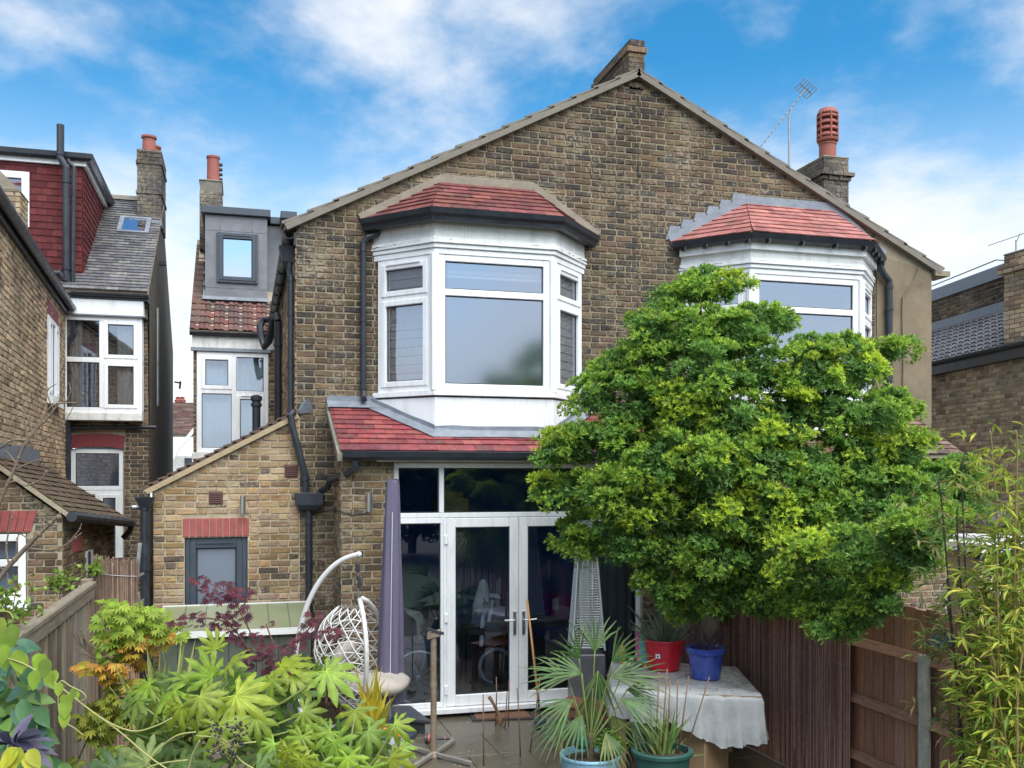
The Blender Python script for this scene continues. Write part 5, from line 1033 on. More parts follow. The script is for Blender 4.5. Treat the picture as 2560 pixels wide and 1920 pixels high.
for lev in range(10):
    row = []
    for i, (p, dr, wv) in enumerate(per):
        out = (p-cen); out.z = 0; out.normalize()
        if lev < 3: f = (.0,.55,.985)[lev]; q = cen.lerp(p, f)+UP*(.003+.004*math.sin(i*1.7+lev)); q.z = TZ+.004+.003*math.sin(i*.9+lev*2)
        else:
            t = (lev-2)/7; q = p+out*(.012+.05*t+wv*t*math.sin(i*1.15)+.012*t*math.sin(i*2.9+lev))-UP*(dr*t+.01*math.sin(i*2.3)*t)
        row.append(q)
    rows.append(row)
SH.grid(rows); sh = SH.build('plastic_sheet', 'sheet', TB, smooth=True)
ll = MB()
for k in range(170):
    a, b = random.random(), random.random(); p = c_fl.lerp(c_fr,a).lerp(c_bl.lerp(c_br,a),b)+UP*.014
    if (a < .5 and b < .55) and random.random() < .7: continue
    ll.col = random.choice([(.28,.22,.06),(.20,.16,.05),(.16,.2,.04),(.12,.08,.04)]); t = random.random()*6.28; d1 = Vector((math.cos(t),math.sin(t),.2))*.02; d2 = Vector((-math.sin(t),math.cos(t),0))*.005
    ll.add([p-d1,p-d2,p+d1,p+d2], [(0,1,2,3)])
ll.build('leaf_litter', 'litter', TB, kind='stuff')
# pots on the table
mat('red_plastic', (.50,.012,.028), .35, var=.05); mat('blue_glaze', (.018,.032,.22), .18, var=.5, vscale=12, col2=(.05,.09,.36), coat=.5); mat('blue_pale', (.22,.42,.56), .45, var=.2, vscale=10); mat('green_plastic', (.022,.085,.07), .4, var=.1)
def pot(name, c, r0, r1, h, m, label, lip=.0, lipz=0., foot=False):
    T = thing(name, c, label, 'pot'); prof = [(r0*.6,0),(r0,0.002),(r0+(r1-r0)*.85,h*.80)]
    if lip: prof += [(r1-.002,h-lipz-.01),(r1+lip,h-lipz),(r1+lip*1.1,h-.008),(r1+lip*.5,h)]
    else: prof += [(r1,h*.97),(r1+.006,h)]
    prof += [(r1-.014,h),(r1-.022,h-.05)]; B = MB(); B.lathe(prof, c, 40); B.build('body', m, T, smooth=False)
    B.v and None
    B = MB(); B.lathe([(r1*.95,h-.05),(r1*.5,h-.038),(.02,h-.035)], c, 24); B.build('soil', 'soil', T); return T
cR = PZ(1660,1672,TZ+.012); PRd = pot('plant_pot', cR, .148, .185, .29, 'red_plastic', 'red plastic plant pot holding spiky yucca on the sheeted table', lip=.004, lipz=.02)
B = MB(); q = cR+CV*.168+UP*.155-RV*.09; q = cR+(CV*.88-RV*.47).normalized()*.172+UP*.15; tn = (CV*.88-RV*.47).normalized(); sd2 = tn.cross(UP); B.hexa([q-sd2*.022-UP*.02,q+sd2*.022-UP*.02,q+sd2*.022-UP*.02+tn*.004,q-sd2*.022-UP*.02+tn*.004,q-sd2*.022+UP*.022+tn*.004,q+sd2*.022+UP*.022+tn*.004,q+sd2*.022+UP*.022+tn*.009,q-sd2*.022+UP*.022+tn*.009]); B.build('price_label', 'upvc', PRd)
B = MB(); B.hexa([q-sd2*.008-UP*.006+tn*.006,q+sd2*.008-UP*.006+tn*.006,q+sd2*.008-UP*.006+tn*.010,q-sd2*.008-UP*.006+tn*.010,q-sd2*.008+UP*.006+tn*.008,q+sd2*.008+UP*.006+tn*.008,q+sd2*.008+UP*.006+tn*.012,q-sd2*.008+UP*.006+tn*.012]); B.build('label_print', 'black_rubber', PRd)
cB = PZ(1764,1694,TZ+.012); pot('plant_pot', cB, .135, .168, .285, 'blue_glaze', 'cobalt blue glazed pot with dead purple twigs on the sheeted table', lip=.016, lipz=.05)
cP = PD(1475,1884,7.9); pot('plant_pot', Vector((cP.x,cP.y,GZ)), .20, .245, cP.z-GZ, 'blue_pale', 'pale blue round pot holding the fan palm on patio', lip=.008, lipz=.02)
cG = PD(1655,1872,7.75); pot('plant_pot', Vector((cG.x,cG.y,GZ)), .18, .225, cG.z-GZ, 'green_plastic', 'dark green plastic pot holding canes and grass in front of table', lip=.022, lipz=.035)
# small things on the table
q = PZ(1604,1668,TZ+.01); bk = MB(); bk.hexa([q+RV*x+Vector((0,y,z)) for z, sx in ((0,0),(.34,.0)) for x, y in ((-.03,0),(.22,0),(.22,.03),(-.03,.03))]); bo_ = bk.build('activity_board', mat('mint', (.16,.42,.36), .5), None); tag(bo_, 'mint green board with pink edge standing behind the red pot', 'board')
MB().hexa([q+RV*x+Vector((0,y-.004,z)) for z in (.0,.345) for x, y in ((-.05,0),(-.025,0),(-.025,.034),(-.05,.034))]).build('edge_strip', mat('pink', (.6,.08,.28), .5), bo_)
q = PZ(1556,1656,TZ+.01); B = MB(); B.lathe([(.032,0),(.035,.02),(.035,.12),(.025,.15),(.012,.165),(.012,.2),(.008,.2)], q, 16); bt = B.build('bottle', mat('yellow_plastic', (.6,.36,.02), .35), None, smooth=False); tag(bt, 'small yellow plastic bottle standing on the table behind the palm', 'bottle')
q = PZ(1612,1668,TZ+.01); B = MB(); B.col = None
B.tube(smooth([q+RV*(-.1), q+RV*(-.02)+UP*.03, q+RV*.08+CV*.04, q+RV*.16+CV*.02]), .022, 8); g_ = B.build('garden_glove', mat('navy', (.02,.035,.16), .8), None, smooth=True); tag(g_, 'dark blue crumpled glove lying left of the red pot', 'glove')
q = q+CV*.05; B = MB(); B.ball(q+UP*.02, .022, 10, 6, (1.3,1,.8)); g_ = B.build('orange_cap', mat('orange', (.7,.2,.02), .4), None, smooth=True); tag(g_, 'small orange plastic cap on the table by the blue glove', 'cap')
# ================================================================ slatted bench
mat('bench_red', (.20,.07,.045), .6, var=.25, vscale=6, stretch=(3,3,3)); bq0, bq1 = PZ(1385,1765,.42), PZ(1600,1790,.42)
BN = thing('bench', bq0.lerp(bq1,.5), 'low red-brown slatted wooden bench behind the fan palm', 'bench'); BN.location.z = GZ
bd_ = (bq1-bq0); bl = bd_.length; bd_.normalize(); bp = Vector((-bd_.y,bd_.x,0))
for k in range(7): a = bq0+bp*(-.02+.058*k); MB().hexa([a,a+bd_*bl,a+bd_*bl+bp*.046,a+bp*.046,a+UP*.022,a+bd_*bl+UP*.022,a+bd_*bl+bp*.046+UP*.022,a+bp*.046+UP*.022]).build('slat', 'bench_red', BN, bevel=.003)
for i in (.04,.93):
    for j in (0,.33): a = bq0+bd_*bl*i+bp*j; MB().hexa([Vector((p.x,p.y,z)) for z in (GZ,.42) for p in (a,a+bd_*.06,a+bd_*.06+bp*.05,a+bp*.05)]).build('leg', 'bench_red', BN)
for j in (0,.35): a = bq0+bp*j; MB().hexa([a-UP*.09,a+bd_*bl-UP*.09,a+bd_*bl+bp*.025-UP*.09,a+bp*.025-UP*.09,a-UP*.004,a+bd_*bl-UP*.004,a+bd_*bl+bp*.025-UP*.004,a+bp*.025-UP*.004]).build('apron', 'bench_red', BN)
# ================================================================ clutter on the patio
mat('rust', (.36,.31,.24), .6, metal=.3, var=.35, vscale=7, col2=(.17,.09,.05), bump=.5); mat('plastic_dark', (.045,.05,.06), .45, var=.1)
ps = PZ(1084,1893,GZ); PS_ = thing('metal_post', ps, 'rusty steel post on angle iron feet standing on the patio', 'post')
pt_ = PD(1084,1592,depth(ps)); MB().tube([ps+UP*.03, (ps.x,ps.y,pt_.z)], .030, 14).build('tube', 'rust', PS_, smooth=False)
MB().tube([(ps.x,ps.y,.62),(ps.x,ps.y,.66)], .034, 14).build('collar', 'rust', PS_)
h_ = Vector((ps.x,ps.y,pt_.z)); B = MB(); B.hexa([h_+RV*x+CV*y+UP*(z+.25*x) for z in (-.01,.055) for x, y in ((-.06,-.04),(.07,-.04),(.07,.04),(-.06,.04))]); B.build('clamp', 'rust', PS_, bevel=.006)
B = MB(); B.hexa([h_+RV*x+CV*y+UP*(z+.065-.3*x) for z in (-.012,.012) for x, y in ((-.06,.02),(.10,.02),(.10,.05),(-.06,.05))]); B.build('clamp_bar', 'strap', PS_)
for k, (u, v) in enumerate(((1022,1925),(1190,1912),(1120,1862),(1030,1868))):
    e = PZ(u, v, GZ+.03); d = (e-ps); d.z = 0; d.normalize(); e = ps+d*.48; sdv = Vector((-d.y,d.x,0))*.02; a = ps+UP*.05; e.z = GZ+.05
    B = MB(); B.hexa([a-sdv-UP*.035,e-sdv-UP*.035,e+sdv-UP*.035,a+sdv-UP*.035,a-sdv,e-sdv,e+sdv,a+sdv]); B.tube([e-UP*.04,e-UP*.10+UP*.005], .008, 6); B.build('foot', mat('angle_iron', (.23,.215,.19), .7, metal=.2, var=.3, vscale=12), PS_, bevel=.003)
MB().lathe([(.06,.0),(.06,.02),(.04,.05),(.03,.06)], ps, 12).build('base_plate', 'rust', PS_)
# dark lid lying on the patio
q = [PZ(u,v,.06) for u, v in ((925,1800),(1078,1812),(1028,1775),(955,1772))]; B = MB(); B.prism([p for p in q], (0,0,.05)); lidp = B.build('plastic_panel', 'plastic_dark', None, bevel=.012); tag(lidp, 'dark grey plastic panel lying on patio below the egg chair', 'panel')
MB().prism([p.lerp(q[0].lerp(q[2],.5),.15)-UP*.11 for p in q], (0,0,.108)).build('underside', 'plastic_dark', lidp)
# hose nozzle
q = PZ(1064,1846,GZ+.045); B = MB(); B.tube([q, q+RV*.05], .045, 16); nz = B.build('hose_nozzle', 'plastic_dark', None); tag(nz, 'round black hose nozzle with coral ring lying by rusty post', 'nozzle')
B = MB(); B.tube([q+RV*.03, q+RV*.045], .0475, 16); B.tube([q+RV*.19,q+RV*.2], .019, 10); B.build('ring', mat('coral', (.55,.1,.08), .5), nz); B = MB(); B.tube([q+RV*.05, q+RV*.12, q+RV*.24], [.02,.017,.015], 10); B.build('stem', 'plastic_dark', nz); MB().tube([q-RV*.002,q+RV*.001], .038, 16).build('face', mat('blue_grey', (.12,.2,.26), .5), nz)
# grey canister with an orange handle
q = PD(975,1880,6.6); CN = thing('canister', (q.x,q.y,GZ), 'grey plastic canister with orange handle half hidden by fatsia', 'canister'); zt2 = PD(975,1840,6.6).z
mat('canister', (.16,.175,.19), .4, var=.08); B = MB(); prof = [(.085,0),(.10,.03),(.10,zt2-GZ-.09),(.085,zt2-GZ-.03),(.05,zt2-GZ)]; B.lathe(prof, (q.x,q.y,GZ), 16, sq=.8); B.build('body', 'canister', CN, bevel=.01)
hq = Vector((q.x-.01,q.y,zt2)); B = MB(); B.tube(smooth([hq-RV*.075+UP*.0, hq-RV*.07+UP*.035, hq+RV*.07+UP*.035, hq+RV*.075+UP*.0]), .02, 8); B.build('handle', 'orange', CN); MB().tube(smooth([hq+UP*.05+CV*.03, hq+UP*.12+CV*.03, hq+UP*.12+CV*.03+RV*.015, hq+UP*.05+CV*.03+RV*.02]), .004, 5).build('wire_clip', 'steel', CN)
# doormat
q = [PZ(u,v,GZ) for u, v in ((1168,1778),(1315,1775),(1342,1799),(1182,1804))]; B = MB(); B.prism(q, (0,0,.014)); dmt = B.build('doormat', mat('mat_edge', (.035,.033,.035), .9), None); tag(dmt, 'brown bristle doormat with black edge at the patio doors', 'doormat')
ce = q[0].lerp(q[2],.5); MB().prism([p.lerp(ce,.13)+UP*.0142 for p in q], (0,0,.008)).build('bristle', mat('bristle', (.17,.085,.05), .95, var=.4, vscale=40, bump=1., bscale=120), dmt)
# leaning broom handle
a, b = PD(1318,1502,10.55), PD(1346,1748,10.2); BR = thing('broom', (b.x,b.y,GZ), 'wooden broom handle leaning against the right patio door', 'broom'); b2 = a+(b-a)*1.12
B = MB(); B.tube([a, b], [.013,.015], 10); B.ball(a, .0135, 8, 6); B.build('handle', mat('broom_wood', (.47,.25,.09), .45, var=.15, vscale=12, stretch=(8,8,1)), BR, smooth=True); MB().tube([b, (b2.x,b2.y,.03)], .012, 8).build('ferrule', 'strap', BR)
B = MB(); B.hexa([Vector((b2.x,b2.y,0))+RV*x+CV*y+UP*z for z, s in ((GZ+.005,1),(.06,1)) for x, y in ((-.06,-.04),(.07,-.04),(.06,.04),(-.06,.04))]); B.build('brush_head', mat('brush_blue', (.035,.05,.075), .7), BR, bevel=.012)
# garden canes
mat('cane', (.17,.095,.055), .7, var=.3, vscale=30)
CNS = [(1208,1736,1209,1925,'first garden cane right of the rusty post, thin and upright'),(1241,1692,1239,1815,'tallest thin brown cane in front of the left patio door'),(1268,1728,1262,1822,'slightly leaning brown cane left of the closely paired cane'),(1273,1700,1271,1816,'upright brown cane just right of the leaning one'),(1293,1720,1301,1892,'brown cane leaning slightly left under the door meeting stiles'),(1350,1690,1325,1880,'long thin cane slanting beside the broom handle')]
for u0, v0, u1, v1, lb in CNS:
    b = PZ(u1,min(v1,1915),GZ); a = PD(u0,v0,depth(b)); c = MB(); m_ = a.lerp(b,.5)+RV*random.uniform(-.008,.008); c.tube([b,m_,a], [.007,.0065,.006], 6); c = c.build('garden_cane', 'cane', None, smooth=True); tag(c, lb, 'cane', 'canes standing on the patio')
    for t in (.25,.5,.75): MB().ball(b.lerp(a,t), .0085, 6, 4, (1,1,.5)).build('node', 'cane', c)
B = MB(); b = PZ(1250,1810,GZ); z_ = depth(b); B.tube(smooth([b, PD(1246,1785,z_), PD(1238,1768,z_), PD(1228,1750,z_), PD(1222,1742,z_)]), [.02]*6+[.017]*6+[.02]*5, 8); B.tube([PD(1246,1785,z_), PD(1240,1812,z_)], .008, 6); B.tube([PD(1247,1788,z_), PD(1258,1808,z_)], .009, 6)
rt2 = B.build('root_stump', mat('root', (.12,.06,.04), .9, var=.5, vscale=20, col2=(.36,.22,.11), bump=.8), None, smooth=True); tag(rt2, 'twisted brown dead root standing on the doormat', 'root')
# petals and crumbs on the paving
B = MB()
for k in range(150):
    p = PZ(random.uniform(1020,1420), random.uniform(1785,1918), GZ+.006); r = random.uniform(.005,.016); t = random.random()*6.28; B.col = random.choice([(.6,.58,.5),(.55,.5,.4),(.35,.28,.12),(.2,.14,.06)])
    B.add([p+Vector((math.cos(t+a)*r*s, math.sin(t+a)*r*s, random.uniform(0,.006))) for a, s in ((0,1),(1.57,.5),(3.14,1),(4.71,.5))], [(0,1,2,3)])
o_ = B.build('fallen_petals', 'litter', None, kind='stuff'); o_['label'] = 'pale petals and crumbs scattered over the wet paving'; o_['category'] = 'petals'
# ================================================================ things inside the room
mat('gym_white', (.6,.62,.62), .4); mat('gym_black', (.02,.022,.03), .5); mat('shirt', (.62,.62,.58), .9, var=.1); mat('sack', (.30,.24,.09), .9, var=.2); mat('towel', (.42,.36,.28), .95, var=.15)
FLZ = GZ+.055
q = PY(1215,1700,.35); GB = thing('exercise_bike', (q.x,q.y,FLZ), 'white and black exercise bike inside the glass doors', 'exercise bike'); X = lambda u, v, Y=.35: PY(u, v, Y)
B = MB(); B.tube([X(1203,1615), X(1208,1525)], .028, 8); B.tube([X(1222,1555), X(1232,1500)], .025, 8); B.hexa([X(1222,1493),X(1256,1497),X(1256,1497,.45),X(1222,1493,.45),X(1222,1483),X(1244,1485),X(1244,1485,.45),X(1222,1483,.45)]); B.build('mast', 'gym_white', GB)
B = MB()
for k in range(14): t0, t1 = math.pi*(.05+.09*k*1.1), math.pi*(.05+.09*(k+1)*1.1); c = X(1240,1665); B.tube([c+Vector((.21*math.cos(t0),0,.21*math.sin(t0))), c+Vector((.21*math.cos(t1),0,.21*math.sin(t1)))], .025, 8)
B.build('wheel_guard', mat('grey_shiny', (.25,.27,.3), .25), GB); c = X(1240,1665); MB().tube([c, c+Vector((0,.08,0))], .17, 20).build('flywheel', 'gym_black', GB)
B = MB(); B.box(X(1168,1,).x, X(1270,1).x, .3, .7, .66, .74); B.box(X(1212,1).x, X(1226,1).x, .33, .42, FLZ, .66); B.box(X(1175,1).x, X(1185,1).x, .5, .58, FLZ, .66); B.box(X(1250,1).x, X(1270,1).x, .5, .58, FLZ, .5); B.build('frame', 'gym_black', GB)
def cloth(name, px, Y, th, m, label, amp=.012):
    pts = [PY(u, v, Y+amp*math.sin(i*2.4)) for i, (u, v) in enumerate(px)]; B = MB(); n = len(pts); cc = sum(pts, Vector())/n
    fr = [p for p in pts]; mid = [p.lerp(cc,.45)+Vector((0,-th*(.8+.5*math.sin(i*1.9)),0)) for i, p in enumerate(pts)]; c_ = cc+Vector((0,-th*1.3,0)); bk = [p+Vector((0,th*.6,0)) for p in pts]
    B.add(fr+mid+[c_]+bk, [(i,(i+1)%n,n+(i+1)%n,n+i) for i in range(n)]+[(n+i,n+(i+1)%n,2*n) for i in range(n)]+[(2*n+1+i,2*n+1+(i+1)%n,(i+1)%n,i) for i in range(n)]+[tuple(2*n+1+i for i in range(n))]); o = B.build(name, m, None, smooth=True); tag(o, label, 'cloth'); return o
cl_ = cloth('t_shirt', [(1200,1455),(1207,1448),(1214,1450),(1222,1470),(1224,1500),(1226,1525),(1216,1530),(1205,1528),(1198,1540),(1184,1525),(1183,1512),(1190,1490)], .27, .04, 'shirt', 'white t-shirt hung on the exercise bike handle behind the glass')
B = MB(); B.tube(smooth([PY(1207,1495,.20), PY(1212,1500,.20), PY(1208,1508,.20), PY(1216,1504,.20), PY(1220,1510,.20)]), .006, 5); B.build('print', mat('print_red', (.3,.06,.04), .8), cl_)
cloth('sack', [(1182,1575),(1200,1560),(1225,1550),(1252,1548),(1268,1555),(1270,1590),(1255,1605),(1225,1600),(1205,1592)], .75, .12, 'sack', 'crumpled khaki bag on the gym frame inside the room')
cloth('towel', [(1003,1517),(1030,1522),(1050,1530),(1064,1545),(1062,1560),(1055,1565),(1056,1600),(1047,1604),(1040,1580),(1036,1555),(1028,1535),(1005,1524)], .0, .03, 'towel', 'beige towel draped over a chair inside the left side window')
q = PY(1045,1700,.15); CH = thing('office_chair', (q.x,q.y,FLZ), 'dark chair under the beige towel inside the left window', 'chair'); B = MB(); B.box(q.x-.25,q.x+.25,.05,.5,.48,.56); B.box(q.x-.22,q.x+.24,.0,.06,.56,1.12); B.build('seat', 'gym_black', CH, bevel=.03)
B = MB(); B.tube([(q.x,.28,FLZ+.08),(q.x,.28,.5)], .03, 8)
for k in range(5): t = k*1.257; B.tube([(q.x,.28,FLZ+.1),(q.x+.28*math.cos(t),.28+.28*math.sin(t),FLZ+.04)], .02, 6)
B.build('pedestal', 'gym_black', CH)
q = PY(1046,1682,-.35); WH = thing('bicycle_wheel', (q.x,q.y,FLZ), 'bicycle wheel leaning inside the left patio window', 'wheel'); B = MB(); R_ = .30; B.tube([Vector((q.x+R_*math.cos(t),q.y,FLZ+.31+R_*math.sin(t))) for t in [2*math.pi*k/36 for k in range(37)]], .010, 6); B.build('rim', 'gym_white', WH)
B = MB()
for k in range(10): t = k*.628; B.tube([(q.x,q.y,FLZ+.31),(q.x+R_*math.cos(t),q.y,FLZ+.31+R_*math.sin(t))], .003, 4)
B.ball((q.x,q.y,FLZ+.31), .03, 8, 5); B.build('spokes', 'alu', WH)
q = PY(1385,1560,.6); CT = thing('desk', (q.x,q.y,FLZ), 'dark cluttered desk inside the right patio door', 'desk'); MB().box(q.x-.4,q.x+.5,.5,1.1,.70,.75).build('top', 'gym_black', CT); MB().box(q.x-.05,q.x+.03,.5,.52,.9,1.05).build('screen', 'gym_white', CT); MB().box(q.x+.05,q.x+.35,.7,.9,.75,1.05).build('magenta_bag', mat('magenta', (.32,.02,.2), .7), CT)
for x in (-.38,.42): MB().box(q.x+x,q.x+x+.06,.55,1.05,FLZ,.70).build('leg', 'gym_black', CT)
q = PY(1125,1265,.1); B = MB(); B.box(q.x-.16,q.x+.22,.05,.35,2.18,2.36); B.box(q.x-.08,q.x+.16,.08,.32,2.362,2.44); bxs = B.build('cardboard_box', mat('card', (.30,.2,.09), .85, var=.2), None); tag(bxs, 'brown woven storage box on a high shelf behind the transom glass', 'box')
MB().box(.68, 1.95, .0, .4, 2.12, 2.178).build('shelf', 'room', H1)
# ================================================================ foliage helpers
def leaf_mat(name, src='attr', rough=.45, trans=.35, vein=False):
    m = bpy.data.materials.new(name); m.use_nodes = True; t = m.node_tree; b = t.nodes['Principled BSDF']; L = t.links.new
    s = N(t, 'ShaderNodeAttribute', attribute_name='Col').outputs['Color']
    if src == 'both':
        oi = N(t, 'ShaderNodeObjectInfo').outputs['Color']; mm = N(t, 'ShaderNodeMix', data_type='RGBA', blend_type='MULTIPLY'); mm.inputs[0].default_value = 1; L(oi, mm.inputs[6]); L(s, mm.inputs[7]); s = mm.outputs[2]
    pos = N(t, 'ShaderNodeNewGeometry').outputs['Position']; no = N(t, 'ShaderNodeTexNoise', i_Scale=22., i_Detail=3.); L(pos, no.inputs[0]); rp = N(t, 'ShaderNodeMapRange', i_1=.3, i_2=.7, i_3=.8, i_4=1.2); L(no.outputs[0], rp.inputs[0])
    sc = N(t, 'ShaderNodeVectorMath', operation='SCALE'); L(s, sc.inputs[0]); L(rp.outputs[0], sc.inputs['Scale']); s = sc.outputs[0]
    L(s, b.inputs['Base Color']); b.inputs['Roughness'].default_value = rough; b.inputs['Specular IOR Level'].default_value = .4
    bn = N(t, 'ShaderNodeBump', i_Strength=.25, i_Distance=.01); L(no.outputs[0], bn.inputs['Height']); L(bn.outputs[0], b.inputs['Normal'])
    tr = N(t, 'ShaderNodeBsdfTranslucent'); L(s, tr.inputs[0]); ms = N(t, 'ShaderNodeMixShader', i_0=trans); L(b.outputs[0], ms.inputs[1]); L(tr.outputs[0], ms.inputs[2]); L(ms.outputs[0], t.nodes['Material Output'].inputs[0])
    MATS[name] = m; return m
leaf_mat('leaf', trans=.42); leaf_mat('leaf_gloss', rough=.48, trans=.25); leaf_mat('leaf_big', 'both', rough=.5, trans=.4); leaf_mat('leaf_soft', rough=.6, trans=.4)
mat('bark', (.13,.105,.075), .95, var=.5, vscale=9, bump=1., bscale=30, stretch=(1,1,.3)); mat('stem_green', (.16,.20,.05), .6, var=.2); mat('twig', (.16,.12,.085), .9, var=.4, vscale=15); mat('stem_red', (.15,.06,.05), .7, var=.2)
def leaf_mesh(name, P, D, U, Ln, Wd, C, fold=.25, bend=.15):
    """diamond-like leaves: base P, direction D, up-normal U, arrays"""
    n = len(P); D = D/np.linalg.norm(D, axis=1, keepdims=True); Sd = np.cross(D, U); Sd /= (np.linalg.norm(Sd, axis=1, keepdims=True)+1e-9); Nn = np.cross(Sd, D)
    Ln = np.asarray(Ln).reshape(-1,1); Wd = np.asarray(Wd).reshape(-1,1)
    m = P+D*Ln*.55+Nn*Ln*0.02; tip = P+D*Ln-Nn*Ln*bend
    a = P+D*Ln*.5+Sd*Wd+Nn*Wd*fold; b = P+D*Ln*.5-Sd*Wd+Nn*Wd*fold
    V = np.stack([P, a, tip, b], 1).reshape(-1,3).astype(np.float32)
    idx = np.arange(n)*4; F = np.stack([idx, idx+1, idx+2, idx, idx+2, idx+3], 1).reshape(-1).astype(np.int32)
    me = bpy.data.meshes.new(name); me.vertices.add(len(V)); me.vertices.foreach_set('co', V.ravel()); me.loops.add(len(F)); me.loops.foreach_set('vertex_index', F); me.polygons.add(n*2); me.polygons.foreach_set('loop_start', np.arange(0, n*6, 3, dtype=np.int32)); me.polygons.foreach_set('loop_total', np.full(n*2, 3, np.int32)); me.update(calc_edges=True)
    at = me.attributes.new('Col', 'FLOAT_COLOR', 'FACE'); cc = np.repeat(np.concatenate([np.asarray(C), np.ones((n,1))], 1), 2, axis=0).astype(np.float32); at.data.foreach_set('color', cc.ravel()); return me
def unit(n): v = NR.normal(size=(n,3)); return v/np.linalg.norm(v, axis=1, keepdims=True)
def rosettes(cs, ns, k, Ln, Wd, cols, spread=.75, cv=.2):
    n = len(cs); P = np.repeat(cs, k, 0); Nn = np.repeat(ns, k, 0); r = unit(n*k); r -= Nn*np.sum(r*Nn, 1, keepdims=True); r /= np.linalg.norm(r, axis=1, keepdims=True)+1e-9
    sp = spread*NR.uniform(.5,1.3,(n*k,1)); D = Nn+r*sp; L = Ln*NR.uniform(.65,1.25,n*k); C = np.repeat(cols, k, 0)*NR.uniform(1-cv,1+cv,(n*k,1))
    return P+D*0.0, D, Nn+r*.05, L, L*Wd, C
def cat(parts): return [np.concatenate(x) for x in zip(*parts)]
# ================================================================ the big evergreen tree
TX, TY = 4.02, -2.55
TR = thing('evergreen_tree', (TX,TY,GZ), 'large dense bright green evergreen tree hiding the right half of the house', 'tree')
CL = [(760,130,110),(640,190,70),(870,120,60),(985,260,85),(1110,270,50),(560,330,125),(750,330,150),(900,330,110),(1230,390,80),(1380,380,75),(1540,390,62),(430,450,115),(600,480,150),(800,500,160),(1000,470,150),(1200,480,140),(1380,480,120),(1560,600,85),(330,580,105),(500,630,150),(700,650,160),(900,680,160),(1100,680,160),(1300,650,150),(1480,660,125),(150,810,80),(250,780,120),(420,800,150),(600,850,170),(800,880,170),(1000,860,170),(1200,870,170),(1400,850,160),(1580,820,140),(100,965,50),(220,980,105),(400,1000,150),(600,1040,160),(800,1060,170),(1000,1080,170),(1200,1080,170),(1400,1040,170),(1580,1000,140),(1720,950,110),(1850,900,85),(230,1150,75),(300,1200,95),(450,1200,130),(620,1220,135),(800,1250,160),(1000,1250,170),(1200,1280,170),(1400,1250,160),(1580,1180,125),(1740,1080,95),(590,1370,85),(760,1380,110),(920,1400,105),(1100,1380,110),(1300,1400,110),(1480,1380,95),(1590,1330,75),(1340,1530,105),(1440,1500,95),(1250,1480,95),(1530,1440,95),(1650,1250,115),(1700,1180,110),(1620,1080,120),(1800,1000,100),(1850,1050,90),(640,1430,75),(720,1480,60),(850,1450,80),(1000,1450,85),(1180,1440,85),(1300,1470,80),(560,1300,80)]
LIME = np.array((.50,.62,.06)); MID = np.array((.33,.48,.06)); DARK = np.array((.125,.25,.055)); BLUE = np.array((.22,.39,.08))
parts = []; blobs = []; rng = random.Random(3)
for i, (x, y, r) in enumerate(CL):
    u, v = 1300+x*.597, 650+y*.597; dx_, dy_ = (x-1000)/960, (y-850)/770; d2 = min(1, dx_*dx_+dy_*dy_)
    z = 9.45-1.25*math.sqrt(1-d2)+rng.uniform(-.18,.18)
    R_ = r*.597/FPX*z*.80; c = PD(u, v, z)
    if c.z < 2.15 and c.x+R_ > 4.1: z = (4.1-R_-CAM.x)/ray(u, v).x; R_ = r*.597/FPX*z*.80; c = PD(u, v, z)
    blobs.append((c, R_, i, True))
    zb_ = 9.45+.6*math.sqrt(1-d2)+.1; cb = PD(u+rng.uniform(-30,30), v+rng.uniform(-20,20), zb_); blobs.append((cb, R_*1.05, i, False))
for c, R_, i, front in blobs:
    n = int((520 if front else 200)*(R_/.36)**2)+10; nrm = unit(n); rad = R_*NR.uniform(.35,.80,n); pos = np.array(c)+nrm*np.array((1,1,.9))*rad[:,None]      # inner foliage, shade of the gaps painted in as darker leaf colour
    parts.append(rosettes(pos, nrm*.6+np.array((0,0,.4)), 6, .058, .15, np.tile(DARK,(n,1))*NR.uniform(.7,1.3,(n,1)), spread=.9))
    lime = i in (20,22,21,29,30,34,37,38,39,50,51,33,32,61,2,9,15,16,25)
    ns_ = int((22 if front else 9)*(R_/.36)**2)+4
    for k in range(ns_):                                                                                  # outer sprays of young growth; shade towards their insides painted into the colour
        d = unit(1)[0]
        if d[2] < -.55: d[2] *= -1
        sc_c = np.array(c)+d*np.array((1,1,.9))*R_*NR.uniform(.78,1.06); r = NR.uniform(.075,.16)*(.75+.5*R_/.36*.5); m = int(44*(r/.12)**2)+6
        nd = unit(m)+d*.75+np.array((0,0,.45)); nd /= np.linalg.norm(nd, axis=1, keepdims=True); rr2 = r*NR.uniform(.35,1.12,m); p = sc_c+nd*rr2[:,None]*np.array((1.15,1.15,.72))
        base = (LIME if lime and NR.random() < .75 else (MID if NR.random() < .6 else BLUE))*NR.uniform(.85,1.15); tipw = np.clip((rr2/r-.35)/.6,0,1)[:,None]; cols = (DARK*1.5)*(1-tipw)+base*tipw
        parts.append(rosettes(p, nd*.8+np.array((0,0,.4)), 8, .044, .145, cols, spread=.75))
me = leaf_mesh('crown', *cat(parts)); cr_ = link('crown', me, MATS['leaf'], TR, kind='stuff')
b0 = Vector((TX,TY,GZ)); tk = smooth([b0, b0+Vector((-.06,-.05,.5)), b0+Vector((-.12,.0,1.0)), b0+Vector((-.05,.1,1.6)), b0+Vector((-.15,.0,2.3)), b0+Vector((-.2,.1,3.2)), b0+Vector((-.5,.1,4.0))], 4)
B = MB(); B.tube(tk, [.14-.11*k/len(tk) for k in range(len(tk))], 12); B.build('trunk', 'bark', TR, smooth=True)
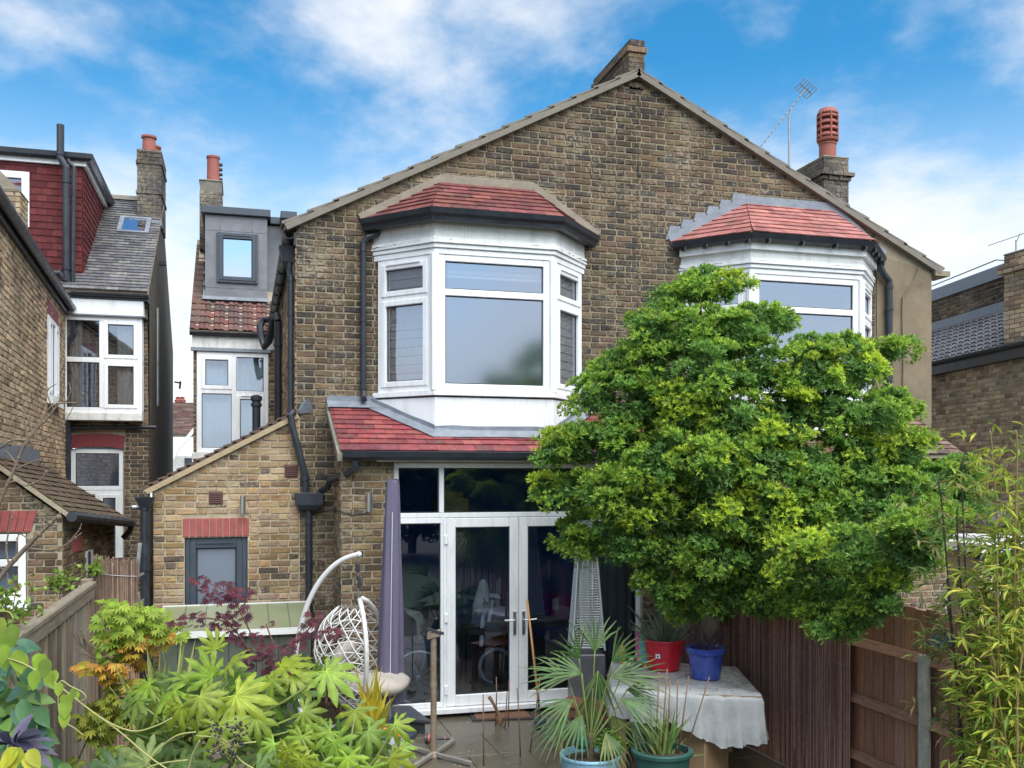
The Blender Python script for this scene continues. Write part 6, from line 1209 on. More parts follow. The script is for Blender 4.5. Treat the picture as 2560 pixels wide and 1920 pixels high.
for i, (c, R_, k, fr) in enumerate(blobs):
    if i % 3 == 0 and c.z > 2.7:
        t = tk[min(len(tk)-1, int(len(tk)*min(.9, max(.25, (c.z-.9)/4.2))))]; B = MB(); m_ = t.lerp(c,.5)+Vector((rng.uniform(-.1,.1),rng.uniform(-.1,.1),-.08)); B.tube(smooth([t,m_,c],4), [.024-.002*q for q in range(9)], 6); B.build('limb', 'bark', TR, smooth=True)
# ================================================================ bamboo at the right edge
BB = thing('bamboo', PD(2480,1900,5.4), 'yellow-green leafy bamboo clump with dark canes at the right edge', 'bamboo'); BB.location.z = GZ
mat('culm', (.022,.02,.018), .5, var=.4, vscale=20); mat('culm_tan', (.22,.15,.05), .5, var=.3)
P_, D_, U_, L_, W_, C_ = [], [], [], [], [], []
culms = []
def culm(u0, v0, u1, v1, z, dark, dens, vtop=0.):
    a, b = PD(u0, v0, z), PD(u1, v1, z+.1); bot = a+(a-b)*((a.z-GZ)/max(.01,(b.z-a.z))) if b.z > a.z else a; bot.z = GZ; bot.x, bot.y = a.x+(a.x-b.x)*.3, a.y+(a.y-b.y)*.3
    pts = smooth([bot, a, a.lerp(b,.5)+RV*rng.uniform(-.03,.03), b, b+(b-a)*.05+RV*rng.uniform(-.06,.06)], 4); q = MB(); q.tube(pts, [.0085-.0055*k/len(pts) for k in range(len(pts))], 6)
    q.build('culm', 'culm' if dark else 'culm_tan', BB, smooth=True)
    n = int(dens*(b-a).length)
    for k in range(n):
        t = rng.uniform(.0 if not dark else .12, 1.05); p = a.lerp(b, t); th = rng.uniform(0,6.28); out = Vector((math.cos(th),math.sin(th),rng.uniform(-.1,.6))); tw = p+out*rng.uniform(.05,.22)
        for j in range(rng.randint(3,6)):
            d = out*.6+Vector((rng.uniform(-1,1),rng.uniform(-1,1),rng.uniform(-.9,.35))); P_.append(tw); D_.append(d); U_.append(Vector((rng.uniform(-.4,.4),rng.uniform(-.4,.4),1))); l = rng.uniform(.055,.115); L_.append(l); W_.append(l*.095)
            C_.append(rng.choice([(.32,.42,.05),(.42,.46,.06),(.25,.36,.05),(.50,.46,.08),(.19,.30,.05)] if not dark else [(.12,.18,.045),(.17,.22,.05),(.22,.24,.07),(.30,.26,.10)]))
for a in ((2410,1915,2352,1235,5.6),(2428,1915,2392,1300,5.7),(2445,1915,2405,1180,5.9),(2400,1915,2370,1520,5.5)): culm(*a, True, 38)
for k in range(24):
    u = rng.uniform(2455,2590); top = rng.choice([1400,1450,1500,1560,1620,1680,1720,1250]) if u < 2520 else rng.choice([1120,1230,1330,1400,1480,1560]); culm(u, 1930, u+rng.uniform(-50,25), top, rng.uniform(4.9,5.9), rng.random() < .15, 55)
me = leaf_mesh('leaves', np.array(P_), np.array(D_), np.array(U_), L_, W_, np.array(C_), fold=.15); link('leaves', me, MATS['leaf_soft'], BB, kind='stuff')
# ================================================================ fatsia
def palm_leaf(seed, lobes=9, droop=.25, wav=.03):
    r = random.Random(seed); B = MB(); Cc = []
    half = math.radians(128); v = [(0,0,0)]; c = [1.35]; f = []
    ang = [(-half+2*half*i/(lobes-1)) for i in range(lobes)]; ln = [1-.45*(abs(a)/half)**1.6+r.uniform(-.05,.05) for a in ang]
    def pt(a, rad, off, z): return (rad*math.sin(a)+off*math.cos(a), rad*math.cos(a)-off*math.sin(a), z)
    dz = lambda rad: -droop*rad*rad
    sin_ = []
    for i in range(lobes+1):
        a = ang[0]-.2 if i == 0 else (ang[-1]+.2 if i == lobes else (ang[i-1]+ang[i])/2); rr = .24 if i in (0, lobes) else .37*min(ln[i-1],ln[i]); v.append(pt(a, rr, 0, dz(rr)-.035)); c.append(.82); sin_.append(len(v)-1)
    for i, a in enumerate(ang):
        l = ln[i]; w = l*.145; ids = []
        def av(rad, off, dzv, cc): v.append(pt(a, rad, off, dz(rad)+dzv+r.uniform(-wav,wav))); c.append(cc); return len(v)-1
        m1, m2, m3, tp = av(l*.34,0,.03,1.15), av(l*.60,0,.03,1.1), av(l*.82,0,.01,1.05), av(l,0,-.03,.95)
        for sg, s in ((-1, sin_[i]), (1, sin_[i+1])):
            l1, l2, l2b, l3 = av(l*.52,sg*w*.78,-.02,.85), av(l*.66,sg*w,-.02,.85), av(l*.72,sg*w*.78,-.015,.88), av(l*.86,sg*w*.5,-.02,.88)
            fs = [(0,s,m1),(m1,s,l1),(m1,l1,m2),(l1,l2,m2),(l2,l2b,m2),(m2,l2b,m3),(l2b,l3,m3),(m3,l3,tp)]
            f += [t if sg > 0 else t[::-1] for t in fs]
        for q0, q1, w0, w1 in ((0,m1,.010,.008),(m1,m2,.008,.005),(m2,m3,.005,.003)):
            k0 = len(v)
            for q_, ww in ((q0,w0),(q1,w1)):
                x_, y_, z_ = v[q_]; v.append((x_-ww*math.cos(a), y_+ww*math.sin(a), z_+.008)); v.append((x_+ww*math.cos(a), y_-ww*math.sin(a), z_+.008)); c += [1.55,1.55]
            f.append((k0,k0+1,k0+3,k0+2))
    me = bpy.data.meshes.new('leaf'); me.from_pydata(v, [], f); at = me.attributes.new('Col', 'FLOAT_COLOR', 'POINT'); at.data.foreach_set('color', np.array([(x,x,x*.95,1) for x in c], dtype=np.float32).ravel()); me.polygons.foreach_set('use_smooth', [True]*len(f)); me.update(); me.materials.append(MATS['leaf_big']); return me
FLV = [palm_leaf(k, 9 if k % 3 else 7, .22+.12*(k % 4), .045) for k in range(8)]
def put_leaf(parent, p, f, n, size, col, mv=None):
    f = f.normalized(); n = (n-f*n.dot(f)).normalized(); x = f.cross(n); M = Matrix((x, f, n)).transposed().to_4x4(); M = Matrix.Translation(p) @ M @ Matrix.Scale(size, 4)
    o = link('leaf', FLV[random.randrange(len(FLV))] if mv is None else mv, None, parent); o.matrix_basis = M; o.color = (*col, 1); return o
G1, G2, G3, G4 = (.27,.37,.04), (.19,.30,.035), (.10,.19,.035), (.24,.33,.09)
def fatsia(label, cu, cvv, z, leaves, base_z=GZ):
    r0 = PD(cu, cvv, z); T = thing('fatsia', (r0.x,r0.y,GZ), label, 'shrub')
    MB().tube(smooth([(r0.x+.05,r0.y,GZ),(r0.x+.02,r0.y+.03,r0.z*.5),tuple(r0)],4), [.03-.0015*k for k in range(9)], 8).build('stem', 'stem_green', T, smooth=True)
    B = MB()
    for (u, v, sz, du, dv, fc, dz_, col) in leaves:
        v += 28+(32 if v < 1780 else 0)
        p = PD(u, v, z+dz_); f = RV*du-UP*dv+CV*.25; n = UP*(1-fc)+CV*fc; k = random.uniform(.7,1.12); col = (col[0]*random.uniform(.85,1.2),col[1],col[2]*random.uniform(.8,1.5))
        put_leaf(T, p, f+Vector((random.uniform(-.25,.25),random.uniform(-.25,.25),random.uniform(-.15,.15))), n+Vector((random.uniform(-.3,.3),random.uniform(-.3,.3),0)), sz*random.uniform(.50,.70), tuple(a*k for a in col)); B.tube(smooth([r0, r0.lerp(p,.5)-UP*.05+RV*random.uniform(-.02,.02), p-UP*.01],4), [.008-.0004*q for q in range(9)], 6)
    B.build('petioles', 'stem_green', T, smooth=True); return T
A = [(546,1753,.25,.35,.8,.75,-.35,G1),(530,1631,.24,-.3,-.6,.45,.1,G1),(440,1666,.26,-.6,.3,.45,.0,G1),(590,1679,.30,.9,.45,.5,-.1,G1),(702,1605,.25,.8,-.35,.5,.15,G1),(731,1628,.23,1,.3,.45,.1,G1),(678,1639,.2,-.2,.5,.6,.0,G2),(816,1618,.28,.95,.4,.55,.05,G1),(540,1562,.19,-.1,-1,.35,.15,G1),(373,1652,.24,-.9,.2,.45,.05,G1),(455,1703,.24,-.1,.9,.65,-.2,G1),(345,1690,.22,-.7,.8,.6,.0,G2),(572,1600,.24,.5,-.5,.4,.2,G1),(638,1732,.24,.7,.8,.6,-.1,G2),(758,1719,.22,.9,.5,.6,.0,G2),(745,1758,.20,.6,.7,.6,.0,G2),(500,1680,.26,.2,.5,.5,-.2,G1),(620,1650,.25,.6,.1,.4,.1,G2),(480,1640,.22,-.6,-.3,.4,.15,G2),(410,1690,.22,-.5,.6,.6,.1,G2),(655,1690,.24,.8,.5,.55,.05,G2),(575,1640,.22,.2,-.2,.45,.25,G2),(700,1660,.2,.6,.2,.5,.2,G3)]
A += [(rng.uniform(330,770), rng.uniform(1640,1790), rng.uniform(.2,.26), rng.uniform(-1,1), rng.uniform(-.2,.9), .55, rng.uniform(.1,.5), rng.choice((G2,G3,G3))) for _ in range(26)]
fatsia('tall lime green fatsia with large lobed leaves in the centre foreground', 492, 1820, 4.2, A)
Bl = [(721,1846,.22,-.05,1,.8,-.1,G1),(686,1830,.18,-.5,.8,.75,.1,G1),(755,1811,.18,-.3,.9,.7,.1,G1),(837,1827,.22,.1,1,.8,-.05,G1),(752,1870,.18,.2,1,.75,-.15,G1),(888,1716,.2,.3,.8,.7,.15,G1),(827,1769,.22,-.6,.5,.6,.1,G1),(985,1782,.19,.7,.8,.7,.0,G1),(975,1867,.17,.5,.8,.75,-.1,G1),(890,1758,.2,.6,.5,.6,.2,G2),(920,1800,.2,.7,.6,.65,.05,G2),(870,1865,.2,.2,.9,.75,-.1,G1),(800,1880,.2,-.3,.9,.75,-.1,G2),(930,1890,.17,.3,.9,.75,-.15,G1),(900,1840,.18,.5,.6,.6,.1,G2),(770,1780,.17,-.7,.4,.6,.2,G2),(850,1800,.2,.0,.6,.6,.3,G3),(700,1890,.2,-.2,.9,.7,.0,G2),(1000,1840,.15,.8,.5,.6,.1,G1)]
Bl += [(rng.uniform(690,930), rng.uniform(1780,1900), rng.uniform(.18,.22), rng.uniform(-1,1), rng.uniform(.2,1), .65, rng.uniform(.1,.4), rng.choice((G2,G3))) for _ in range(14)]
fatsia('shorter yellow-green fatsia with drooping leaves in front of the egg chair', 850, 1960, 4.0, Bl)
Cl_ = [(368,1877,.30,-.6,.2,.55,-.1,(.17,.24,.07)),(300,1900,.26,-.9,.2,.5,.1,(.09,.17,.06)),(450,1880,.24,.4,.4,.5,.1,G3),(520,1900,.26,.6,.3,.5,.1,G3),(600,1860,.26,.3,-.5,.5,.3,(.15,.21,.07)),(640,1900,.24,.6,.5,.6,.1,G3),(570,1800,.26,.4,-.6,.45,.5,(.12,.20,.06)),(430,1830,.24,-.3,.5,.6,.35,G3),(640,1810,.22,.5,.1,.5,.4,G3),(690,1770,.2,.3,.4,.6,.5,(.05,.16,.05)),(480,1840,.22,.1,.7,.6,.3,G3),(340,1920,.24,-.3,.5,.6,.0,G3),(410,1910,.22,.1,.8,.6,-.1,G3),(560,1925,.25,-.2,.7,.6,-.1,(.16,.2,.06)),(660,1850,.22,.2,.6,.6,.3,G3),(260,1890,.2,-.7,.5,.5,.2,G3),(610,1925,.2,.4,.6,.6,-.1,G3),(720,1915,.22,.2,.8,.6,.2,G3)]
ft = fatsia('low dull green fatsia with pale stalks and black berries along the bottom edge', 500, 1990, 3.9, Cl_)
B = MB(); BE = MB()
for pts in ([(490,1830),(440,1840),(390,1880),(360,1920)],[(490,1840),(560,1850),(600,1900),(640,1925)],[(500,1850),(480,1890),(470,1930)],[(520,1880),(580,1850),(620,1830)],[(545,1880),(560,1825),(580,1815)],[(545,1875),(600,1860),(640,1855)],[(530,1840),(575,1870),(590,1905)],[(470,1900),(380,1915),(330,1960)]): B.tube(smooth([PD(u,v,3.75) for u, v in pts],5), .0035, 6)
for u, v in ((585,1812),(600,1828),(535,1830),(590,1870),(535,1880),(570,1890)):
    c = PD(u, v, 3.72)
    for k in range(16): d = Vector(unit(1)[0])*.028; BE.ball(c+d, .0055, 6, 4); B.tube([c, c+d], .0015, 4)
B.build('pale_stalks', mat('stalk', (.30,.30,.10), .6, var=.2), ft, smooth=True); BE.build('berries', mat('berry', (.012,.012,.016), .3), ft, kind='stuff')
# ================================================================ maples
def star_leaves(name, T, blobs_, lobes, Lr, wr, cols, m, droop, z0, dens=1.):
    P, D, U, L, W, C = [], [], [], [], [], []
    for (u, v, ru, rv, ci) in blobs_:
        n = int(dens*ru*rv/22)
        for k in range(n):
            a = rng.random()*6.28; q = math.sqrt(rng.random()); p = PD(u+ru*q*math.cos(a), v+rv*q*math.sin(a), z0+rng.uniform(-.22,.22)); sz = Lr*rng.uniform(.7,1.25); nrm = Vector((rng.uniform(-.5,.5),rng.uniform(-.5,.5),1))*.8+CV*rng.uniform(.1,.9); nrm.normalize(); fwd = (RV*math.cos(a)*.7-UP*droop+CV*.5*rng.random()); fwd = (fwd-nrm*fwd.dot(nrm)).normalized(); sdd = fwd.cross(nrm)
            col = rng.choice(cols[ci]); kk = rng.uniform(.75,1.25)
            for j in range(lobes):
                th = (j-(lobes-1)/2)*(2.1/(lobes-1)*2*.62); d = fwd*math.cos(th)+sdd*math.sin(th); P.append(p); D.append(d-UP*.15*droop); U.append(nrm); l = sz*(1-.12*abs(j-(lobes-1)/2)); L.append(l); W.append(l*wr); C.append([x*kk for x in col])
    me = leaf_mesh(name, np.array(P), np.array(D), np.array(U), L, W, np.array(C), fold=.1, bend=.12); link(name, me, MATS[m], T, kind='stuff')
zA = 6.4; PM = thing('maple_shrub', PD(640,1800,zA), 'dark purple feathery Japanese maple in front of the green storage box', 'shrub'); PM.location.z = GZ
star_leaves('leaves', PM, [(500,1448,22,14,0),(545,1475,45,30,0),(600,1490,35,26,0),(590,1535,30,30,0),(565,1555,32,30,0),(440,1550,16,18,0),(487,1548,24,22,0),(668,1558,14,10,0),(790,1545,22,22,0),(830,1580,22,18,0),(775,1580,24,24,0),(640,1610,34,32,0),(700,1640,30,30,0),(650,1650,34,26,0),(745,1610,22,28,0),(690,1690,30,30,0),(758,1684,14,10,0),(600,1590,20,18,0),(850,1572,12,12,0),(530,1500,20,14,0),(660,1500,4,4,0)], 7, .054, .10, [[(.085,.018,.032),(.11,.024,.040),(.065,.016,.03),(.14,.028,.04)]], 'leaf_soft', .5, zA, .62)
B = MB()
for pts in ([(660,1900),(640,1720),(640,1620),(600,1530),(580,1490),(520,1455)],[(640,1650),(570,1560),(490,1545),(440,1550)],[(650,1720),(700,1640),(760,1590),(830,1575)],[(665,1560),(672,1580),(684,1610)],[(600,1530),(620,1495)],[(640,1700),(740,1690)],[(760,1590),(790,1545)]): B.tube(smooth([PD(u,v,zA+.02) for u, v in pts],5), .005, 5)
B.build('branches', 'stem_red', PM, smooth=True)
zA = 6.9; GM = thing('maple_shrub', PD(320,1850,zA), 'yellow-green Japanese maple with orange tipped sprays beside the grey fence', 'shrub'); GM.location.z = GZ
star_leaves('leaves', GM, [(280,1515,34,22,0),(320,1530,55,34,0),(270,1570,30,45,0),(330,1570,50,34,0),(390,1548,44,28,0),(430,1575,34,22,0),(385,1580,44,22,0),(275,1630,30,30,0),(300,1600,36,22,0),(335,1598,30,28,1),(330,1625,30,26,1),(408,1605,26,24,1),(285,1598,18,12,1),(235,1667,40,16,1),(280,1680,36,24,1),(215,1675,16,12,1),(330,1660,30,24,1),(265,1770,44,22,2),(235,1790,38,30,2),(300,1760,40,28,2),(225,1835,34,22,2),(195,1905,16,14,2),(265,1830,36,26,2),(320,1790,44,34,2),(290,1880,40,22,0),(350,1720,30,26,1),(380,1740,26,26,2),(480,1750,20,40,1),(300,1730,34,24,2)], 6, .072, .155, [[(.26,.36,.035),(.20,.30,.03),(.31,.40,.05)],[(.55,.36,.04),(.62,.40,.07),(.5,.26,.05),(.42,.36,.04)],[(.22,.27,.03),(.27,.28,.03),(.17,.22,.03)]], 'leaf_soft', .55, zA, .75)
B = MB()
for pts in ([(330,1930),(325,1760),(300,1640),(290,1560),(300,1510)],[(320,1740),(260,1690),(215,1672)],[(310,1660),(370,1600),(430,1570)],[(320,1800),(250,1800),(195,1900)],[(300,1600),(260,1580)],[(345,1480),(350,1530),(330,1580)]): B.tube(smooth([PD(u,v,zA+.02) for u, v in pts],5), .006, 5)
B.build('branches', 'twig', GM, smooth=True)
# ================================================================ strap leaved clumps
def strap_clump(label, bu, bv, z, tips, Lw, cols, cat_='plant', name='strap_leaf_plant', bz=GZ):
    c = PD(bu, bv, z); T = thing(name, (c.x,c.y,bz), label, cat_)
    for (u, v, dz_) in tips:
        t = PD(u, v, z+dz_); b = Vector((c.x+rng.uniform(-.04,.04),c.y+rng.uniform(-.04,.04),max(GZ,c.z-.12))); m_ = b.lerp(t,.55)+UP*.05*rng.random()+Vector((rng.uniform(-.02,.02),rng.uniform(-.02,.02),0)); pts = smooth([b,m_,t],4); q = MB(); q.col = pick(cols); d = (t-b).normalized(); sd3 = d.cross(CV+Vector((rng.uniform(-.6,.6),rng.uniform(-.6,.6),0))).normalized(); n = len(pts)
        q.grid([[p-sd3*Lw*w_, p+d.cross(sd3)*Lw*.25, p+sd3*Lw*w_] for p, w_ in ((pts[k], min(1,1.6*(1-k/(n-1)))*(.55+.45*min(1,k/3))) for k in range(n))]); q.build('leaf', 'leaf_gloss', T, smooth=True)
    return T, c
tips = [(420+rng.gauss(0,65), rng.uniform(1585,1760), rng.uniform(-.3,.3)) for _ in range(64)]
strap_clump('olive strap-leaved clump rising behind the low fatsia', 415, 1880, 5.0, tips, .016, [(.22,.27,.06),(.28,.31,.09),(.17,.22,.05),(.33,.33,.12)])
tips = [(940+rng.uniform(-60,55), 1700+rng.uniform(-40,70), rng.uniform(-.2,.2)) for _ in range(34)]
strap_clump('small yellow fan-leaved plant below the egg chair', 930, 1790, 5.2, tips, .010, [(.50,.42,.04),(.42,.38,.05),(.56,.40,.03)])
tips = [(1655+rng.gauss(0,36), 1490+abs(rng.gauss(0,40)), rng.uniform(-.25,.25)) for _ in range(46)]+[(1570+rng.uniform(-10,190), 1550+rng.uniform(-30,40), rng.uniform(-.3,.3)) for _ in range(60)]
YC, c = strap_clump('spiky blue-green yucca growing in the red pot', 1660, 1603, depth(cR), tips, .009, [(.13,.19,.14),(.16,.22,.17),(.10,.15,.11),(.2,.2,.12)], name='yucca', bz=cR.z+.25)
# grass and canes in the green pot
tips = [(1655+rng.gauss(0,45), 1790+rng.uniform(-30,75), rng.uniform(-.15,.15)) for _ in range(60)]+[(1605,1925,-.2),(1660,1920,-.2),(1770,1885,0),(1560,1840,.1)]
GP, c = strap_clump('broad green grass shoots sprouting in the dark green pot', 1655, 1868, 7.75, tips, .010, [(.13,.24,.05),(.18,.29,.07),(.10,.19,.05),(.26,.30,.10)], name='pot_grass', bz=cG.z-.06)
for i, (u0, v0, u1, v1, lb) in enumerate(((1648,1680,1638,1866,'first thin brown cane from left in dark green pot'),(1668,1672,1653,1866,'tallest brown cane in dark green pot'),(1675,1700,1668,1866,'brown cane just right of the tallest in green pot'),(1694,1700,1690,1866,'upright cane at right of the green pot'),(1722,1690,1695,1866,'cane leaning right out of the dark green pot'),(1774,1692,1712,1868,'long cane slanting far right out of the green pot'))):
    c = MB(); a, b = PD(u0,v0,7.75), PD(u1,v1,7.75); b.z = cG.z-.05; c.tube([b,a.lerp(b,.5),a], [.0065,.006,.0055], 6); c = c.build('pot_cane', 'cane', None, smooth=True); tag(c, lb, 'cane', 'canes in the green pot')
# twigs in the blue pot
T = thing('dead_plant', cB+UP*.23, 'dead purple-brown twiggy plant in the cobalt blue pot', 'plant'); B = MB()
for k in range(26):
    a = cB+UP*.24+RV*rng.uniform(-.08,.08)+CV*rng.uniform(-.08,.08); t = a+Vector((rng.uniform(-.14,.14),rng.uniform(-.14,.14),rng.uniform(.05,.22))); B.tube([a,a.lerp(t,.5)+Vector((rng.uniform(-.02,.02),0,.02)),t], .003, 4)
    P0 = t
    for j in range(3): B.tube([a.lerp(t,.6),t+Vector((rng.uniform(-.05,.05),rng.uniform(-.05,.05),rng.uniform(-.02,.04)))], .002, 4)
B.build('twigs', mat('twig_purple', (.05,.022,.035), .8), T)
# ================================================================ fan palm in the pale blue pot
PT = thing('fan_palm', (cP.x,cP.y,cP.z-.06), 'green fan palm with drooping split fronds in the pale blue pot', 'palm')
FR = [(a,b,c*.80,d,e) for a,b,c,d,e in [(1490,1580,.44,.05,-1),(1440,1600,.40,-.4,-1),(1545,1610,.42,.6,-.8),(1405,1660,.42,-1,-.3),(1570,1665,.46,1,-.45),(1450,1650,.44,-.5,-.2),(1540,1660,.46,.6,-.1),(1500,1640,.4,.0,.4),(1420,1730,.4,-.9,.4),(1575,1730,.42,.9,.3),(1480,1720,.38,-.2,.9),(1540,1780,.42,.6,.9),(1400,1790,.34,-.8,.6),(1600,1800,.4,.8,.7),(1470,1820,.3,-.3,1),(1525,1835,.28,.4,1),(1450,1780,.34,-.5,.8),(1590,1700,.32,.9,.1)]]
bse = cP-UP*.06
MB().tube([bse, bse+UP*.22], [.045,.03], 10).build('trunk', mat('palm_fibre', (.11,.08,.045), .95, bump=1., bscale=40, var=.3), PT)
st_ = MB()
for (u, v, sz, du, dv) in FR:
    dz_ = rng.uniform(-.3,.3); hub = PD(u, v, 7.9+dz_); hub = bse.lerp(hub, .80)+UP*.05; st_.tube(smooth([bse+UP*.15, bse.lerp(hub,.55)+UP*.05, hub],4), .0055, 5); f = (RV*du-UP*dv+CV*dz_*-1.5+CV*.15).normalized(); nrm = (CV*.7+UP*.6); nrm = (nrm-f*nrm.dot(f)).normalized(); sdd = f.cross(nrm); q = MB(); nb = 8
    for j in range(nb):
        th = (j-(nb-1)/2)*(1.25/(nb-1)); d = f*math.cos(th)+sdd*math.sin(th); l = sz*1.28*(1-.22*abs(th))*rng.uniform(.88,1.08); w = .0115; wd = d.cross(nrm).normalized(); q.col = pick([(.06,.13,.035),(.08,.16,.04),(.05,.10,.03),(.12,.18,.06)]) if dv < .85 else pick([(.22,.21,.06),(.15,.19,.06),(.09,.15,.05)])
        P = []
        for k in range(6): t = k/5; c = hub+d*(l*t)-UP*(l*.24*t*t)*rng.uniform(.8,1.2); ww = w*(.35+1.3*t if t < .45 else .95*(1.08-t)/.6); P.append([c-wd*ww+nrm*ww*.3, c, c+wd*ww+nrm*ww*.3])
        q.grid(P)
    q.build('frond', 'leaf_gloss', PT, smooth=True)
st_.build('petioles', 'stem_green', PT, smooth=True)
n = 420; cs = np.array(PD(1522,1862,7.85))+NR.normal(size=(n,3))*np.array((.055,.055,.045)); T = thing('trailing_herb', PD(1522,1880,7.85), 'bright green small-leaved herb filling the right side of pale blue pot', 'plant')
link('leaves', leaf_mesh('leaves', *rosettes(cs, unit(n)*.5+np.array((0,0,.7)), 5, .022, .32, np.tile(np.array((.16,.30,.045)),(n,1)))), MATS['leaf'], T, kind='stuff')
q = PD(1455,1850,7.88); B = MB(); B.lathe([(.06,-.06),(.065,-.02),(.05,.03),(.03,.07),(.028,.09),(.02,.09)], q, 14); o_ = B.build('glass_bottle', mat('green_bottle', (.02,.12,.09), .15, trans=.3), None, smooth=True); tag(o_, 'upturned green bottle pushed into the pale blue pot', 'bottle')
MB().lathe([(.03,.088),(.031,.12),(.02,.125)], q, 14).build('cap', mat('cap_blue', (.25,.5,.6), .4), o_)
# ================================================================ climber and shrub at the left edge
SHb = thing('glossy_shrub', PD(60,1900,3.3), 'glossy deep green broad-leaved shrub at the lower left edge', 'shrub'); SHb.location.z = GZ
def oval(T, p, f, n, l, w, col, nm='leaf', m='leaf_gloss'):
    f = f.normalized(); n = (n-f*n.dot(f)).normalized(); s = f.cross(n); q = MB(); q.col = col; P = []
    for k in range(7): t = k/6; ww = w*math.sin(math.pi*min(1,t**.8*.98+.02))**.8; c = p+f*(l*t)-UP*(l*.25*t*t); P.append([c-s*ww+n*ww*.22, c, c+s*ww+n*ww*.22])
    q.grid(P); return q.build(nm, m, T, smooth=True)
for k in range(150):
    u, v = rng.uniform(-20,150), rng.uniform(1600,1925)
    if u > 60+(v-1600)*.30: continue
    oval(SHb, PD(u, v, 3.3+rng.uniform(-.25,.35)), RV*rng.uniform(-1,1)-UP*rng.uniform(-.3,.9)+CV*rng.uniform(-.3,.5), UP*.6+CV*.7, rng.uniform(.055,.095), rng.uniform(.018,.028), pick([(.045,.12,.05),(.06,.15,.05),(.10,.19,.045),(.05,.13,.075),(.13,.24,.045)]))
B = MB()
for k in range(12): a = PD(rng.uniform(0,120), 1950, 3.4); b = PD(rng.uniform(-10,130), rng.uniform(1640,1800), 3.4); B.tube([a,a.lerp(b,.5)+RV*.02,b], .006, 5)
B.build('stems', 'twig', SHb)
AK = thing('climber', PD(60,1660,2.9), 'lime green climber sprays with twining pale shoots over the left fence', 'climber'); zK = 2.9
for (u, v, s) in ((10,1560,.055),(30,1575,.06),(15,1600,.06),(5,1640,.055),(40,1640,.06),(62,1648,.06),(100,1648,.045),(112,1650,.06),(118,1660,.05),(92,1690,.05),(120,1690,.045),(140,1690,.04),(150,1720,.035),(15,1625,.05),(160,1750,.03),(172,1748,.03),(182,1735,.025),(190,1742,.025),(168,1760,.05),(165,1790,.045)):
    oval(AK, PD(u, v-15, zK+rng.uniform(-.1,.1)), -UP+RV*rng.uniform(-.5,.5)+CV*.2, CV+UP*.3, s, s*.42, pick([(.24,.36,.04),(.30,.40,.05),(.20,.31,.045)]), m='leaf_soft')
B = MB()
for pts, r in (([(-10,1640),(60,1660),(140,1710),(225,1775),(300,1830),(370,1890),(430,1930)],.0026),([(0,1528),(22,1530),(32,1545),(25,1558)],.002),([(143,1712),(155,1702),(175,1715),(205,1730),(215,1745),(202,1752)],.002),([(145,1720),(146,1770),(155,1800),(185,1820),(208,1838)],.002),([(230,1780),(290,1815),(340,1828),(390,1815),(430,1795)],.0024)): B.tube(smooth([PD(u,v,zK) for u, v in pts],6), r, 5)
B.build('stems', 'stalk', AK, smooth=True)
PU = thing('purple_leaf_plant', PD(30,1900,2.6), 'slate purple plant with long pointed leaves in the bottom left corner', 'plant'); PU.location.z = GZ
for k in range(22): a = rng.uniform(-2.7,.3); oval(PU, PD(25+rng.uniform(-20,20),1850+rng.uniform(-12,16),2.6), RV*math.cos(a)+UP*(-.15-math.sin(a)*.5)+CV*rng.uniform(-.2,.4), UP*.7+CV*.6, rng.uniform(.09,.14), rng.uniform(.011,.016), pick([(.075,.065,.11),(.10,.09,.14),(.05,.04,.07)]))
B = MB(); c = PD(30,1860,2.6); B.tube([(c.x,c.y,GZ),tuple(c)], .008, 6); B.build('stem', 'stem_red', PU)
YL = thing('yellow_leaf_spray', PD(40,1890,2.45), 'bright yellow leaf spray below the slate purple leaves', 'plant')
for (u, v, s) in ((25,1880,.06),(45,1870,.06),(60,1885,.055),(70,1875,.05),(10,1895,.06),(50,1868,.04)): oval(YL, PD(u, v, 2.45), -UP*.6+RV*rng.uniform(-.6,.8)+CV*.2, CV*.7+UP*.5, s, s*.36, pick([(.45,.44,.03),(.38,.42,.04)]), m='leaf_soft')
MB().tube([PD(35,1960,2.45), PD(40,1870,2.45)], .004, 5).build('stem', 'stalk', YL)
# bare branching shrub
BS = thing('bare_shrub', PD(5,1520,5.2), 'leafless branching shrub in front of the left outbuilding', 'shrub'); BS.location = PD(-5,1560,5.2)
c2 = lambda L_: [PD(x*.3918, 850+y*.3918, 5.2) for x, y in L_]
for pts, r in (([(-60,1600),(60,1440),(200,1290),(290,1200),(330,1160),(375,1130)],.016),([(-20,1080),(30,960),(90,830),(150,680),(210,590),(280,520),(350,440),(420,300)],.010),([(150,690),(240,560),(320,430),(420,400),(490,400),(530,345)],.006),([(40,920),(100,900),(160,930),(260,890),(300,830)],.006),([(0,690),(80,640),(180,640),(260,640),(330,600),(400,550),(470,420)],.006),([(110,800),(60,730),(20,700)],.005),([(280,520),(300,420),(290,360)],.004),([(210,600),(170,480),(110,420)],.005),([(180,640),(160,540),(150,470)],.004),([(180,1330),(330,1340),(430,1300),(520,1230)],.006),([(290,1210),(260,1150),(245,1090)],.005),([(60,1440),(40,1330),(60,1200),(90,1090)],.006),([(300,1180),(340,1140),(380,1120),(385,1090)],.007),([(200,1290),(120,1240),(100,1390)],.005),([(430,1300),(500,1220),(520,1170)],.004),([(90,830),(200,780),(290,750)],.005),([(0,1450),(50,1500),(30,1620)],.005),([(340,440),(300,330),(360,280)],.004),([(420,400),(450,330),(440,270)],.004)):
    q = MB(); s_ = smooth(c2(pts),4); q.tube(s_, [r*(1-.65*k/len(s_)) for k in range(len(s_))], 6); q.build('branch', 'twig', BS, smooth=True)
    for k in range(0, len(s_), 5): MB().ball(s_[k], r*.9+.002, 6, 4).build('bud', 'twig', BS)
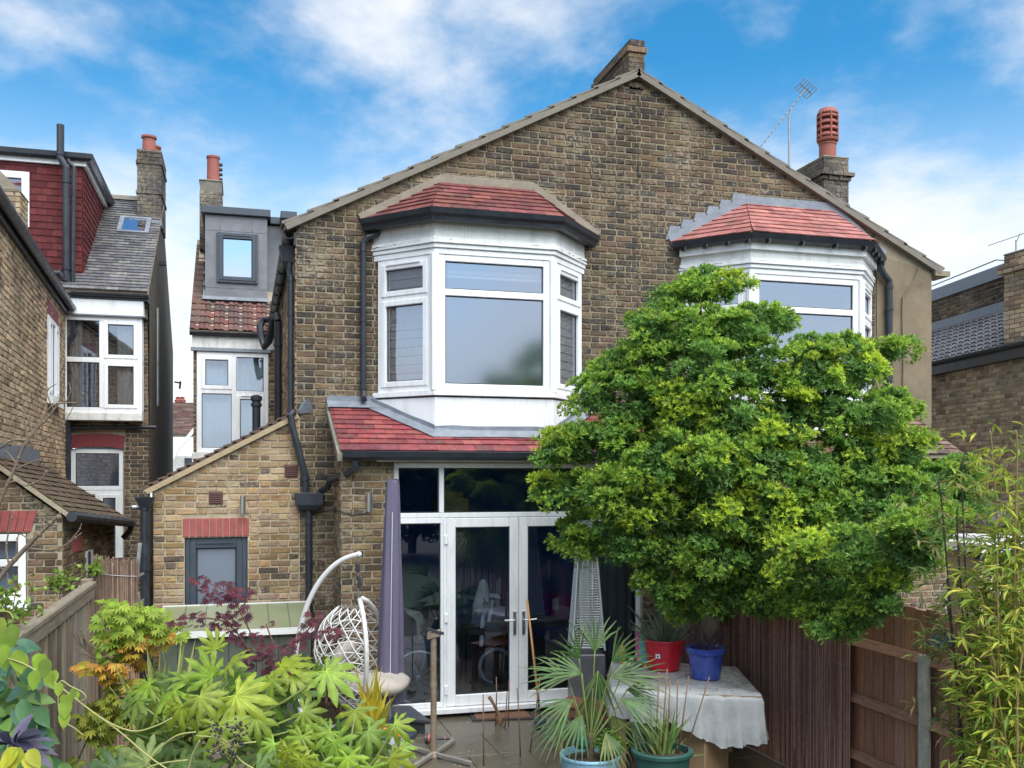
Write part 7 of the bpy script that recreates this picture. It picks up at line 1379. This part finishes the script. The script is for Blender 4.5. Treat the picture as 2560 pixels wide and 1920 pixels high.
oval(BS, c2([(80,1540)])[0], RV*.6+UP*-.5, CV, .06, .012, (.16,.09,.06))
# little twiggy shrub by the fence
B = MB(); c = PD(250,1650,7.2)
for k in range(22): t = PD(250+rng.uniform(-75,30), 1650-rng.uniform(10,105), 7.2+rng.uniform(-.2,.2)); m_ = c.lerp(t,.5)+RV*rng.uniform(-.05,.05); B.tube(smooth([c,m_,t],3), .003, 4)
B.tube([Vector((c.x,c.y,GZ)), c], .012, 6); o_ = B.build('dead_twigs', 'twig', None); tag(o_, 'small tangle of dead grey twigs in front of the grey fence', 'twigs')
# shoots on the fence top and small rose leaves
for nm, (u, v, z, n_, r, lb) in (('fence_weed', (150,1460,8.6,60,.10,'yellow-green leafy weed growing over the end of the grey fence')), ('fence_weed', (235,1425,9.0,34,.07,'green sprig beside the small reed roll')), ('rose_shoot', (815,1690,5.6,50,.10,'small green rose shoots in front of the egg chair')), ('fence_weed', (20,1520,6.0,60,.13,'soft green foliage spilling over the near end of the grey fence'))):
    T = thing(nm, PD(u, v+15, z), lb, 'plant'); cs = np.array(PD(u, v, z))+NR.normal(size=(n_,3))*r*np.array((.6,.6,.5)); link('leaves', leaf_mesh('leaves', *rosettes(cs, unit(n_)*.6+np.array((0,0,.5)), 4, .05, .3, np.tile(np.array((.20,.30,.05)),(n_,1))*NR.uniform(.6,1.4,(n_,1)))), MATS['leaf'], T, kind='stuff')
    B = MB(); b = PD(u, v, z)
    for k in range(5): B.tube([b-UP*r*1.6, Vector(cs[k])], .003, 4)
    B.build('stems', 'stem_red', T)
# planting bed and the garden behind the viewer (it is what the glass doors mirror)
struct(MB().box(-1.9, .75, -9.5, -3.9, GZ-.02, GZ+.06).build('planting_bed', 'soil'))
struct(MB().box(-1.9, 4.3, -34, -9.6, GZ-.03, GZ+.03).build('lawn', 'lawn'))
def mass_tree(x, y, h, r, label, seed):
    g = np.random.default_rng(seed); T = thing('garden_tree', (x,y,GZ), label, 'tree'); MB().tube([(x,y,GZ),(x+.1,y,h*.4),(x,y+.1,h*.75)], [.16,.12,.05], 8).build('trunk', 'bark', T); n = 2600; v = g.normal(size=(n,3)); v /= np.linalg.norm(v, axis=1, keepdims=True); lump = 1+.25*np.sin(v[:,0]*6+seed)*np.sin(v[:,2]*5); c = np.array((x,y,h*.58))+v*np.array((r,r,h*.42))*(g.uniform(.55,1,(n,1))*lump[:,None])
    link('crown', leaf_mesh('crown', *rosettes(c, v*.6+np.array((0,0,.4)), 5, .26, .3, np.tile(np.array((.055,.12,.03)),(n,1))*g.uniform(.5,1.5,(n,1)))), MATS['leaf'], T, kind='stuff')
NMS = ('tall bushy','rounded dark green','spreading mid green','broad leafy','dense low','far edge leafy','slim upright','wide shaggy')
for i in range(8): mass_tree(3.2+i*1.75, -21-(i % 2)*1.6, 4.4+.5*math.sin(i*2.3), 1.9, NMS[i]+' garden tree behind the viewer, mirrored in the patio glass', i+5)
